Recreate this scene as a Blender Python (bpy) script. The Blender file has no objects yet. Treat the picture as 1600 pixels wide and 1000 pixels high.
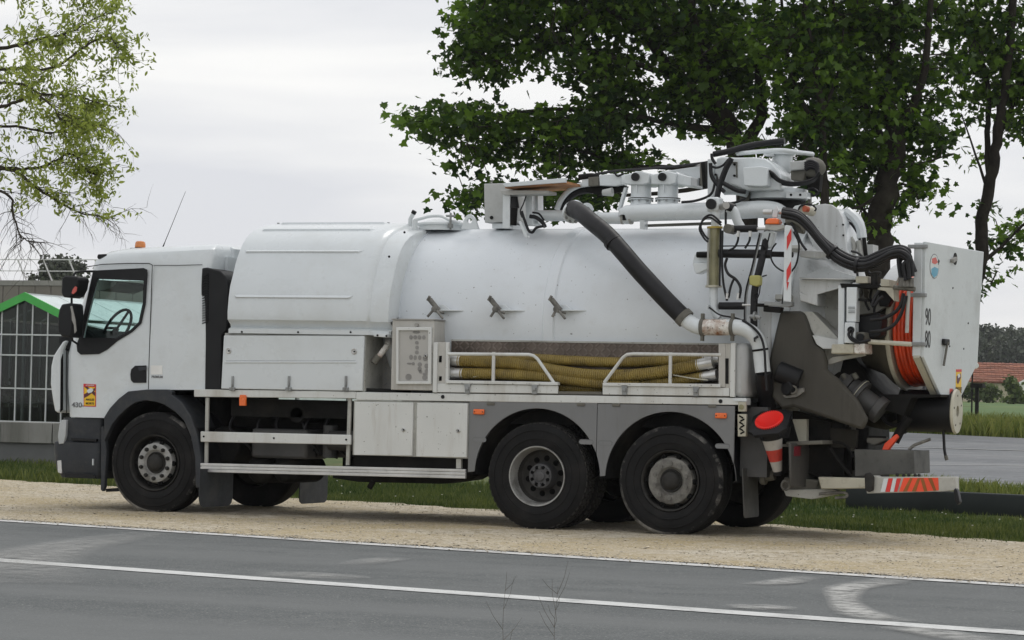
import bpy, bmesh, math, random
import numpy as np
from mathutils import Vector, Matrix
from mathutils.geometry import tessellate_polygon
random.seed(7); rng = np.random.default_rng(7)
SC = bpy.context.scene
COL = SC.collection
PI = math.pi

# ------------------------------------------------------------------ camera
CAM = Vector((14.1313, -24.3204, 1.2572)); YAW, PITCH, ROLL, FPX = 0.3953, 0.0293, 0.0235, 4231.6
_F = Vector((-math.sin(YAW)*math.cos(PITCH), math.cos(YAW)*math.cos(PITCH), math.sin(PITCH)))
_R0 = Vector((math.cos(YAW), math.sin(YAW), 0)); _U0 = _R0.cross(_F)
_R = _R0*math.cos(ROLL) + _U0*math.sin(ROLL); _U = -_R0*math.sin(ROLL) + _U0*math.cos(ROLL)
cd = bpy.data.cameras.new('camera'); cam = bpy.data.objects.new('camera', cd); COL.objects.link(cam)
cam.matrix_world = Matrix(((_R.x, _U.x, -_F.x, CAM.x), (_R.y, _U.y, -_F.y, CAM.y), (_R.z, _U.z, -_F.z, CAM.z), (0, 0, 0, 1)))
cd.sensor_width = 36; cd.lens = FPX/1600*36; cd.clip_start = 0.5; cd.clip_end = 3000
SC.camera = cam

# ------------------------------------------------------------------ overcast daylight
W = bpy.data.worlds.new('World'); SC.world = W; W.use_nodes = True
nt = W.node_tree; nt.nodes.clear()
SUN_EL, SUN_AZ = math.radians(60), math.radians(15)
sky = nt.nodes.new('ShaderNodeTexSky'); sky.sky_type = 'NISHITA'; sky.sun_disc = False
sky.sun_elevation = SUN_EL; sky.sun_rotation = SUN_AZ
bg1 = nt.nodes.new('ShaderNodeBackground'); bg1.inputs[1].default_value = 0.1
nt.links.new(sky.outputs[0], bg1.inputs[0])
tc = nt.nodes.new('ShaderNodeTexCoord'); mp = nt.nodes.new('ShaderNodeMapping')
mp.inputs['Scale'].default_value = (1, 1, 5.5)
nz = nt.nodes.new('ShaderNodeTexNoise'); nz.inputs['Scale'].default_value = 4.2; nz.inputs['Detail'].default_value = 5; nz.inputs['Roughness'].default_value = .5
nz.inputs['Distortion'].default_value = .25
rp = nt.nodes.new('ShaderNodeValToRGB')
rp.color_ramp.elements[0].position = .33; rp.color_ramp.elements[0].color = (.77, .78, .82, 1)
rp.color_ramp.elements[1].position = .63; rp.color_ramp.elements[1].color = (1.03, 1.02, 1.0, 1)
bg2 = nt.nodes.new('ShaderNodeBackground'); bg2.inputs[1].default_value = 1.0
mx = nt.nodes.new('ShaderNodeMixShader'); mx.inputs[0].default_value = .93
wo = nt.nodes.new('ShaderNodeOutputWorld')
L = nt.links
L.new(tc.outputs['Generated'], mp.inputs[0]); L.new(mp.outputs[0], nz.inputs[0]); L.new(nz.outputs[0], rp.inputs[0])
L.new(rp.outputs[0], bg2.inputs[0]); L.new(bg1.outputs[0], mx.inputs[1]); L.new(bg2.outputs[0], mx.inputs[2]); L.new(mx.outputs[0], wo.inputs[0])
sd = bpy.data.lights.new('sun', 'SUN'); sd.energy = .9; sd.angle = math.radians(25); sd.color = (1, .97, .92)
sun = bpy.data.objects.new('sun', sd); COL.objects.link(sun)
sun.rotation_euler = (math.radians(-30), 0, math.radians(-15))
SC.view_settings.view_transform = 'Standard'; SC.view_settings.look = 'None'
SC.view_settings.exposure = 0.0; SC.view_settings.gamma = 1
SC.cycles.max_bounces = 8; SC.cycles.transparent_max_bounces = 12

# ------------------------------------------------------------------ materials
MATS = {}
def mat(name, col, rough=.5, metal=0., var=.15, vs=3., dirt=None, dirtf=.0, ds=2., speck=0., bump=0., bs=40., coat=0., spec=.5, streak=False, emit=0, trans=0):
    if name in MATS: return MATS[name]
    m = bpy.data.materials.new(name); m.use_nodes = True; n = m.node_tree.nodes; l = m.node_tree.links
    b = n['Principled BSDF']; b.inputs['Roughness'].default_value = rough; b.inputs['Metallic'].default_value = metal
    b.inputs['Specular IOR Level'].default_value = spec
    if coat: b.inputs['Coat Weight'].default_value = coat; b.inputs['Coat Roughness'].default_value = .12
    tc = n.new('ShaderNodeTexCoord')
    def noise(scale, detail=6, r=.55, vec=None):
        t = n.new('ShaderNodeTexNoise'); t.inputs['Scale'].default_value = scale; t.inputs['Detail'].default_value = detail; t.inputs['Roughness'].default_value = r
        l.new(vec or tc.outputs['Object'], t.inputs['Vector']); return t
    def ramp(src, a, c, v0=0., v1=1.):
        r = n.new('ShaderNodeMapRange'); r.inputs[1].default_value = a; r.inputs[2].default_value = c; r.inputs[3].default_value = v0; r.inputs[4].default_value = v1
        l.new(src, r.inputs[0]); return r.outputs[0]
    def mix(f, a, bb):
        q = n.new('ShaderNodeMix'); q.data_type = 'RGBA'
        for k, s in ((0, f), (6, a), (7, bb)):
            if isinstance(s, (float, int)): q.inputs[k].default_value = s
            elif isinstance(s, tuple): q.inputs[k].default_value = (*s[:3], 1)
            else: l.new(s, q.inputs[k])
        return q.outputs[2]
    cur = mix(ramp(noise(vs).outputs[0], .3, .7), tuple(c*(1-var) for c in col), tuple(min(1, c*(1+var)) for c in col))
    if dirt:
        vec = tc.outputs['Object']
        if streak:
            mpn = n.new('ShaderNodeMapping'); mpn.inputs['Scale'].default_value = (1, 1, .12); l.new(vec, mpn.inputs[0]); vec = mpn.outputs[0]
        cur = mix(ramp(noise(ds, 8, .65, vec).outputs[0], .5, .75, 0, dirtf), cur, dirt)
        cur = mix(ramp(noise(ds*9, 5, .6, vec).outputs[0], .56, .8, 0, dirtf*.7), cur, dirt)
    if speck:
        cur = mix(ramp(noise(38, 2, .5).outputs[0], .74-speck*.1, .75-speck*.1, 0, .75), cur, (.06, .045, .03))
        vo = n.new('ShaderNodeTexVoronoi'); vo.inputs['Scale'].default_value = 9; l.new(tc.outputs['Object'], vo.inputs['Vector'])
        mk = n.new('ShaderNodeMath'); mk.operation = 'MULTIPLY'; l.new(ramp(vo.outputs['Distance'], .03, .05, 1, 0), mk.inputs[0]); l.new(ramp(noise(1.7).outputs[0], .55, .62), mk.inputs[1]); cur = mix(mk.outputs[0], cur, (.07, .055, .04))
    l.new(cur, b.inputs['Base Color'])
    rr = ramp(noise(vs*2.3).outputs[0], .3, .7, max(.02, rough-.08), min(1, rough+.1)); l.new(rr, b.inputs['Roughness'])
    if bump:
        bp = n.new('ShaderNodeBump'); bp.inputs['Strength'].default_value = bump; bp.inputs['Distance'].default_value = .01
        l.new(noise(bs, 6).outputs[0], bp.inputs['Height']); l.new(bp.outputs[0], b.inputs['Normal'])
    if emit:
        b.inputs['Emission Color'].default_value = (*col, 1); b.inputs['Emission Strength'].default_value = emit
    MATS[name] = m
    return m

M_W = mat('white_paint', (.66, .70, .72), .30, var=.03, vs=1.2, dirt=(.38, .37, .32), dirtf=.26, ds=1.4, coat=.4, speck=.0)
M_TANK = mat('tank_paint', (.68, .72, .755), .36, var=.03, vs=.8, dirt=(.40, .39, .36), dirtf=.25, ds=.9, speck=.05, coat=.25, bump=.15, bs=1.6)
M_WD = mat('worn_white_paint', (.64, .655, .64), .42, var=.06, vs=2, dirt=(.30, .25, .18), dirtf=.55, ds=2.2, speck=.2, streak=True)
M_DIRTW = mat('grimy_white_paint', (.42, .42, .39), .55, var=.12, vs=2, dirt=(.10, .09, .07), dirtf=.8, ds=1.6, speck=.1)
M_GRIME = mat('mud_coated_metal', (.030, .028, .023), .75, var=.4, vs=2.3, dirt=(.018, .016, .013), dirtf=.9, ds=2, bump=.3, spec=.15)
M_GREYM = mat('grey_mud_metal', (.15, .145, .125), .6, var=.2, vs=1.5, dirt=(.05, .045, .037), dirtf=.9, ds=1.5, spec=.25)
M_SPL = mat('splashed_metal', (.062, .058, .049), .6, var=.25, vs=1.5, dirt=(.035, .032, .026), dirtf=1., ds=2.2, streak=True, spec=.3)
M_REAR = mat('road_grimed_paint', (.58, .60, .605), .5, var=.05, vs=1.2, dirt=(.18, .17, .145), dirtf=.7, ds=1.9, streak=True, speck=.15)
M_BLK = mat('black_plastic', (.009, .0095, .011), .5, var=.25, bump=.1, spec=.3)
M_RUB = mat('hose_rubber', (.009, .009, .011), .45, var=.3, vs=8, spec=.35)
M_DK = mat('dark_chassis', (.012, .0118, .0115), .7, var=.4, vs=4, dirt=(.045, .04, .032), dirtf=.5, ds=3, bump=.2, spec=.15)
M_CREV = mat('crevice_black', (.004, .004, .004), .8, var=.1, spec=.1)  # near-black for seams and marks; also stands in for shade inside holes and gaps
M_GP = mat('grey_cab_plastic', (.034, .038, .044), .55, spec=.3, var=.15, vs=5, dirt=(.13, .12, .10), dirtf=.35, ds=3, bump=.1)
M_FEND = mat('grey_fender_plastic', (.185, .19, .195), .6, var=.06, vs=2, dirt=(.10, .095, .08), dirtf=.5, ds=1.6, streak=True)
M_TYRE = mat('tyre_rubber', (.0125, .0125, .013), .72, var=.25, vs=6, dirt=(.045, .042, .038), dirtf=.4, ds=3.5, bump=.2, bs=90, spec=.15)
M_SCUFF = mat('tread_rubber', (.036, .035, .033), .85, var=.5, vs=30, spec=.2)
M_RIM = mat('steel_rim', (.34, .34, .33), .5, .3, var=.2, vs=7, dirt=(.05, .045, .035), dirtf=.85, ds=5)
M_HUB = mat('grimy_hub', (.17, .165, .15), .6, .2, var=.4, vs=14, dirt=(.035, .03, .026), dirtf=.9, ds=9, bump=.3)
M_HUBD = mat('dark_hub', (.030, .029, .027), .7, .0, var=.4, vs=14, spec=.25)
M_ALU = mat('aluminium', (.62, .62, .61), .38, .75, var=.1, vs=5, dirt=(.2, .19, .16), dirtf=.4)
M_STEEL = mat('stainless_steel', (.36, .35, .33), .4, .6, var=.12, vs=4, dirt=(.16, .14, .11), dirtf=.5)
M_GALV = mat('galvanised_steel', (.30, .31, .31), .5, .5, var=.15, vs=6, dirt=(.1, .09, .07), dirtf=.5)
M_TREAD = mat('tread_plate', (.13, .105, .088), .45, .5, var=.25, vs=3, dirt=(.05, .04, .03), dirtf=.7)
M_OLIVE = mat('cloudy_tube', (.23, .215, .11), .35, var=.3, vs=5, coat=.5)
M_YEL = mat('yellow_hose', (.26, .19, .048), .5, var=.22, vs=5, dirt=(.10, .075, .035), dirtf=.8, ds=6)
M_YELP = mat('faded_yellow_plastic', (.42, .40, .13), .5, var=.15)
M_ORG = mat('orange_hose', (.78, .075, .018), .4, var=.3, vs=5, coat=.3)
M_ORGL = mat('orange_lens', (.85, .15, .015), .25, var=.12, coat=.6)
M_RED = mat('red_reflective', (.62, .035, .03), .35, var=.15)
M_ORGR = mat('orange_reflective', (.85, .085, .03), .4, var=.1)
M_OLR = mat('brown_stripe', (.28, .10, .015), .5, var=.2)
M_CONE = mat('cone_red', (.95, .04, .03), .45, var=.06)
M_CONEW = mat('cone_white_band', (.42, .40, .37), .5, var=.1, dirt=(.2, .18, .14), dirtf=.5)
M_RUST = mat('rusty_white_pipe', (.72, .70, .66), .45, var=.08, dirt=(.22, .085, .02), dirtf=1.6, ds=5, speck=1)
M_PLY = mat('plywood', (.42, .20, .08), .6, var=.3, vs=9, dirt=(.10, .03, .02), dirtf=.6)
M_CREAM = mat('cream_flange', (.50, .48, .39), .5, var=.1, dirt=(.15, .12, .08), dirtf=.6)
M_INT = mat('cab_interior', (.02, .021, .023), .8, var=.3, spec=.2)
M_STICKY = mat('sticker_yellow', (.83, .52, .02), .4, var=.04)
M_STICKR = mat('sticker_red', (.60, .03, .04), .4, var=.04)
M_STICKP = mat('sticker_dark', (.10, .02, .03), .4, var=.04)
M_INK = mat('black_lettering', (.015, .015, .015), .5, var=.05)
M_INKG = mat('grey_lettering', (.16, .165, .17), .5, var=.3, vs=40)
M_BLUE = mat('blue_print', (.10, .35, .50), .4, var=.1)
M_PINK = mat('red_print', (.62, .12, .10), .4, var=.1)

def glass_mat(name, tint, f=.16, rough=.02):
    m = bpy.data.materials.new(name); m.use_nodes = True; n = m.node_tree.nodes; l = m.node_tree.links; n.clear()
    t = n.new('ShaderNodeBsdfTransparent'); t.inputs[0].default_value = (*tint, 1)
    g = n.new('ShaderNodeBsdfGlossy'); g.inputs['Roughness'].default_value = rough; g.inputs[0].default_value = (1, 1, 1, 1)
    fr = n.new('ShaderNodeLayerWeight'); pw_ = n.new('ShaderNodeMath'); pw_.operation = 'POWER'; pw_.inputs[1].default_value = 5; l.new(fr.outputs['Facing'], pw_.inputs[0])
    ad = n.new('ShaderNodeMath'); ad.operation = 'ADD'; ad.inputs[1].default_value = f+.02; l.new(pw_.outputs[0], ad.inputs[0])
    x = n.new('ShaderNodeMixShader'); o = n.new('ShaderNodeOutputMaterial')
    l.new(ad.outputs[0], x.inputs[0]); l.new(t.outputs[0], x.inputs[1]); l.new(g.outputs[0], x.inputs[2]); l.new(x.outputs[0], o.inputs[0])
    return m
M_GLASS = glass_mat('cab_glass', (.82, .91, .895), .0)
M_GHG = glass_mat('greenhouse_glass', (.50, .53, .52), .0, .03)

# ------------------------------------------------------------------ mesh helpers
def ray(u, v): return _F + _R*((u-800)/FPX) - _U*((v-500)/FPX)
def p(u, v, Y=0.):                      # point of the photograph's sight line on the real plane at depth Y
    d = ray(u, v); t = (Y-CAM.y)/d.y; return CAM + d*t
def px(u, v, X):
    d = ray(u, v); t = (X-CAM.x)/d.x; return CAM + d*t
def pd(u, v, D): return CAM + ray(u, v)*D

class MB:
    def __init__(s): s.v = []; s.f = []; s.sm = []
    def add(s, vs, fs, smooth=False):
        o = len(s.v); s.v += [tuple(x) for x in vs]; s.f += [tuple(i+o for i in f) for f in fs]; s.sm += [smooth]*len(fs); return s
    def box(s, x0, x1, y0, y1, z0, z1):
        vs = [(x, y, z) for z in (z0, z1) for y in (y0, y1) for x in (x0, x1)]
        return s.add(vs, [(0, 2, 3, 1), (4, 5, 7, 6), (0, 1, 5, 4), (2, 6, 7, 3), (0, 4, 6, 2), (1, 3, 7, 5)])
    def obox(s, c, dims, rot=None):
        c = Vector(c); vs = []
        for z in (-.5, .5):
            for y in (-.5, .5):
                for x in (-.5, .5):
                    q = Vector((x*dims[0], y*dims[1], z*dims[2])); vs.append(c + (rot @ q if rot else q))
        return s.add(vs, [(0, 2, 3, 1), (4, 5, 7, 6), (0, 1, 5, 4), (2, 6, 7, 3), (0, 4, 6, 2), (1, 3, 7, 5)])
    def beam(s, a, b, w, h, up=(0, 0, 1)):
        a = Vector(a); b = Vector(b); d = (b-a); ln = d.length; d.normalize(); up = Vector(up)
        y = up.cross(d)
        if y.length < 1e-4: y = Vector((0, 1, 0)).cross(d)
        y.normalize(); z = d.cross(y)
        r = Matrix((d, y, z)).transposed()
        return s.obox((a+b)/2, (ln, w, h), r)
    def tube(s, pts, r, n=10, cap=True, smooth=True):
        pts = [Vector(q) for q in pts]; m = len(pts); rs = r if isinstance(r, (list, tuple)) else [r]*m
        t0 = (pts[1]-pts[0]).normalized(); a = Vector((0, 0, 1)) if abs(t0.z) < .9 else Vector((0, 1, 0))
        nrm = (a - t0*a.dot(t0)).normalized(); vs = []; prev = t0
        for i in range(m):
            if i == 0: t = t0
            elif i == m-1: t = (pts[i]-pts[i-1]).normalized()
            else:
                t = (pts[i+1]-pts[i]).normalized() + (pts[i]-pts[i-1]).normalized()
                t = t.normalized() if t.length > 1e-6 else prev
            nrm = (nrm - t*nrm.dot(t)); nrm = nrm.normalized() if nrm.length > 1e-6 else Vector((0, 1, 0)); bn = t.cross(nrm); prev = t
            for k in range(n):
                an = 2*PI*k/n; vs.append(pts[i] + (nrm*math.cos(an) + bn*math.sin(an))*rs[i])
        fs = [(i*n+k, i*n+(k+1) % n, (i+1)*n+(k+1) % n, (i+1)*n+k) for i in range(m-1) for k in range(n)]
        s.add(vs, fs, smooth)
        if cap: s.add(vs[:n], [tuple(range(n))[::-1]]); s.add(vs[-n:], [tuple(range(n))])
        return s
    def cyl(s, a, b, r, n=16, r2=None): return s.tube([a, b], [r, r if r2 is None else r2], n)
    def lathe(s, prof, c, axis='Y', n=48, smooth=True, a0=0, a1=2*PI):      # prof: (along, radius)
        c = Vector(c); full = abs(a1-a0-2*PI) < 1e-6; nn = n if full else n+1; vs = []
        for (h, r) in prof:
            for k in range(nn):
                t = a0+(a1-a0)*k/n; ca, sa = r*math.cos(t), r*math.sin(t)
                vs.append(c + (Vector((ca, h, sa)) if axis == 'Y' else Vector((h, ca, sa)) if axis == 'X' else Vector((ca, sa, h))))
        fs = []
        for i in range(len(prof)-1):
            for k in range(n if full else nn-1):
                k2 = (k+1) % nn; fs.append((i*nn+k, i*nn+k2, (i+1)*nn+k2, (i+1)*nn+k))
        return s.add(vs, fs, smooth)
    def prism(s, poly, y0, y1):            # polygon in the XZ plane, extruded along Y
        n = len(poly); q = [(a[0], a[-1]) for a in poly]
        vs = [(x, y0, z) for x, z in q] + [(x, y1, z) for x, z in q]
        return s.add(vs, [tuple(range(n))[::-1], tuple(range(n, 2*n))] + [(i, (i+1) % n, n+(i+1) % n, n+i) for i in range(n)])
    def prismx(s, poly, x0, x1):           # polygon in the YZ plane, extruded along X
        n = len(poly); vs = [(x0, y, z) for y, z in poly] + [(x1, y, z) for y, z in poly]
        return s.add(vs, [tuple(range(n))[::-1], tuple(range(n, 2*n))] + [(i, (i+1) % n, n+(i+1) % n, n+i) for i in range(n)])
    def prismz(s, poly, z0, z1):
        n = len(poly); vs = [(x, y, z0) for x, y in poly] + [(x, y, z1) for x, y in poly]
        return s.add(vs, [tuple(range(n))[::-1], tuple(range(n, 2*n))] + [(i, (i+1) % n, n+(i+1) % n, n+i) for i in range(n)])
    def holed(s, outer, holes, y0, y1):    # XZ plate with holes
        loops = [outer]+holes; L3 = [[Vector((a[0], 0, a[-1])) for a in lp] for lp in loops]
        tr = tessellate_polygon([[Vector((q.x, q.z, 0)) for q in lp] for lp in L3]); flat = [q for lp in L3 for q in lp]; n = len(flat)
        vs = [(q.x, y0, q.z) for q in flat]+[(q.x, y1, q.z) for q in flat]
        fs = [tuple(t) for t in tr]+[tuple(i+n for i in t) for t in tr]; o = 0
        for lp in L3:
            m = len(lp); fs += [(o+i, o+(i+1) % m, n+o+(i+1) % m, n+o+i) for i in range(m)]; o += m
        return s.add(vs, fs)
    def sheet(s, rows, smooth=True):       # grid of points
        n = len(rows[0]); vs = [q for r in rows for q in r]
        return s.add(vs, [(i*n+k, i*n+k+1, (i+1)*n+k+1, (i+1)*n+k) for i in range(len(rows)-1) for k in range(n-1)], smooth)
    def sphere(s, c, r, n=14, sq=(1, 1, 1)):
        c = Vector(c); rows = []
        for i in range(n//2+1):
            a = PI*i/(n//2); rows.append([c+Vector((r*sq[0]*math.sin(a)*math.cos(2*PI*k/n), r*sq[1]*math.sin(a)*math.sin(2*PI*k/n), r*sq[2]*math.cos(a))) for k in range(n+1)])
        return s.sheet(rows)
    def mesh(s, name, mt, fix=True):
        me = bpy.data.meshes.new(name); me.from_pydata(s.v, [], s.f)
        me.polygons.foreach_set('use_smooth', s.sm)
        if fix:
            b = bmesh.new(); b.from_mesh(me); bmesh.ops.remove_doubles(b, verts=b.verts, dist=1e-5); bmesh.ops.recalc_face_normals(b, faces=b.faces); b.to_mesh(me); b.free()
        me.set_sharp_from_angle(angle=math.radians(38))
        if mt: me.materials.append(mt)
        me.update(); return me
    def build(s, name, mt, parent=None, bev=0, fix=True, **kw):
        o = bpy.data.objects.new(name, s.mesh(name, mt, fix)); COL.objects.link(o)
        if bev:
            md = o.modifiers.new('bevel', 'BEVEL'); md.width = bev; md.segments = 2; md.limit_method = 'ANGLE'; md.angle_limit = math.radians(40)
        return tie(o, parent, **kw)
def tie(o, parent=None, label=None, cat=None, group=None, kind=None):
    if parent:
        o.parent = parent
        q = parent; off = Vector((0, 0, 0))
        while q: off += q.location; q = q.parent
        o.location = o.location - off
    if label: o['label'] = label
    if cat: o['category'] = cat
    if group: o['group'] = group
    if kind: o['kind'] = kind
    return o
def thing(name, loc, label, cat, group=None):
    o = bpy.data.objects.new(name, None); o.empty_display_size = .2; o.location = loc; COL.objects.link(o)
    return tie(o, None, label, cat, group)
def arc(cx, cz, r, a0, a1, n=24): return [(cx+r*math.cos(math.radians(a0+(a1-a0)*i/n)), cz+r*math.sin(math.radians(a0+(a1-a0)*i/n))) for i in range(n+1)]
def spline(pts, k=8):
    pts = [Vector(q) for q in pts]; P_ = [pts[0]*2-pts[1]]+pts+[pts[-1]*2-pts[-2]]; out = []
    for i in range(1, len(P_)-2):
        a, b, c, d = P_[i-1:i+3]
        for j in range(k):
            t = j/k; out.append(.5*((2*b)+(c-a)*t+(2*a-5*b+4*c-d)*t*t+(3*b-a-3*c+d)*t**3))
    out.append(pts[-1]); return out
def text(body, size, mt, parent, M, name='lettering', w=1., bold=0., cx=True):
    c = bpy.data.curves.new(name, 'FONT'); c.body = body; c.size = size; c.extrude = .001; c.offset = bold
    c.align_x = 'CENTER' if cx else 'LEFT'; c.align_y = 'CENTER'
    o = bpy.data.objects.new(name, c); COL.objects.link(o); bpy.context.view_layer.update()
    me = bpy.data.meshes.new_from_object(o.evaluated_get(bpy.context.evaluated_depsgraph_get())); bpy.data.objects.remove(o)
    me.transform(M @ Matrix.Diagonal((w, 1, 1, 1))); me.materials.clear(); me.materials.append(mt)
    o = bpy.data.objects.new(name, me); COL.objects.link(o); return tie(o, parent)
def face_side(x, y, z): return Matrix.Translation((x, y, z)) @ Matrix.Rotation(PI/2, 4, 'X')
def face_rear(x, y, z): return Matrix.Translation((x, y, z)) @ Matrix.Rotation(PI/2, 4, 'Z') @ Matrix.Rotation(PI/2, 4, 'X')
def boolean(o, cutters):
    for c in cutters:
        md = o.modifiers.new('b', 'BOOLEAN'); md.object = c; md.operation = 'DIFFERENCE'; md.solver = 'EXACT'
    bpy.context.view_layer.update()
    me = bpy.data.meshes.new_from_object(o.evaluated_get(bpy.context.evaluated_depsgraph_get()))
    o.modifiers.clear(); o.data = me
    for c in cutters: bpy.data.objects.remove(c)
    me.set_sharp_from_angle(angle=math.radians(30)); return o

# ------------------------------------------------------------------ ground
def terrain(x, y):
    z = 0.
    if y > 7: z += .022*(min(y, 42)-7)
    if y > 42: z += .008*(min(y, 320)-42)
    if y > 320: z += .004*(y-320)
    k = ((x-14)/max(1., y+24.3)+.56)/.14; k = min(1., max(0., k)); return z*k*k*(3-2*k)
def gp(u, v):                            # where the sight line meets the terrain
    d = ray(u, v); lo, t = 5., 5.
    while t < 900:
        q = CAM+d*t
        if q.z < terrain(q.x, q.y): break
        lo = t; t *= 1.01
    for _ in range(30):
        m = (lo+t)/2; q = CAM+d*m
        if q.z < terrain(q.x, q.y): t = m
        else: lo = m
    return CAM+d*t

# ------------------------------------------------------------------ ground materials
def ground_mat(name, cols, scales, rough=.9, bump=.4, bs=60, stones=None, wear=None):
    m = bpy.data.materials.new(name); m.use_nodes = True; n = m.node_tree.nodes; l = m.node_tree.links
    b = n['Principled BSDF']; b.inputs['Roughness'].default_value = rough; b.inputs['Specular IOR Level'].default_value = .3
    tc = n.new('ShaderNodeTexCoord'); cur = None
    for i, (c, s) in enumerate(zip(cols, scales)):
        if cur is None:
            r = n.new('ShaderNodeRGB'); r.outputs[0].default_value = (*c, 1); cur = r.outputs[0]; continue
        t = n.new('ShaderNodeTexNoise'); t.inputs['Scale'].default_value = s; t.inputs['Detail'].default_value = 8; t.inputs['Roughness'].default_value = .6
        l.new(tc.outputs['Object'], t.inputs[0])
        mr = n.new('ShaderNodeMapRange'); mr.inputs[1].default_value = .42; mr.inputs[2].default_value = .64; l.new(t.outputs[0], mr.inputs[0])
        q = n.new('ShaderNodeMix'); q.data_type = 'RGBA'; l.new(mr.outputs[0], q.inputs[0]); l.new(cur, q.inputs[6]); q.inputs[7].default_value = (*c, 1); cur = q.outputs[2]
    if stones:
        for (sc, lo, hi, amt, c) in stones:
            vo = n.new('ShaderNodeTexVoronoi'); vo.inputs['Scale'].default_value = sc; l.new(tc.outputs['Object'], vo.inputs[0])
            sx = n.new('ShaderNodeSeparateColor'); l.new(vo.outputs['Color'], sx.inputs[0])
            mr = n.new('ShaderNodeMapRange'); mr.inputs[1].default_value = lo; mr.inputs[2].default_value = hi; mr.inputs[4].default_value = amt; l.new(sx.outputs[0], mr.inputs[0])
            q = n.new('ShaderNodeMix'); q.data_type = 'RGBA'; l.new(mr.outputs[0], q.inputs[0]); l.new(cur, q.inputs[6]); q.inputs[7].default_value = (*c, 1); cur = q.outputs[2]
    if wear:                                # long worn lanes along the road
        mp = n.new('ShaderNodeMapping'); mp.inputs['Rotation'].default_value = (0, 0, wear[0]); mp.inputs['Scale'].default_value = (.03, .55, 1)
        l.new(tc.outputs['Object'], mp.inputs[0])
        t = n.new('ShaderNodeTexNoise'); t.inputs['Scale'].default_value = 1.6; t.inputs['Detail'].default_value = 4; l.new(mp.outputs[0], t.inputs[0])
        mr = n.new('ShaderNodeMapRange'); mr.inputs[1].default_value = .40; mr.inputs[2].default_value = .66; mr.inputs[4].default_value = .75; l.new(t.outputs[0], mr.inputs[0])
        q = n.new('ShaderNodeMix'); q.data_type = 'RGBA'; l.new(mr.outputs[0], q.inputs[0]); l.new(cur, q.inputs[6]); q.inputs[7].default_value = (*wear[1], 1); cur = q.outputs[2]
    l.new(cur, b.inputs['Base Color'])
    t = n.new('ShaderNodeTexNoise'); t.inputs['Scale'].default_value = bs; t.inputs['Detail'].default_value = 6; l.new(tc.outputs['Object'], t.inputs[0])
    bp = n.new('ShaderNodeBump'); bp.inputs['Strength'].default_value = bump; bp.inputs['Distance'].default_value = .03
    l.new(t.outputs[0], bp.inputs['Height']); l.new(bp.outputs[0], b.inputs['Normal'])
    return m
G_GRASS = ground_mat('grass_ground', [(.075, .105, .030), (.045, .07, .018), (.13, .12, .05), (.055, .095, .022)], [0, .6, 2.5, .12], bs=30)
G_FIELD = ground_mat('field_ground', [(.085, .15, .045), (.06, .115, .035), (.12, .17, .05)], [0, .15, .03], bs=8)
G_GRAV = ground_mat('gravel', [(.55, .49, .385), (.64, .59, .49), (.36, .30, .20), (.46, .375, .225)], [0, 1.1, 7.5, .45], bs=85, bump=.6,
                    stones=[(90, .74, .84, .45, (.30, .25, .17)), (70, .86, .93, .6, (.76, .72, .65)), (48, .965, .975, .6, (.16, .13, .085))])
G_ROAD = ground_mat('asphalt', [(.112, .121, .122), (.138, .147, .147), (.095, .104, .105)], [0, .5, 3.], rough=.85, bs=160, bump=.35,
                    stones=[(110, .0, .25, .0, (.07, .07, .07)), (120, .70, .85, .45, (.25, .26, .26)), (85, .90, .95, .45, (.055, .058, .06)), (90, .985, .99, .6, (.40, .40, .38))], wear=(.22, (.165, .173, .173)))
G_ROAD2 = ground_mat('side_road_asphalt', [(.17, .18, .19), (.215, .225, .235), (.15, .155, .165)], [0, .2, 2.], rough=.85, bs=90, bump=.2,
                     stones=[(20, .97, .98, .5, (.36, .36, .35))], wear=(.1, (.25, .255, .26)))
M_LINE = mat('road_paint', (.60, .61, .60), .6, var=.08, vs=6, dirt=(.16, .16, .16), dirtf=.8, ds=3.2, speck=.3)
M_EDGE = mat('worn_edge_paint', (.60, .60, .59), .7, var=.2, vs=6, dirt=(.16, .16, .16), dirtf=.9, ds=2.2)

# ground: one sheet to the horizon
ys = sorted(set([-80, -40, -20, -10, -5, 0, 3, 5, 7, 9, 12, 16, 20, 25, 30, 36, 42, 55, 75, 100, 140, 200, 260, 320, 420, 600, 900, 1300]))
xs = [-760, -600, -400, -200, -120, -80, -70, -60, -50, -44, -38, -32, -26, -20, -16, -12, -6, 0, 4, 8, 12, 16, 24, 40, 70, 120, 250, 500, 760]
MB().sheet([[(x, y, terrain(x, y)-.03) for x in xs] for y in ys], False).build('ground', G_GRASS, kind='structure')
MB().sheet([[(x, y, terrain(x, y)+.03) for x in [-740, -400, -200, -120, -60, -20, 20, 60, 120, 300, 740]] for y in [60, 75, 100, 140, 200, 260, 320, 420, 600, 900]], False).build('field', G_FIELD, kind='structure')

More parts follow.
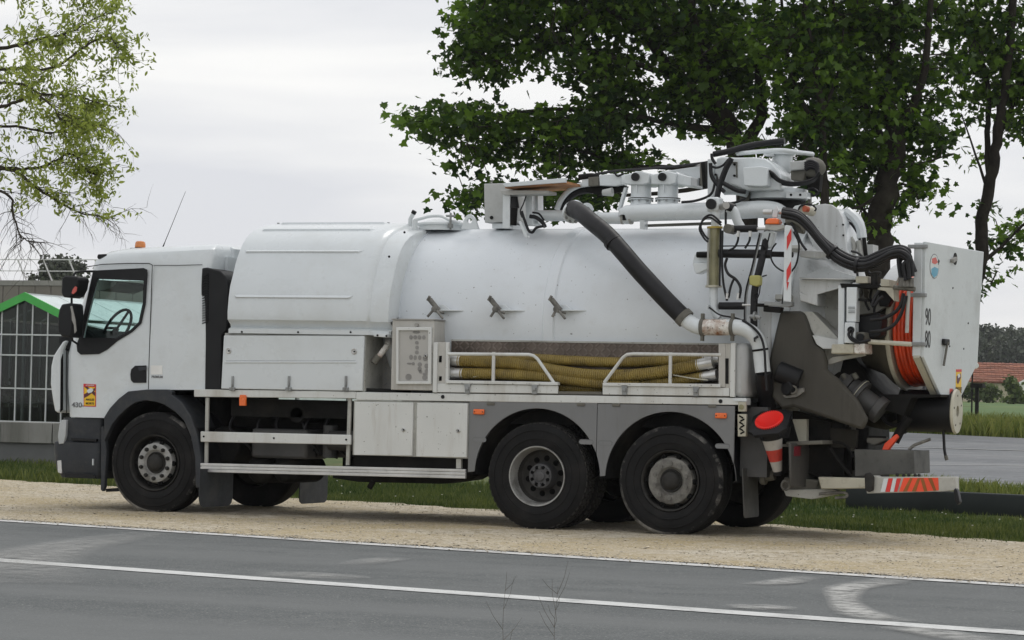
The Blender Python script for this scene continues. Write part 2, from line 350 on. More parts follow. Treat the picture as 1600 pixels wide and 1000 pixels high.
# the road in front (its edge and centre line run slightly askew to the parked truck)
def edge(x): return -3.78-.2262*(x-5.61)
def cline(x): return -8.46-.187*(x-7.56)
X0, X1 = -90, 60
MB().sheet([[(x, y, .004) for x in np.linspace(X0, X1, 31)] for y in (0, 0)], False)
rows = [[(x, edge(x)+.25, .004) for x in np.linspace(X0, X1, 31)], [(x, (edge(x)+cline(x))/2, .006) for x in np.linspace(X0, X1, 31)],
        [(x, cline(x), .008) for x in np.linspace(X0, X1, 31)], [(x, cline(x)-5.2, .004) for x in np.linspace(X0, X1, 31)]]
MB().sheet(rows, False).build('road', G_ROAD, kind='structure')
def ribbon(name, f, w, z, m, xa=X0, xb=X1, n=60, jag=0.):
    a, b = [], []
    for x in np.linspace(xa, xb, n):
        a.append((x, f(x)+w/2+random.uniform(-jag, jag), z)); b.append((x, f(x)-w/2+random.uniform(-jag, jag), z))
    return MB().sheet([a, b], False).build(name, m, kind='structure')
ribbon('road_centre_line', cline, .27, .0125, M_LINE, n=200, jag=.004)
ribbon('road_edge_line', lambda x: edge(x)-.15, .24, .0105, M_EDGE, n=240, jag=.012)
# chalky scrub marks left by turning tyres
def mark_mat():
    m = bpy.data.materials.new('dusty_scrub'); m.use_nodes = True; n = m.node_tree.nodes; l = m.node_tree.links
    b = n['Principled BSDF']; b.inputs['Base Color'].default_value = (.50, .50, .48, 1); b.inputs['Roughness'].default_value = .9
    tc = n.new('ShaderNodeTexCoord'); t = n.new('ShaderNodeTexNoise'); t.inputs['Scale'].default_value = 7; t.inputs['Detail'].default_value = 8; t.inputs['Roughness'].default_value = .75
    l.new(tc.outputs['Object'], t.inputs[0]); at = n.new('ShaderNodeAttribute'); at.attribute_name = 'fade'
    mr = n.new('ShaderNodeMapRange'); mr.inputs[1].default_value = .30; mr.inputs[2].default_value = .58; l.new(t.outputs[0], mr.inputs[0])
    mu = n.new('ShaderNodeMath'); mu.operation = 'MULTIPLY'; l.new(mr.outputs[0], mu.inputs[0]); l.new(at.outputs['Fac'], mu.inputs[1]); l.new(mu.outputs[0], b.inputs['Alpha'])
    return m
M_MARK = mark_mat()
def scrub(pts, ws, fs, i):
    q = [gp(u, v) for u, v in pts]; q = spline(q, 6); n = len(q); a = []; mb = MB()
    for k in range(n):
        t = k/(n-1)*(len(ws)-1); j = min(int(t), len(ws)-2); w = ws[j]+(ws[j+1]-ws[j])*(t-j)
        d = (q[min(k+1, n-1)]-q[max(k-1, 0)]); d.z = 0; d.normalize(); s = Vector((-d.y, d.x, 0)); row = []
        for e in (-1, -.5, 0, .5, 1): r = q[k]+s*w*e*.5; row.append((r.x, r.y, .0160+i*.0006))
        a.append(row)
    o = mb.sheet(a, True).build('tyre_scrub_mark', M_MARK, fix=False, kind='structure')
    at = o.data.attributes.new('fade', 'FLOAT', 'POINT'); vals = []
    for k in range(n):
        t2 = k/(n-1)*(len(fs)-1); j = min(int(t2), len(fs)-2); f = fs[j]+(fs[j+1]-fs[j])*(t2-j); vals += [0, f*.85, f, f*.85, 0]
    at.data.foreach_set('value', vals)
scrub([(1450, 900), (1380, 912), (1325, 922), (1318, 942), (1345, 962), (1400, 975)], [.30, .42, .34, .24, .34, .40], [.0, .4, 1., .8, 1., .2], 0)
scrub([(1270, 903), (1225, 912), (1180, 917)], [.3, .35, .3], [0, .8, .2], 1)
scrub([(1170, 948), (1192, 953), (1215, 957)], [.35, .5, .3], [.2, .8, .2], 2)
scrub([(1395, 983), (1440, 989), (1500, 1000), (1560, 1012)], [.3, .4, .4, .3], [.2, .8, .6, .2], 3)
scrub([(240, 835), (140, 850), (80, 862), (35, 876), (28, 890), (55, 915)], [.5, .7, .8, 1., 1., .8], [.1, .4, .45, .5, .35, .1], 4)
scrub([(475, 907), (500, 902), (525, 900)], [.8, .9, .6], [.2, .5, .1], 5)
scrub([(550, 886), (590, 879), (630, 875)], [.3, .4, .3], [.1, .45, .1], 6)

# gravel lay-by
bk = [(-40, 19), (-25, 14.2), (-14, 9.8), (-6.42, 7.0), (-3, 5.6), (.63, 4.3), (3.4, 3.5), (6.1, 2.7), (8.7, 1.55), (12, .2), (18, -2.2), (26, -5.2)]
def back(x):
    for (a, b), (c, d) in zip(bk, bk[1:]):
        if x <= c: return b+(d-b)*(x-a)/(c-a)
    return bk[-1][1]
def nz2(x, y, s=1., k=0):
    return (math.sin(x*1.7*s+k)+math.sin(y*2.3*s+1.3*k+x*.6*s)+math.sin((x+y)*3.1*s+2*k)+math.sin((x-y)*5.3*s+k*.7))*.25
rows = []
xg = [-40, -30, -22, -16]+list(np.arange(-12, 14.01, .1))+[16, 20, 26]
for j in range(41):
    t = j/40; row = []
    for x in xg:
        y0 = edge(x)+.02+.05*nz2(x, 0, 2.6)+.03*nz2(x, 3, 9); y1 = back(x)+.12*nz2(x, 1, 1.5)+.10*nz2(x, 5, 6)
        y = y0+(y1-y0)*t; h = .012*nz2(x, y, 1.3)+.006*nz2(x, y, 5, 2)
        if 1 < j < 40: h += random.uniform(-.004, .004)
        row.append((x, y, .013+max(h, -.004)*(1 if 0 < j else 0)))
    rows.append(row)
MB().sheet(rows, True).build('gravel_verge', G_GRAV, kind='structure')
# loose stones
st = MB(); ico = [(0, 0, 1), (.89, 0, .45), (.28, .85, .45), (-.72, .53, .45), (-.72, -.53, .45), (.28, -.85, .45), (0, 0, -.6)]
icf = [(0, 1, 2), (0, 2, 3), (0, 3, 4), (0, 4, 5), (0, 5, 1), (6, 2, 1), (6, 3, 2), (6, 4, 3), (6, 5, 4), (6, 1, 5)]
for i in range(13000):
    x = random.uniform(-7, 13); e, b_ = edge(x), back(x)
    y = e-.12+(b_-e)*random.random()**1.3 if random.random() < .8 else e+random.gauss(0, .12)
    r = random.uniform(.005, .012)*(1 if random.random() < .97 else 1.9); a = random.random()*6
    st.add([(x+r*(q[0]*math.cos(a)-q[1]*math.sin(a))*1.2, y+r*(q[0]*math.sin(a)+q[1]*math.cos(a)), .016+r*.5*q[2]) for q in ico], icf)
st.build('loose_gravel_stones', mat('stone', (.50, .45, .36), .9, var=.5, vs=9), kind='stuff', fix=False)

# side road behind
def yl(pts): return [gp(u, v) for u, v in pts]
near_l = gp(1380, 763); near_r = gp(1520, 777); far_l = gp(1400, 676); far_r = gp(1600, 685.5)
def line2(a, b, x): return a.y+(b.y-a.y)*(x-a.x)/(b.x-a.x)
xs2 = list(np.linspace(-30, 80, 56))
MB().sheet([[(x, y, terrain(x, y)+.012) for x in xs2 for y in [line2(near_l, near_r, x)*(1-t)+line2(far_l, far_r, x)*t]] for t in np.linspace(0, 1, 15)], False).build('side_road', G_ROAD2, kind='structure')
def stripe(name, a, b, w, x0, x1, dz=.02, m=None):
    r0, r1 = [], []
    for x in np.linspace(x0, x1, 30):
        y = line2(a, b, x); r0.append((x, y-w/2, terrain(x, y)+dz)); r1.append((x, y+w/2, terrain(x, y)+dz))
    MB().sheet([r0, r1], False).build(name, m or M_LINE, kind='structure')
a, b = gp(1400, 699.5), gp(1600, 705.5); stripe('side_road_edge_line', a, b, .30, -20, 70)
a, b = gp(1400, 747), gp(1600, 751.5); stripe('side_road_dash', a, b, .14, gp(1440, 748).x, gp(1525, 750).x)
a, b = gp(1400, 727), gp(1600, 729); stripe('side_road_faint_line', a, b, .12, gp(1390, 727).x, gp(1600, 729).x, m=M_EDGE)

# ------------------------------------------------------------------ grass
def leaf_mat(name, c1, c2, trans=.35, rough=.5, scale=.6):
    m = bpy.data.materials.new(name); m.use_nodes = True; n = m.node_tree.nodes; l = m.node_tree.links; n.clear()
    at = n.new('ShaderNodeAttribute'); at.attribute_name = 'tint'
    mx_ = n.new('ShaderNodeMix'); mx_.data_type = 'RGBA'; mx_.inputs[6].default_value = (*c1, 1); mx_.inputs[7].default_value = (*c2, 1); l.new(at.outputs['Fac'], mx_.inputs[0])
    b = n.new('ShaderNodeBsdfPrincipled'); b.inputs['Roughness'].default_value = rough; b.inputs['Specular IOR Level'].default_value = .35; l.new(mx_.outputs[2], b.inputs['Base Color'])
    t = n.new('ShaderNodeBsdfTranslucent'); l.new(mx_.outputs[2], t.inputs[0])
    s = n.new('ShaderNodeMixShader'); s.inputs[0].default_value = trans; o = n.new('ShaderNodeOutputMaterial')
    l.new(b.outputs[0], s.inputs[1]); l.new(t.outputs[0], s.inputs[2]); l.new(s.outputs[0], o.inputs[0]); return m
def np_mesh(name, verts, faces_n, k, mt, tint, parent=None, **kw):       # faces_n faces of k consecutive verts
    me = bpy.data.meshes.new(name); nv = len(verts)
    me.vertices.add(nv); me.vertices.foreach_set('co', np.asarray(verts, np.float32).ravel())
    me.loops.add(faces_n*k); me.loops.foreach_set('vertex_index', np.arange(faces_n*k, dtype=np.int32))
    me.polygons.add(faces_n); me.polygons.foreach_set('loop_start', np.arange(0, faces_n*k, k, dtype=np.int32))
    me.update(calc_edges=True); at = me.attributes.new('tint', 'FLOAT', 'POINT'); at.data.foreach_set('value', np.asarray(tint, np.float32))
    me.materials.append(mt); o = bpy.data.objects.new(name, me); COL.objects.link(o); return tie(o, parent, **kw)
M_BLADE = leaf_mat('grass_blade', (.026, .062, .010), (.19, .215, .055), .3)
M_BLADE2 = leaf_mat('meadow_blade', (.10, .155, .03), (.31, .32, .085), .4)
def blades(name, pts, h, w, mt, tintb=.0, hf=None):
    n = len(pts); P_ = np.array(pts); H = h*rng.uniform(.4, 1.25, n)*(np.array([hf(q) for q in pts]) if hf else 1); a = rng.uniform(0, 2*PI, n); ln = rng.normal(0, .28, (n, 2))*H[:, None]
    dx = np.stack([np.cos(a), np.sin(a), 0*a], 1)*w; tip = P_+np.concatenate([ln, H[:, None]], 1)
    mid = P_+np.concatenate([ln*.35, (H*.55)[:, None]], 1)
    V = np.stack([P_-dx, P_+dx, mid+dx*.8, tip, mid-dx*.8], 1).reshape(-1, 3)
    pn = np.array([nz2(q[0], q[1], .55, 1)+.6*nz2(q[0], q[1], 1.9, 2) for q in pts]); t = np.clip(rng.beta(1.6, 3.2, n)+tintb+.38*pn, 0, 1)
    return np_mesh(name, V, n, 5, mt, np.repeat(t, 5), kind='stuff')
pts = []
while len(pts) < 110000:                    # verge directly behind the gravel
    x = random.uniform(-16, 13); dd = random.random()**1.15*5.5
    y = back(x)-.25+dd+random.gauss(0, .12)
    if nz2(x, y, .9, 3)+random.gauss(0, .35) < -.55 and dd < .6: continue
    pts.append((x, y, terrain(x, y)-.02))
blades('verge_grass', pts, .105, .005, M_BLADE, hf=lambda q: (.6 if q[0] > 4 and q[1] > 4 else 1)*(.45+.55*min(1, max(0, (q[1]-back(q[0]))/1.6))+.25*nz2(q[0], q[1], 2.1, 4)))
RAILY = 7.9
pts = []
while len(pts) < 50000:
    t = random.random(); D = 30+42*t**1.1; u = random.uniform(-60, 260) if random.random() < .35 else random.uniform(1180, 1680)
    q = pd(u, 600, D); y = q.y; x = q.x
    if (u > 900 and y < RAILY+.5) or y < back(x)+.2: continue
    if y > line2(near_l, near_r, x)-.2 and y < line2(far_l, far_r, x)+.2 and u > 900: continue
    pts.append((x, y, terrain(x, y)-.02))
blades('rough_grass', pts, .16, .010, M_BLADE, .12)
pts = []
for i in range(42000):                     # tall meadow growth at the road edges
    k = random.random(); x = random.uniform(-12, 14) if k < .72 else random.uniform(3, 12)
    y = line2(far_l, far_r, x)+.1+random.random()*7 if k < .72 else line2(near_l, near_r, x)-abs(random.gauss(0, .5))
    pts.append((x, y, terrain(x, y)-.03))
blades('meadow_growth', pts, .42, .014, M_BLADE2, .15, hf=lambda q: 1 if q[1] > 25 else .62)

fl = MB()
for i in range(90):
    x = random.uniform(-9, 12); y = back(x)+.3+random.random()*4; z = terrain(x, y)+random.uniform(.05, .11); fl.obox((x, y, z), (.013, .013, .008), Matrix.Rotation(random.random()*3, 3, 'Z'))
fl.build('daisies', mat('daisy_white', (.75, .74, .66), .7), kind='stuff')
# ------------------------------------------------------------------ guard rails
def guard_rail(label, a, b, top, h, posts, mt):
    a = Vector(a); b = Vector(b); d = (b-a); ln = d.length; d.normalize(); n = Vector((-d.y, d.x, 0))
    T = thing('guard_rail', ((a.x+b.x)/2, (a.y+b.y)/2, (terrain(a.x, a.y)+terrain(b.x, b.y))/2), label, 'guard rail')
    prof = [(.03, 0), (-.02, .02), (-.025, .08), (-.03, .12), (-.03, .9), (-.02, .97), (.05, 1)]
    rows = []
    for k in range(13):
        q = a+d*ln*k/12; zt = terrain(q.x, q.y)+top
        rows.append([(q.x-n.x*.04+n.x*o, q.y-n.y*.04+n.y*o, zt-h+h*zz) for o, zz in prof])
    MB().sheet(rows, True).build('rail_beam', mt, T)
    for k in range(posts):
        q = a+d*ln*(k+.5)/posts; zb = terrain(q.x, q.y)
        MB().box(q.x-.05, q.x+.05, q.y+.01, q.y+.12, zb-.3, zb+top-.03).build('rail_post', mt, T)
M_RAIL1 = mat('weathered_rail', (.27, .27, .255), .7, var=.2, vs=2, dirt=(.13, .13, .11), dirtf=.8, ds=1.2, streak=False)
M_RAIL2 = mat('dark_rail', (.026, .031, .031), .7, var=.2, vs=2, spec=.2)
q1 = pd(-160, 600, 43); q2 = pd(330, 600, 43); d_ = (q2-q1); d_.z = 0; d_.normalize(); nn_ = Vector((-d_.y, d_.x, 0)); zw = terrain(q1.x, q1.y)
LW = thing('low_wall', ((q1.x+q2.x)/2, (q1.y+q2.y)/2, zw), 'low weathered concrete wall along the grass before the greenhouse', 'wall')
M_CONC = mat('weathered_concrete', (.25, .25, .235), .85, var=.18, vs=1.2, dirt=(.11, .11, .095), dirtf=.9, ds=1.3, streak=True, bump=.3); M_CONCD = mat('dark_concrete', (.13, .135, .135), .85, var=.2, vs=1.5)  # footing concrete is darker than the slabs above it
q1.z = q2.z = zw
for k in range(6):
    a_ = q1.lerp(q2, k/6)+d_*.006; b_ = q1.lerp(q2, (k+1)/6)-d_*.006; MB().beam(a_+Vector((0, 0, .55)), b_+Vector((0, 0, .55)), .16, .33).build('wall_slab', M_CONC, LW, bev=.012)
MB().beam(q1+nn_*.05+Vector((0, 0, .19)), q2+nn_*.05+Vector((0, 0, .19)), .16, .42).build('wall_footing', M_CONCD, LW)
def gz(u, v, z):
    d = ray(u, v); t = (z-CAM.z)/d.z; return CAM+d*t
q1 = gz(1325, 798, -.02); q2 = gz(1640, 810, .0)
guard_rail('long dark low guard rail on the verge behind the truck tail', (q1.x, q1.y, 0), (q2.x, q2.y, 0), .25, .27, 4, M_RAIL2)

# ------------------------------------------------------------------ foliage and trees
def wood_tubes(mb, pts, r0, r1, n=8, k=5, jit=0.):
    q = spline(pts, k); m = len(q)
    if jit: q = [c+Vector((random.gauss(0, jit), random.gauss(0, jit), random.gauss(0, jit))) if 0 < i < m-1 else c for i, c in enumerate(q)]
    mb.tube(q, [r0+(r1-r0)*(i/(m-1))**.8 for i in range(m)], n, cap=False); return q
M_BARK = mat('bark', (.026, .022, .017), .9, var=.45, vs=5, dirt=(.06, .058, .038), dirtf=.5, ds=2, bump=.9, bs=22, spec=.15)
M_TWIG = mat('twig', (.045, .038, .028), .85, var=.3, vs=8, spec=.2)
MAPLE = np.array([(0, 0), (.28, -.10), (.60, .02), (.44, .24), (.64, .56), (.36, .58), (.24, .72), (0, 1.1), (-.24, .72), (-.36, .58), (-.64, .56), (-.44, .24), (-.60, .02), (-.28, -.10)])
def leaf_cloud(name, C_, size, shape, mt, parent, tint, flat=.6, fold=.25, up=True, aspect=1.):
    n = len(C_); C_ = np.asarray(C_); nrm = rng.normal(0, 1, (n, 3))*flat+np.array([0, 0, 1.]); nrm /= np.linalg.norm(nrm, axis=1)[:, None]
    t = rng.normal(0, 1, (n, 3)); t -= nrm*(t*nrm).sum(1)[:, None]; t[:, 2] -= .5; t /= np.linalg.norm(t, axis=1)[:, None]; s = np.cross(nrm, t)
    S = size*rng.uniform(.55, 1.25, n); k = len(shape)
    V = C_[:, None, :]+(shape[None, :, 0, None]*s[:, None, :]*aspect+shape[None, :, 1, None]*t[:, None, :]+np.abs(shape[None, :, 0, None])*fold*nrm[:, None, :]*rng.choice([-1, 1, 1], n)[:, None, None])*S[:, None, None]
    o = np_mesh(name, V.reshape(-1, 3), n, k, mt, np.repeat(tint, k), parent, kind='stuff'); return o
M_MAPLE = leaf_mat('maple_leaf', (.016, .046, .007), (.17, .30, .022), .5)
M_MAPLE2 = leaf_mat('maple_leaf_fresh', (.022, .060, .009), (.20, .34, .03), .52)
def grow_tree(name, label, cat, group, base, D, limbs, blobs, dens, size, lm, shape=MAPLE, depth=2.6, clump=14, spread=.34, twr=.012, flat=.6, fold=.25, aspect=1., tintp=(1.1, 1.8), wood=None):
    bx = pd(base[0], 600, D); T = thing(name, (bx.x, bx.y, terrain(bx.x, bx.y)), label, cat, group)
    tr = MB(); nodes = []
    for li, (pp, r0, r1, dz) in enumerate(limbs):
        pts = [pd(u, v, D+dz*(i/(len(pp)-1))) for i, (u, v) in enumerate(pp)]
        if li == 0: pts = [Vector((bx.x, bx.y, terrain(bx.x, bx.y)-.2))]+pts
        q = wood_tubes(tr, pts, r0, r1, 10 if r0 > .1 else 6, 5, r0*.10); nodes += q[len(q)//5:]
    N = np.array([tuple(q) for q in nodes]); cen = []; tw = MB()
    for (u, v, ru, rv) in blobs:
        s = FPX/D; area = ru*rv*PI/s/s; m = max(2, int(area*dens))
        for _ in range(m):
            while True:
                a, b, c = random.uniform(-1, 1), random.uniform(-1, 1), random.uniform(-1, 1)
                if a*a+b*b+c*c < 1: break
            q = pd(u+a*ru, v+b*rv, D+.7+c*depth*min(1, .35+ru/160)); cen.append(q)
    for q in cen:
        d2 = ((N-np.array(q))**2).sum(1); j = int(d2.argmin()); a = Vector(N[j]); ln = (q-a).length
        if ln > .15:
            mid = (a+q)/2+Vector((random.gauss(0, .08), random.gauss(0, .08), random.gauss(.05, .08)))*ln
            tw.tube([a, mid, q], [min(.035, twr*(1+ln*.5)), twr, twr*.4], 4, cap=False)
            if random.random() < .5: N = np.vstack([N, np.array(mid)[None, :]])
    LC, LT = [], []
    for q in cen:
        m = max(3, int(random.gauss(clump, clump*.3))); sp = spread*random.uniform(.6, 1.2); tb = random.betavariate(*tintp)
        g = rng.normal(0, 1, (m, 3))*np.array([sp, sp, sp*.38])+np.array(q); LC.append(g); LT.append(np.clip(rng.normal(tb, .12, m), 0, 1))
    tr.build('trunk', wood or M_BARK, T); tw.build('twigs', M_TWIG, T, kind='stuff')
    leaf_cloud('foliage', np.concatenate(LC), size, shape, lm, T, np.concatenate(LT), flat, fold, aspect=aspect)
    return T
B1 = [(820, -60, 110, 45), (960, -80, 130, 60), (1080, -90, 120, 60), (930, -190, 130, 60), (1060, -200, 130, 60), (760, 20, 55, 45), (850, 15, 75, 40), (950, 15, 80, 40), (1050, 20, 80, 45), (740, 65, 28, 35), (712, 97, 22, 20), (800, 75, 56, 36), (890, 80, 66, 36), (955, 95, 50, 42), (1075, 75, 75, 50),
      (765, 112, 28, 16), (915, 122, 30, 14), (945, 145, 40, 28), (640, 190, 20, 14), (672, 188, 22, 20), (705, 185, 28, 25), (745, 190, 40, 30), (795, 195, 45, 34), (850, 200, 45, 30), (905, 195, 50, 34), (960, 195, 42, 36),
      (700, 220, 20, 18), (712, 255, 12, 14), (735, 240, 16, 20), (765, 240, 22, 18), (820, 245, 28, 22), (865, 250, 30, 22), (915, 245, 36, 25), (965, 240, 32, 20), (1020, 150, 44, 20), (1010, 250, 22, 12), (1060, 195, 16, 14), (1060, 170, 30, 25),
      (1100, 130, 60, 60), (1150, 60, 80, 60), (1125, 205, 34, 22), (1160, 140, 36, 45), (770, 296, 34, 24), (730, 308, 16, 14), (712, 318, 9, 9), (880, 300, 50, 22), (830, 310, 40, 25), (930, 310, 30, 16), (745, 322, 18, 12)]
B2 = [(1240, -70, 90, 60), (1250, -150, 70, 50), (1230, 60, 70, 60), (1250, 150, 50, 40), (1255, 220, 40, 45), (1275, 290, 24, 25), (1230, 250, 20, 14), (1170, 225, 30, 18), (1290, 190, 45, 35), (1265, 328, 14, 9), (1290, 100, 45, 50), (1308, 255, 20, 25)]
B3 = [(1330, 40, 85, 60), (1420, 35, 70, 40), (1350, 130, 70, 55), (1415, 110, 42, 40), (1405, 190, 55, 45), (1465, 222, 22, 24), (1460, 160, 18, 22), (1325, 220, 35, 50), (1335, 300, 26, 30), (1430, 260, 30, 24), (1430, 295, 25, 18), (1437, 318, 9, 12), (1352, 350, 26, 16), (1450, 195, 32, 20), (1360, -90, 120, 60), (1450, -60, 80, 50), (1360, 250, 40, 35), (1480, 90, 22, 20), (1425, 305, 12, 22), (1395, 320, 25, 8), (1395, 340, 16, 6)]
B4 = [(1570, -70, 90, 60), (1540, -150, 70, 50), (1510, 30, 40, 45), (1560, 40, 50, 50), (1540, 95, 50, 40), (1495, 110, 22, 25), (1590, 100, 40, 50), (1560, 150, 45, 25), (1590, 190, 18, 35), (1510, 150, 30, 20), (1575, 205, 12, 12), (1578, 372, 24, 18), (1562, 400, 20, 16), (1550, 430, 14, 12), (1545, 448, 10, 10), (1600, 345, 20, 16), (1520, 190, 12, 12), (1540, 330, 6, 8), (1620, 130, 40, 80), (1530, 250, 8, 6), (1536, 372, 10, 12), (1528, 178, 10, 10)]
GT = 'maples standing beyond the side road'
grow_tree('maple_tree', 'broad spreading maple whose long boughs reach left over the tank', 'tree', GT, (1190, 0), 63, [
    ([(1186, 600), (1176, 450), (1166, 300), (1150, 215)], .30, .24, 0), ([(1150, 215), (1100, 165), (1055, 120), (1010, 50), (985, -30), (960, -120)], .20, .07, 1.5), ([(1150, 215), (1120, 150), (1095, 80), (1080, 0), (1075, -90)], .17, .07, -1),
    ([(1158, 235), (1190, 180), (1185, 100), (1195, 20), (1200, -80)], .17, .07, 1), ([(1135, 205), (1060, 195), (980, 180), (860, 170), (740, 185), (640, 190)], .09, .012, .5), ([(1158, 262), (1060, 262), (975, 258), (915, 238), (830, 222), (720, 215)], .08, .012, .8),
    ([(1052, 118), (960, 90), (850, 60), (740, 40)], .08, .012, .5), ([(1010, 50), (940, 10), (860, -20), (780, -40)], .07, .01, -1), ([(1160, 280), (1050, 300), (930, 305), (820, 300), (730, 308)], .07, .01, 1)],
    B1, 30, .165, M_MAPLE, clump=15, spread=.33)
grow_tree('maple_tree', 'slender dark maple stem rising just behind the crane turret', 'tree', GT, (1292, 0), 60, [
    ([(1291, 500), (1289, 330), (1286, 240), (1280, 140), (1262, 40), (1255, -80)], .12, .06, 0), ([(1284, 210), (1240, 130), (1225, 40), (1220, -40)], .06, .03, 1), ([(1284, 250), (1262, 235), (1240, 215)], .04, .015, -.6), ([(1284, 180), (1310, 110), (1320, 20)], .05, .02, 1)],
    B2, 30, .165, M_MAPLE, depth=2, spread=.31)
grow_tree('maple_tree', 'thick trunked maple standing between the turret and the reel panel', 'tree', GT, (1363, 0), 62, [
    ([(1366, 600), (1371, 430), (1376, 350), (1388, 270), (1400, 215)], .36, .25, 0), ([(1400, 215), (1385, 140), (1400, 50), (1405, -90)], .19, .09, 0), ([(1394, 240), (1345, 160), (1310, 70), (1290, -60)], .13, .05, 1.2), ([(1400, 215), (1440, 130), (1452, 20), (1460, -80)], .12, .05, -1.2),
    ([(1378, 300), (1345, 322), (1300, 332)], .05, .02, -.8), ([(1374, 350), (1350, 330), (1335, 305)], .06, .02, .5), ([(1392, 262), (1440, 255), (1490, 240)], .05, .012, -.6), ([(1385, 290), (1420, 290), (1437, 315)], .04, .012, .6)],
    B3, 30, .165, M_MAPLE, spread=.31)
grow_tree('maple_tree', 'leaning maple with forked trunk at the right edge of the photo', 'tree', GT, (1484, 0), 64, [
    ([(1488, 640), (1508, 500), (1532, 410), (1534, 345), (1549, 280), (1556, 225), (1566, 165), (1578, 80), (1585, -60)], .21, .09, 0), ([(1547, 290), (1542, 220), (1545, 150), (1530, 60), (1520, -40)], .09, .04, .8), ([(1540, 288), (1524, 240), (1502, 178)], .04, .015, -.8),
    ([(1534, 410), (1565, 385), (1600, 350), (1630, 330)], .06, .02, .6), ([(1556, 225), (1590, 150), (1620, 90)], .07, .03, .8), ([(1532, 425), (1548, 440), (1558, 425)], .03, .01, .3)],
    B4, 25, .16, M_MAPLE2, depth=1.8, spread=.31)

# young ash at the left, its boughs hanging into view
ASH = np.array([(0, 0), (.16, .25), (.2, .5), (.12, .8), (0, 1), (-.12, .8), (-.2, .5), (-.16, .25)])
M_ASH = leaf_mat('ash_leaf', (.17, .23, .035), (.46, .53, .12), .55)
def ash():
    D = 36.; bx = pd(-330, 600, D+.5); T = thing('ash_tree', (bx.x, bx.y, terrain(bx.x, bx.y)), 'sparse young ash with fresh light green leaves and drooping bare twigs', 'tree')
    tr = MB(); top = [pd(-335, 450, D), pd(-320, 250, D), pd(-300, 60, D), pd(-280, -160, D)]
    q0 = wood_tubes(tr, [Vector((bx.x, bx.y, bx.z*0+terrain(bx.x, bx.y)-.2))]+top, .17, .07, 10, 6)
    main = [([(-310, 180), (-150, 100), (0, 76), (60, 62), (110, 50), (165, 20)], .045, 1.0), ([(-310, 200), (-160, 140), (0, 108), (80, 106), (160, 58), (188, 78)], .04, -.5), ([(-315, 260), (-150, 190), (0, 166), (50, 150), (110, 148), (162, 164)], .04, -1.2),
            ([(-315, 290), (-150, 230), (0, 198), (80, 208), (118, 200), (150, 197)], .03, .6), ([(-320, 330), (-160, 270), (0, 262), (60, 296), (120, 330), (180, 342)], .045, .3), ([(-320, 350), (-150, 300), (0, 300), (22, 340), (35, 372), (65, 380)], .03, -.8),
            ([(-300, 60), (-150, 0), (0, -20), (80, -20), (150, -5)], .035, .2), ([(-285, -60), (-180, -150), (-60, -170), (40, -160)], .03, .4), ([(-280, -150), (-300, -260), (-260, -340)], .04, -.4), ([(-290, 0), (-420, -80), (-520, -120)], .04, .5), ([(-320, 250), (-450, 180), (-560, 170)], .04, -.5), ([(-310, 120), (-430, 60), (-540, 40)], .04, .8), ([(-320, 340), (-150, 290), (-20, 265), (60, 262), (110, 240), (130, 262), (150, 275)], .035, -.6), ([(-315, 250), (-120, 150), (20, 130), (75, 160), (100, 190), (140, 196)], .03, -1.6)]
    LC, LT = [], []; tw = MB()
    def twig(a, d, ln, r, lvl, leafy):
        pts = [a]; c = a.copy(); d = d.normalized()
        for k in range(5):
            d = (d+Vector((random.gauss(0, .16), random.gauss(0, .16), random.gauss(-.03 if leafy else -.12, .13)))).normalized(); c = c+d*ln/5; pts.append(c.copy())
        tw.tube(pts, [r*(1-.16*i) for i in range(6)], 4, cap=False)
        if lvl > 0:
            for k in (1, 2, 3, 4, 5):
                if random.random() < .75:
                    s = Vector((random.gauss(0, 1), random.gauss(0, 1), random.gauss(0, .8))); twig(pts[k], d+s*.65, ln*random.uniform(.35, .65), r*.55, lvl-1, leafy)
        if leafy and (lvl == 0 or random.random() < .3):
            for k in range(random.randint(1, 2)):
                b = pts[random.randint(2, 5)]+Vector((random.gauss(0, .02), random.gauss(0, .02), random.gauss(0, .02))); m = random.randint(4, 8)
                LC.append(rng.normal(0, .033, (m, 3))+np.array(b)); LT.append(np.clip(rng.normal(.5, .25, m), 0, 1))
    for bi, (pp, r, dz) in enumerate(main):
        pts = [pd(u, v, D+dz*min(1, i/3)) for i, (u, v) in enumerate(pp)]; q = wood_tubes(tr, pts, r, .006, 6, 8, .006)
        for k in range(6, len(q)-1):
            v_screen = k/len(q); dirn = (q[k+1]-q[k]).normalized()
            bare = (bi == 5) or (bi == 4 and k > len(q)*.62) or (bi == 3 and random.random() < .6)
            for _ in range(2 if (k > len(q)*.5 and k % 2) else 1):
                s = Vector((random.gauss(0, 1), random.gauss(0, 1), random.gauss(-.15 if bi in (5, 3) else .1, .8)))
                twig(q[k], dirn+s*.75, random.uniform(.25, .62), .0055, 1, not bare)
    tr.build('trunk', M_TWIG, T); tw.build('twigs', M_TWIG, T, kind='stuff')
    leaf_cloud('foliage', np.concatenate(LC), .080, ASH, M_ASH, T, np.concatenate(LT), flat=1.2, fold=.1)
ash()

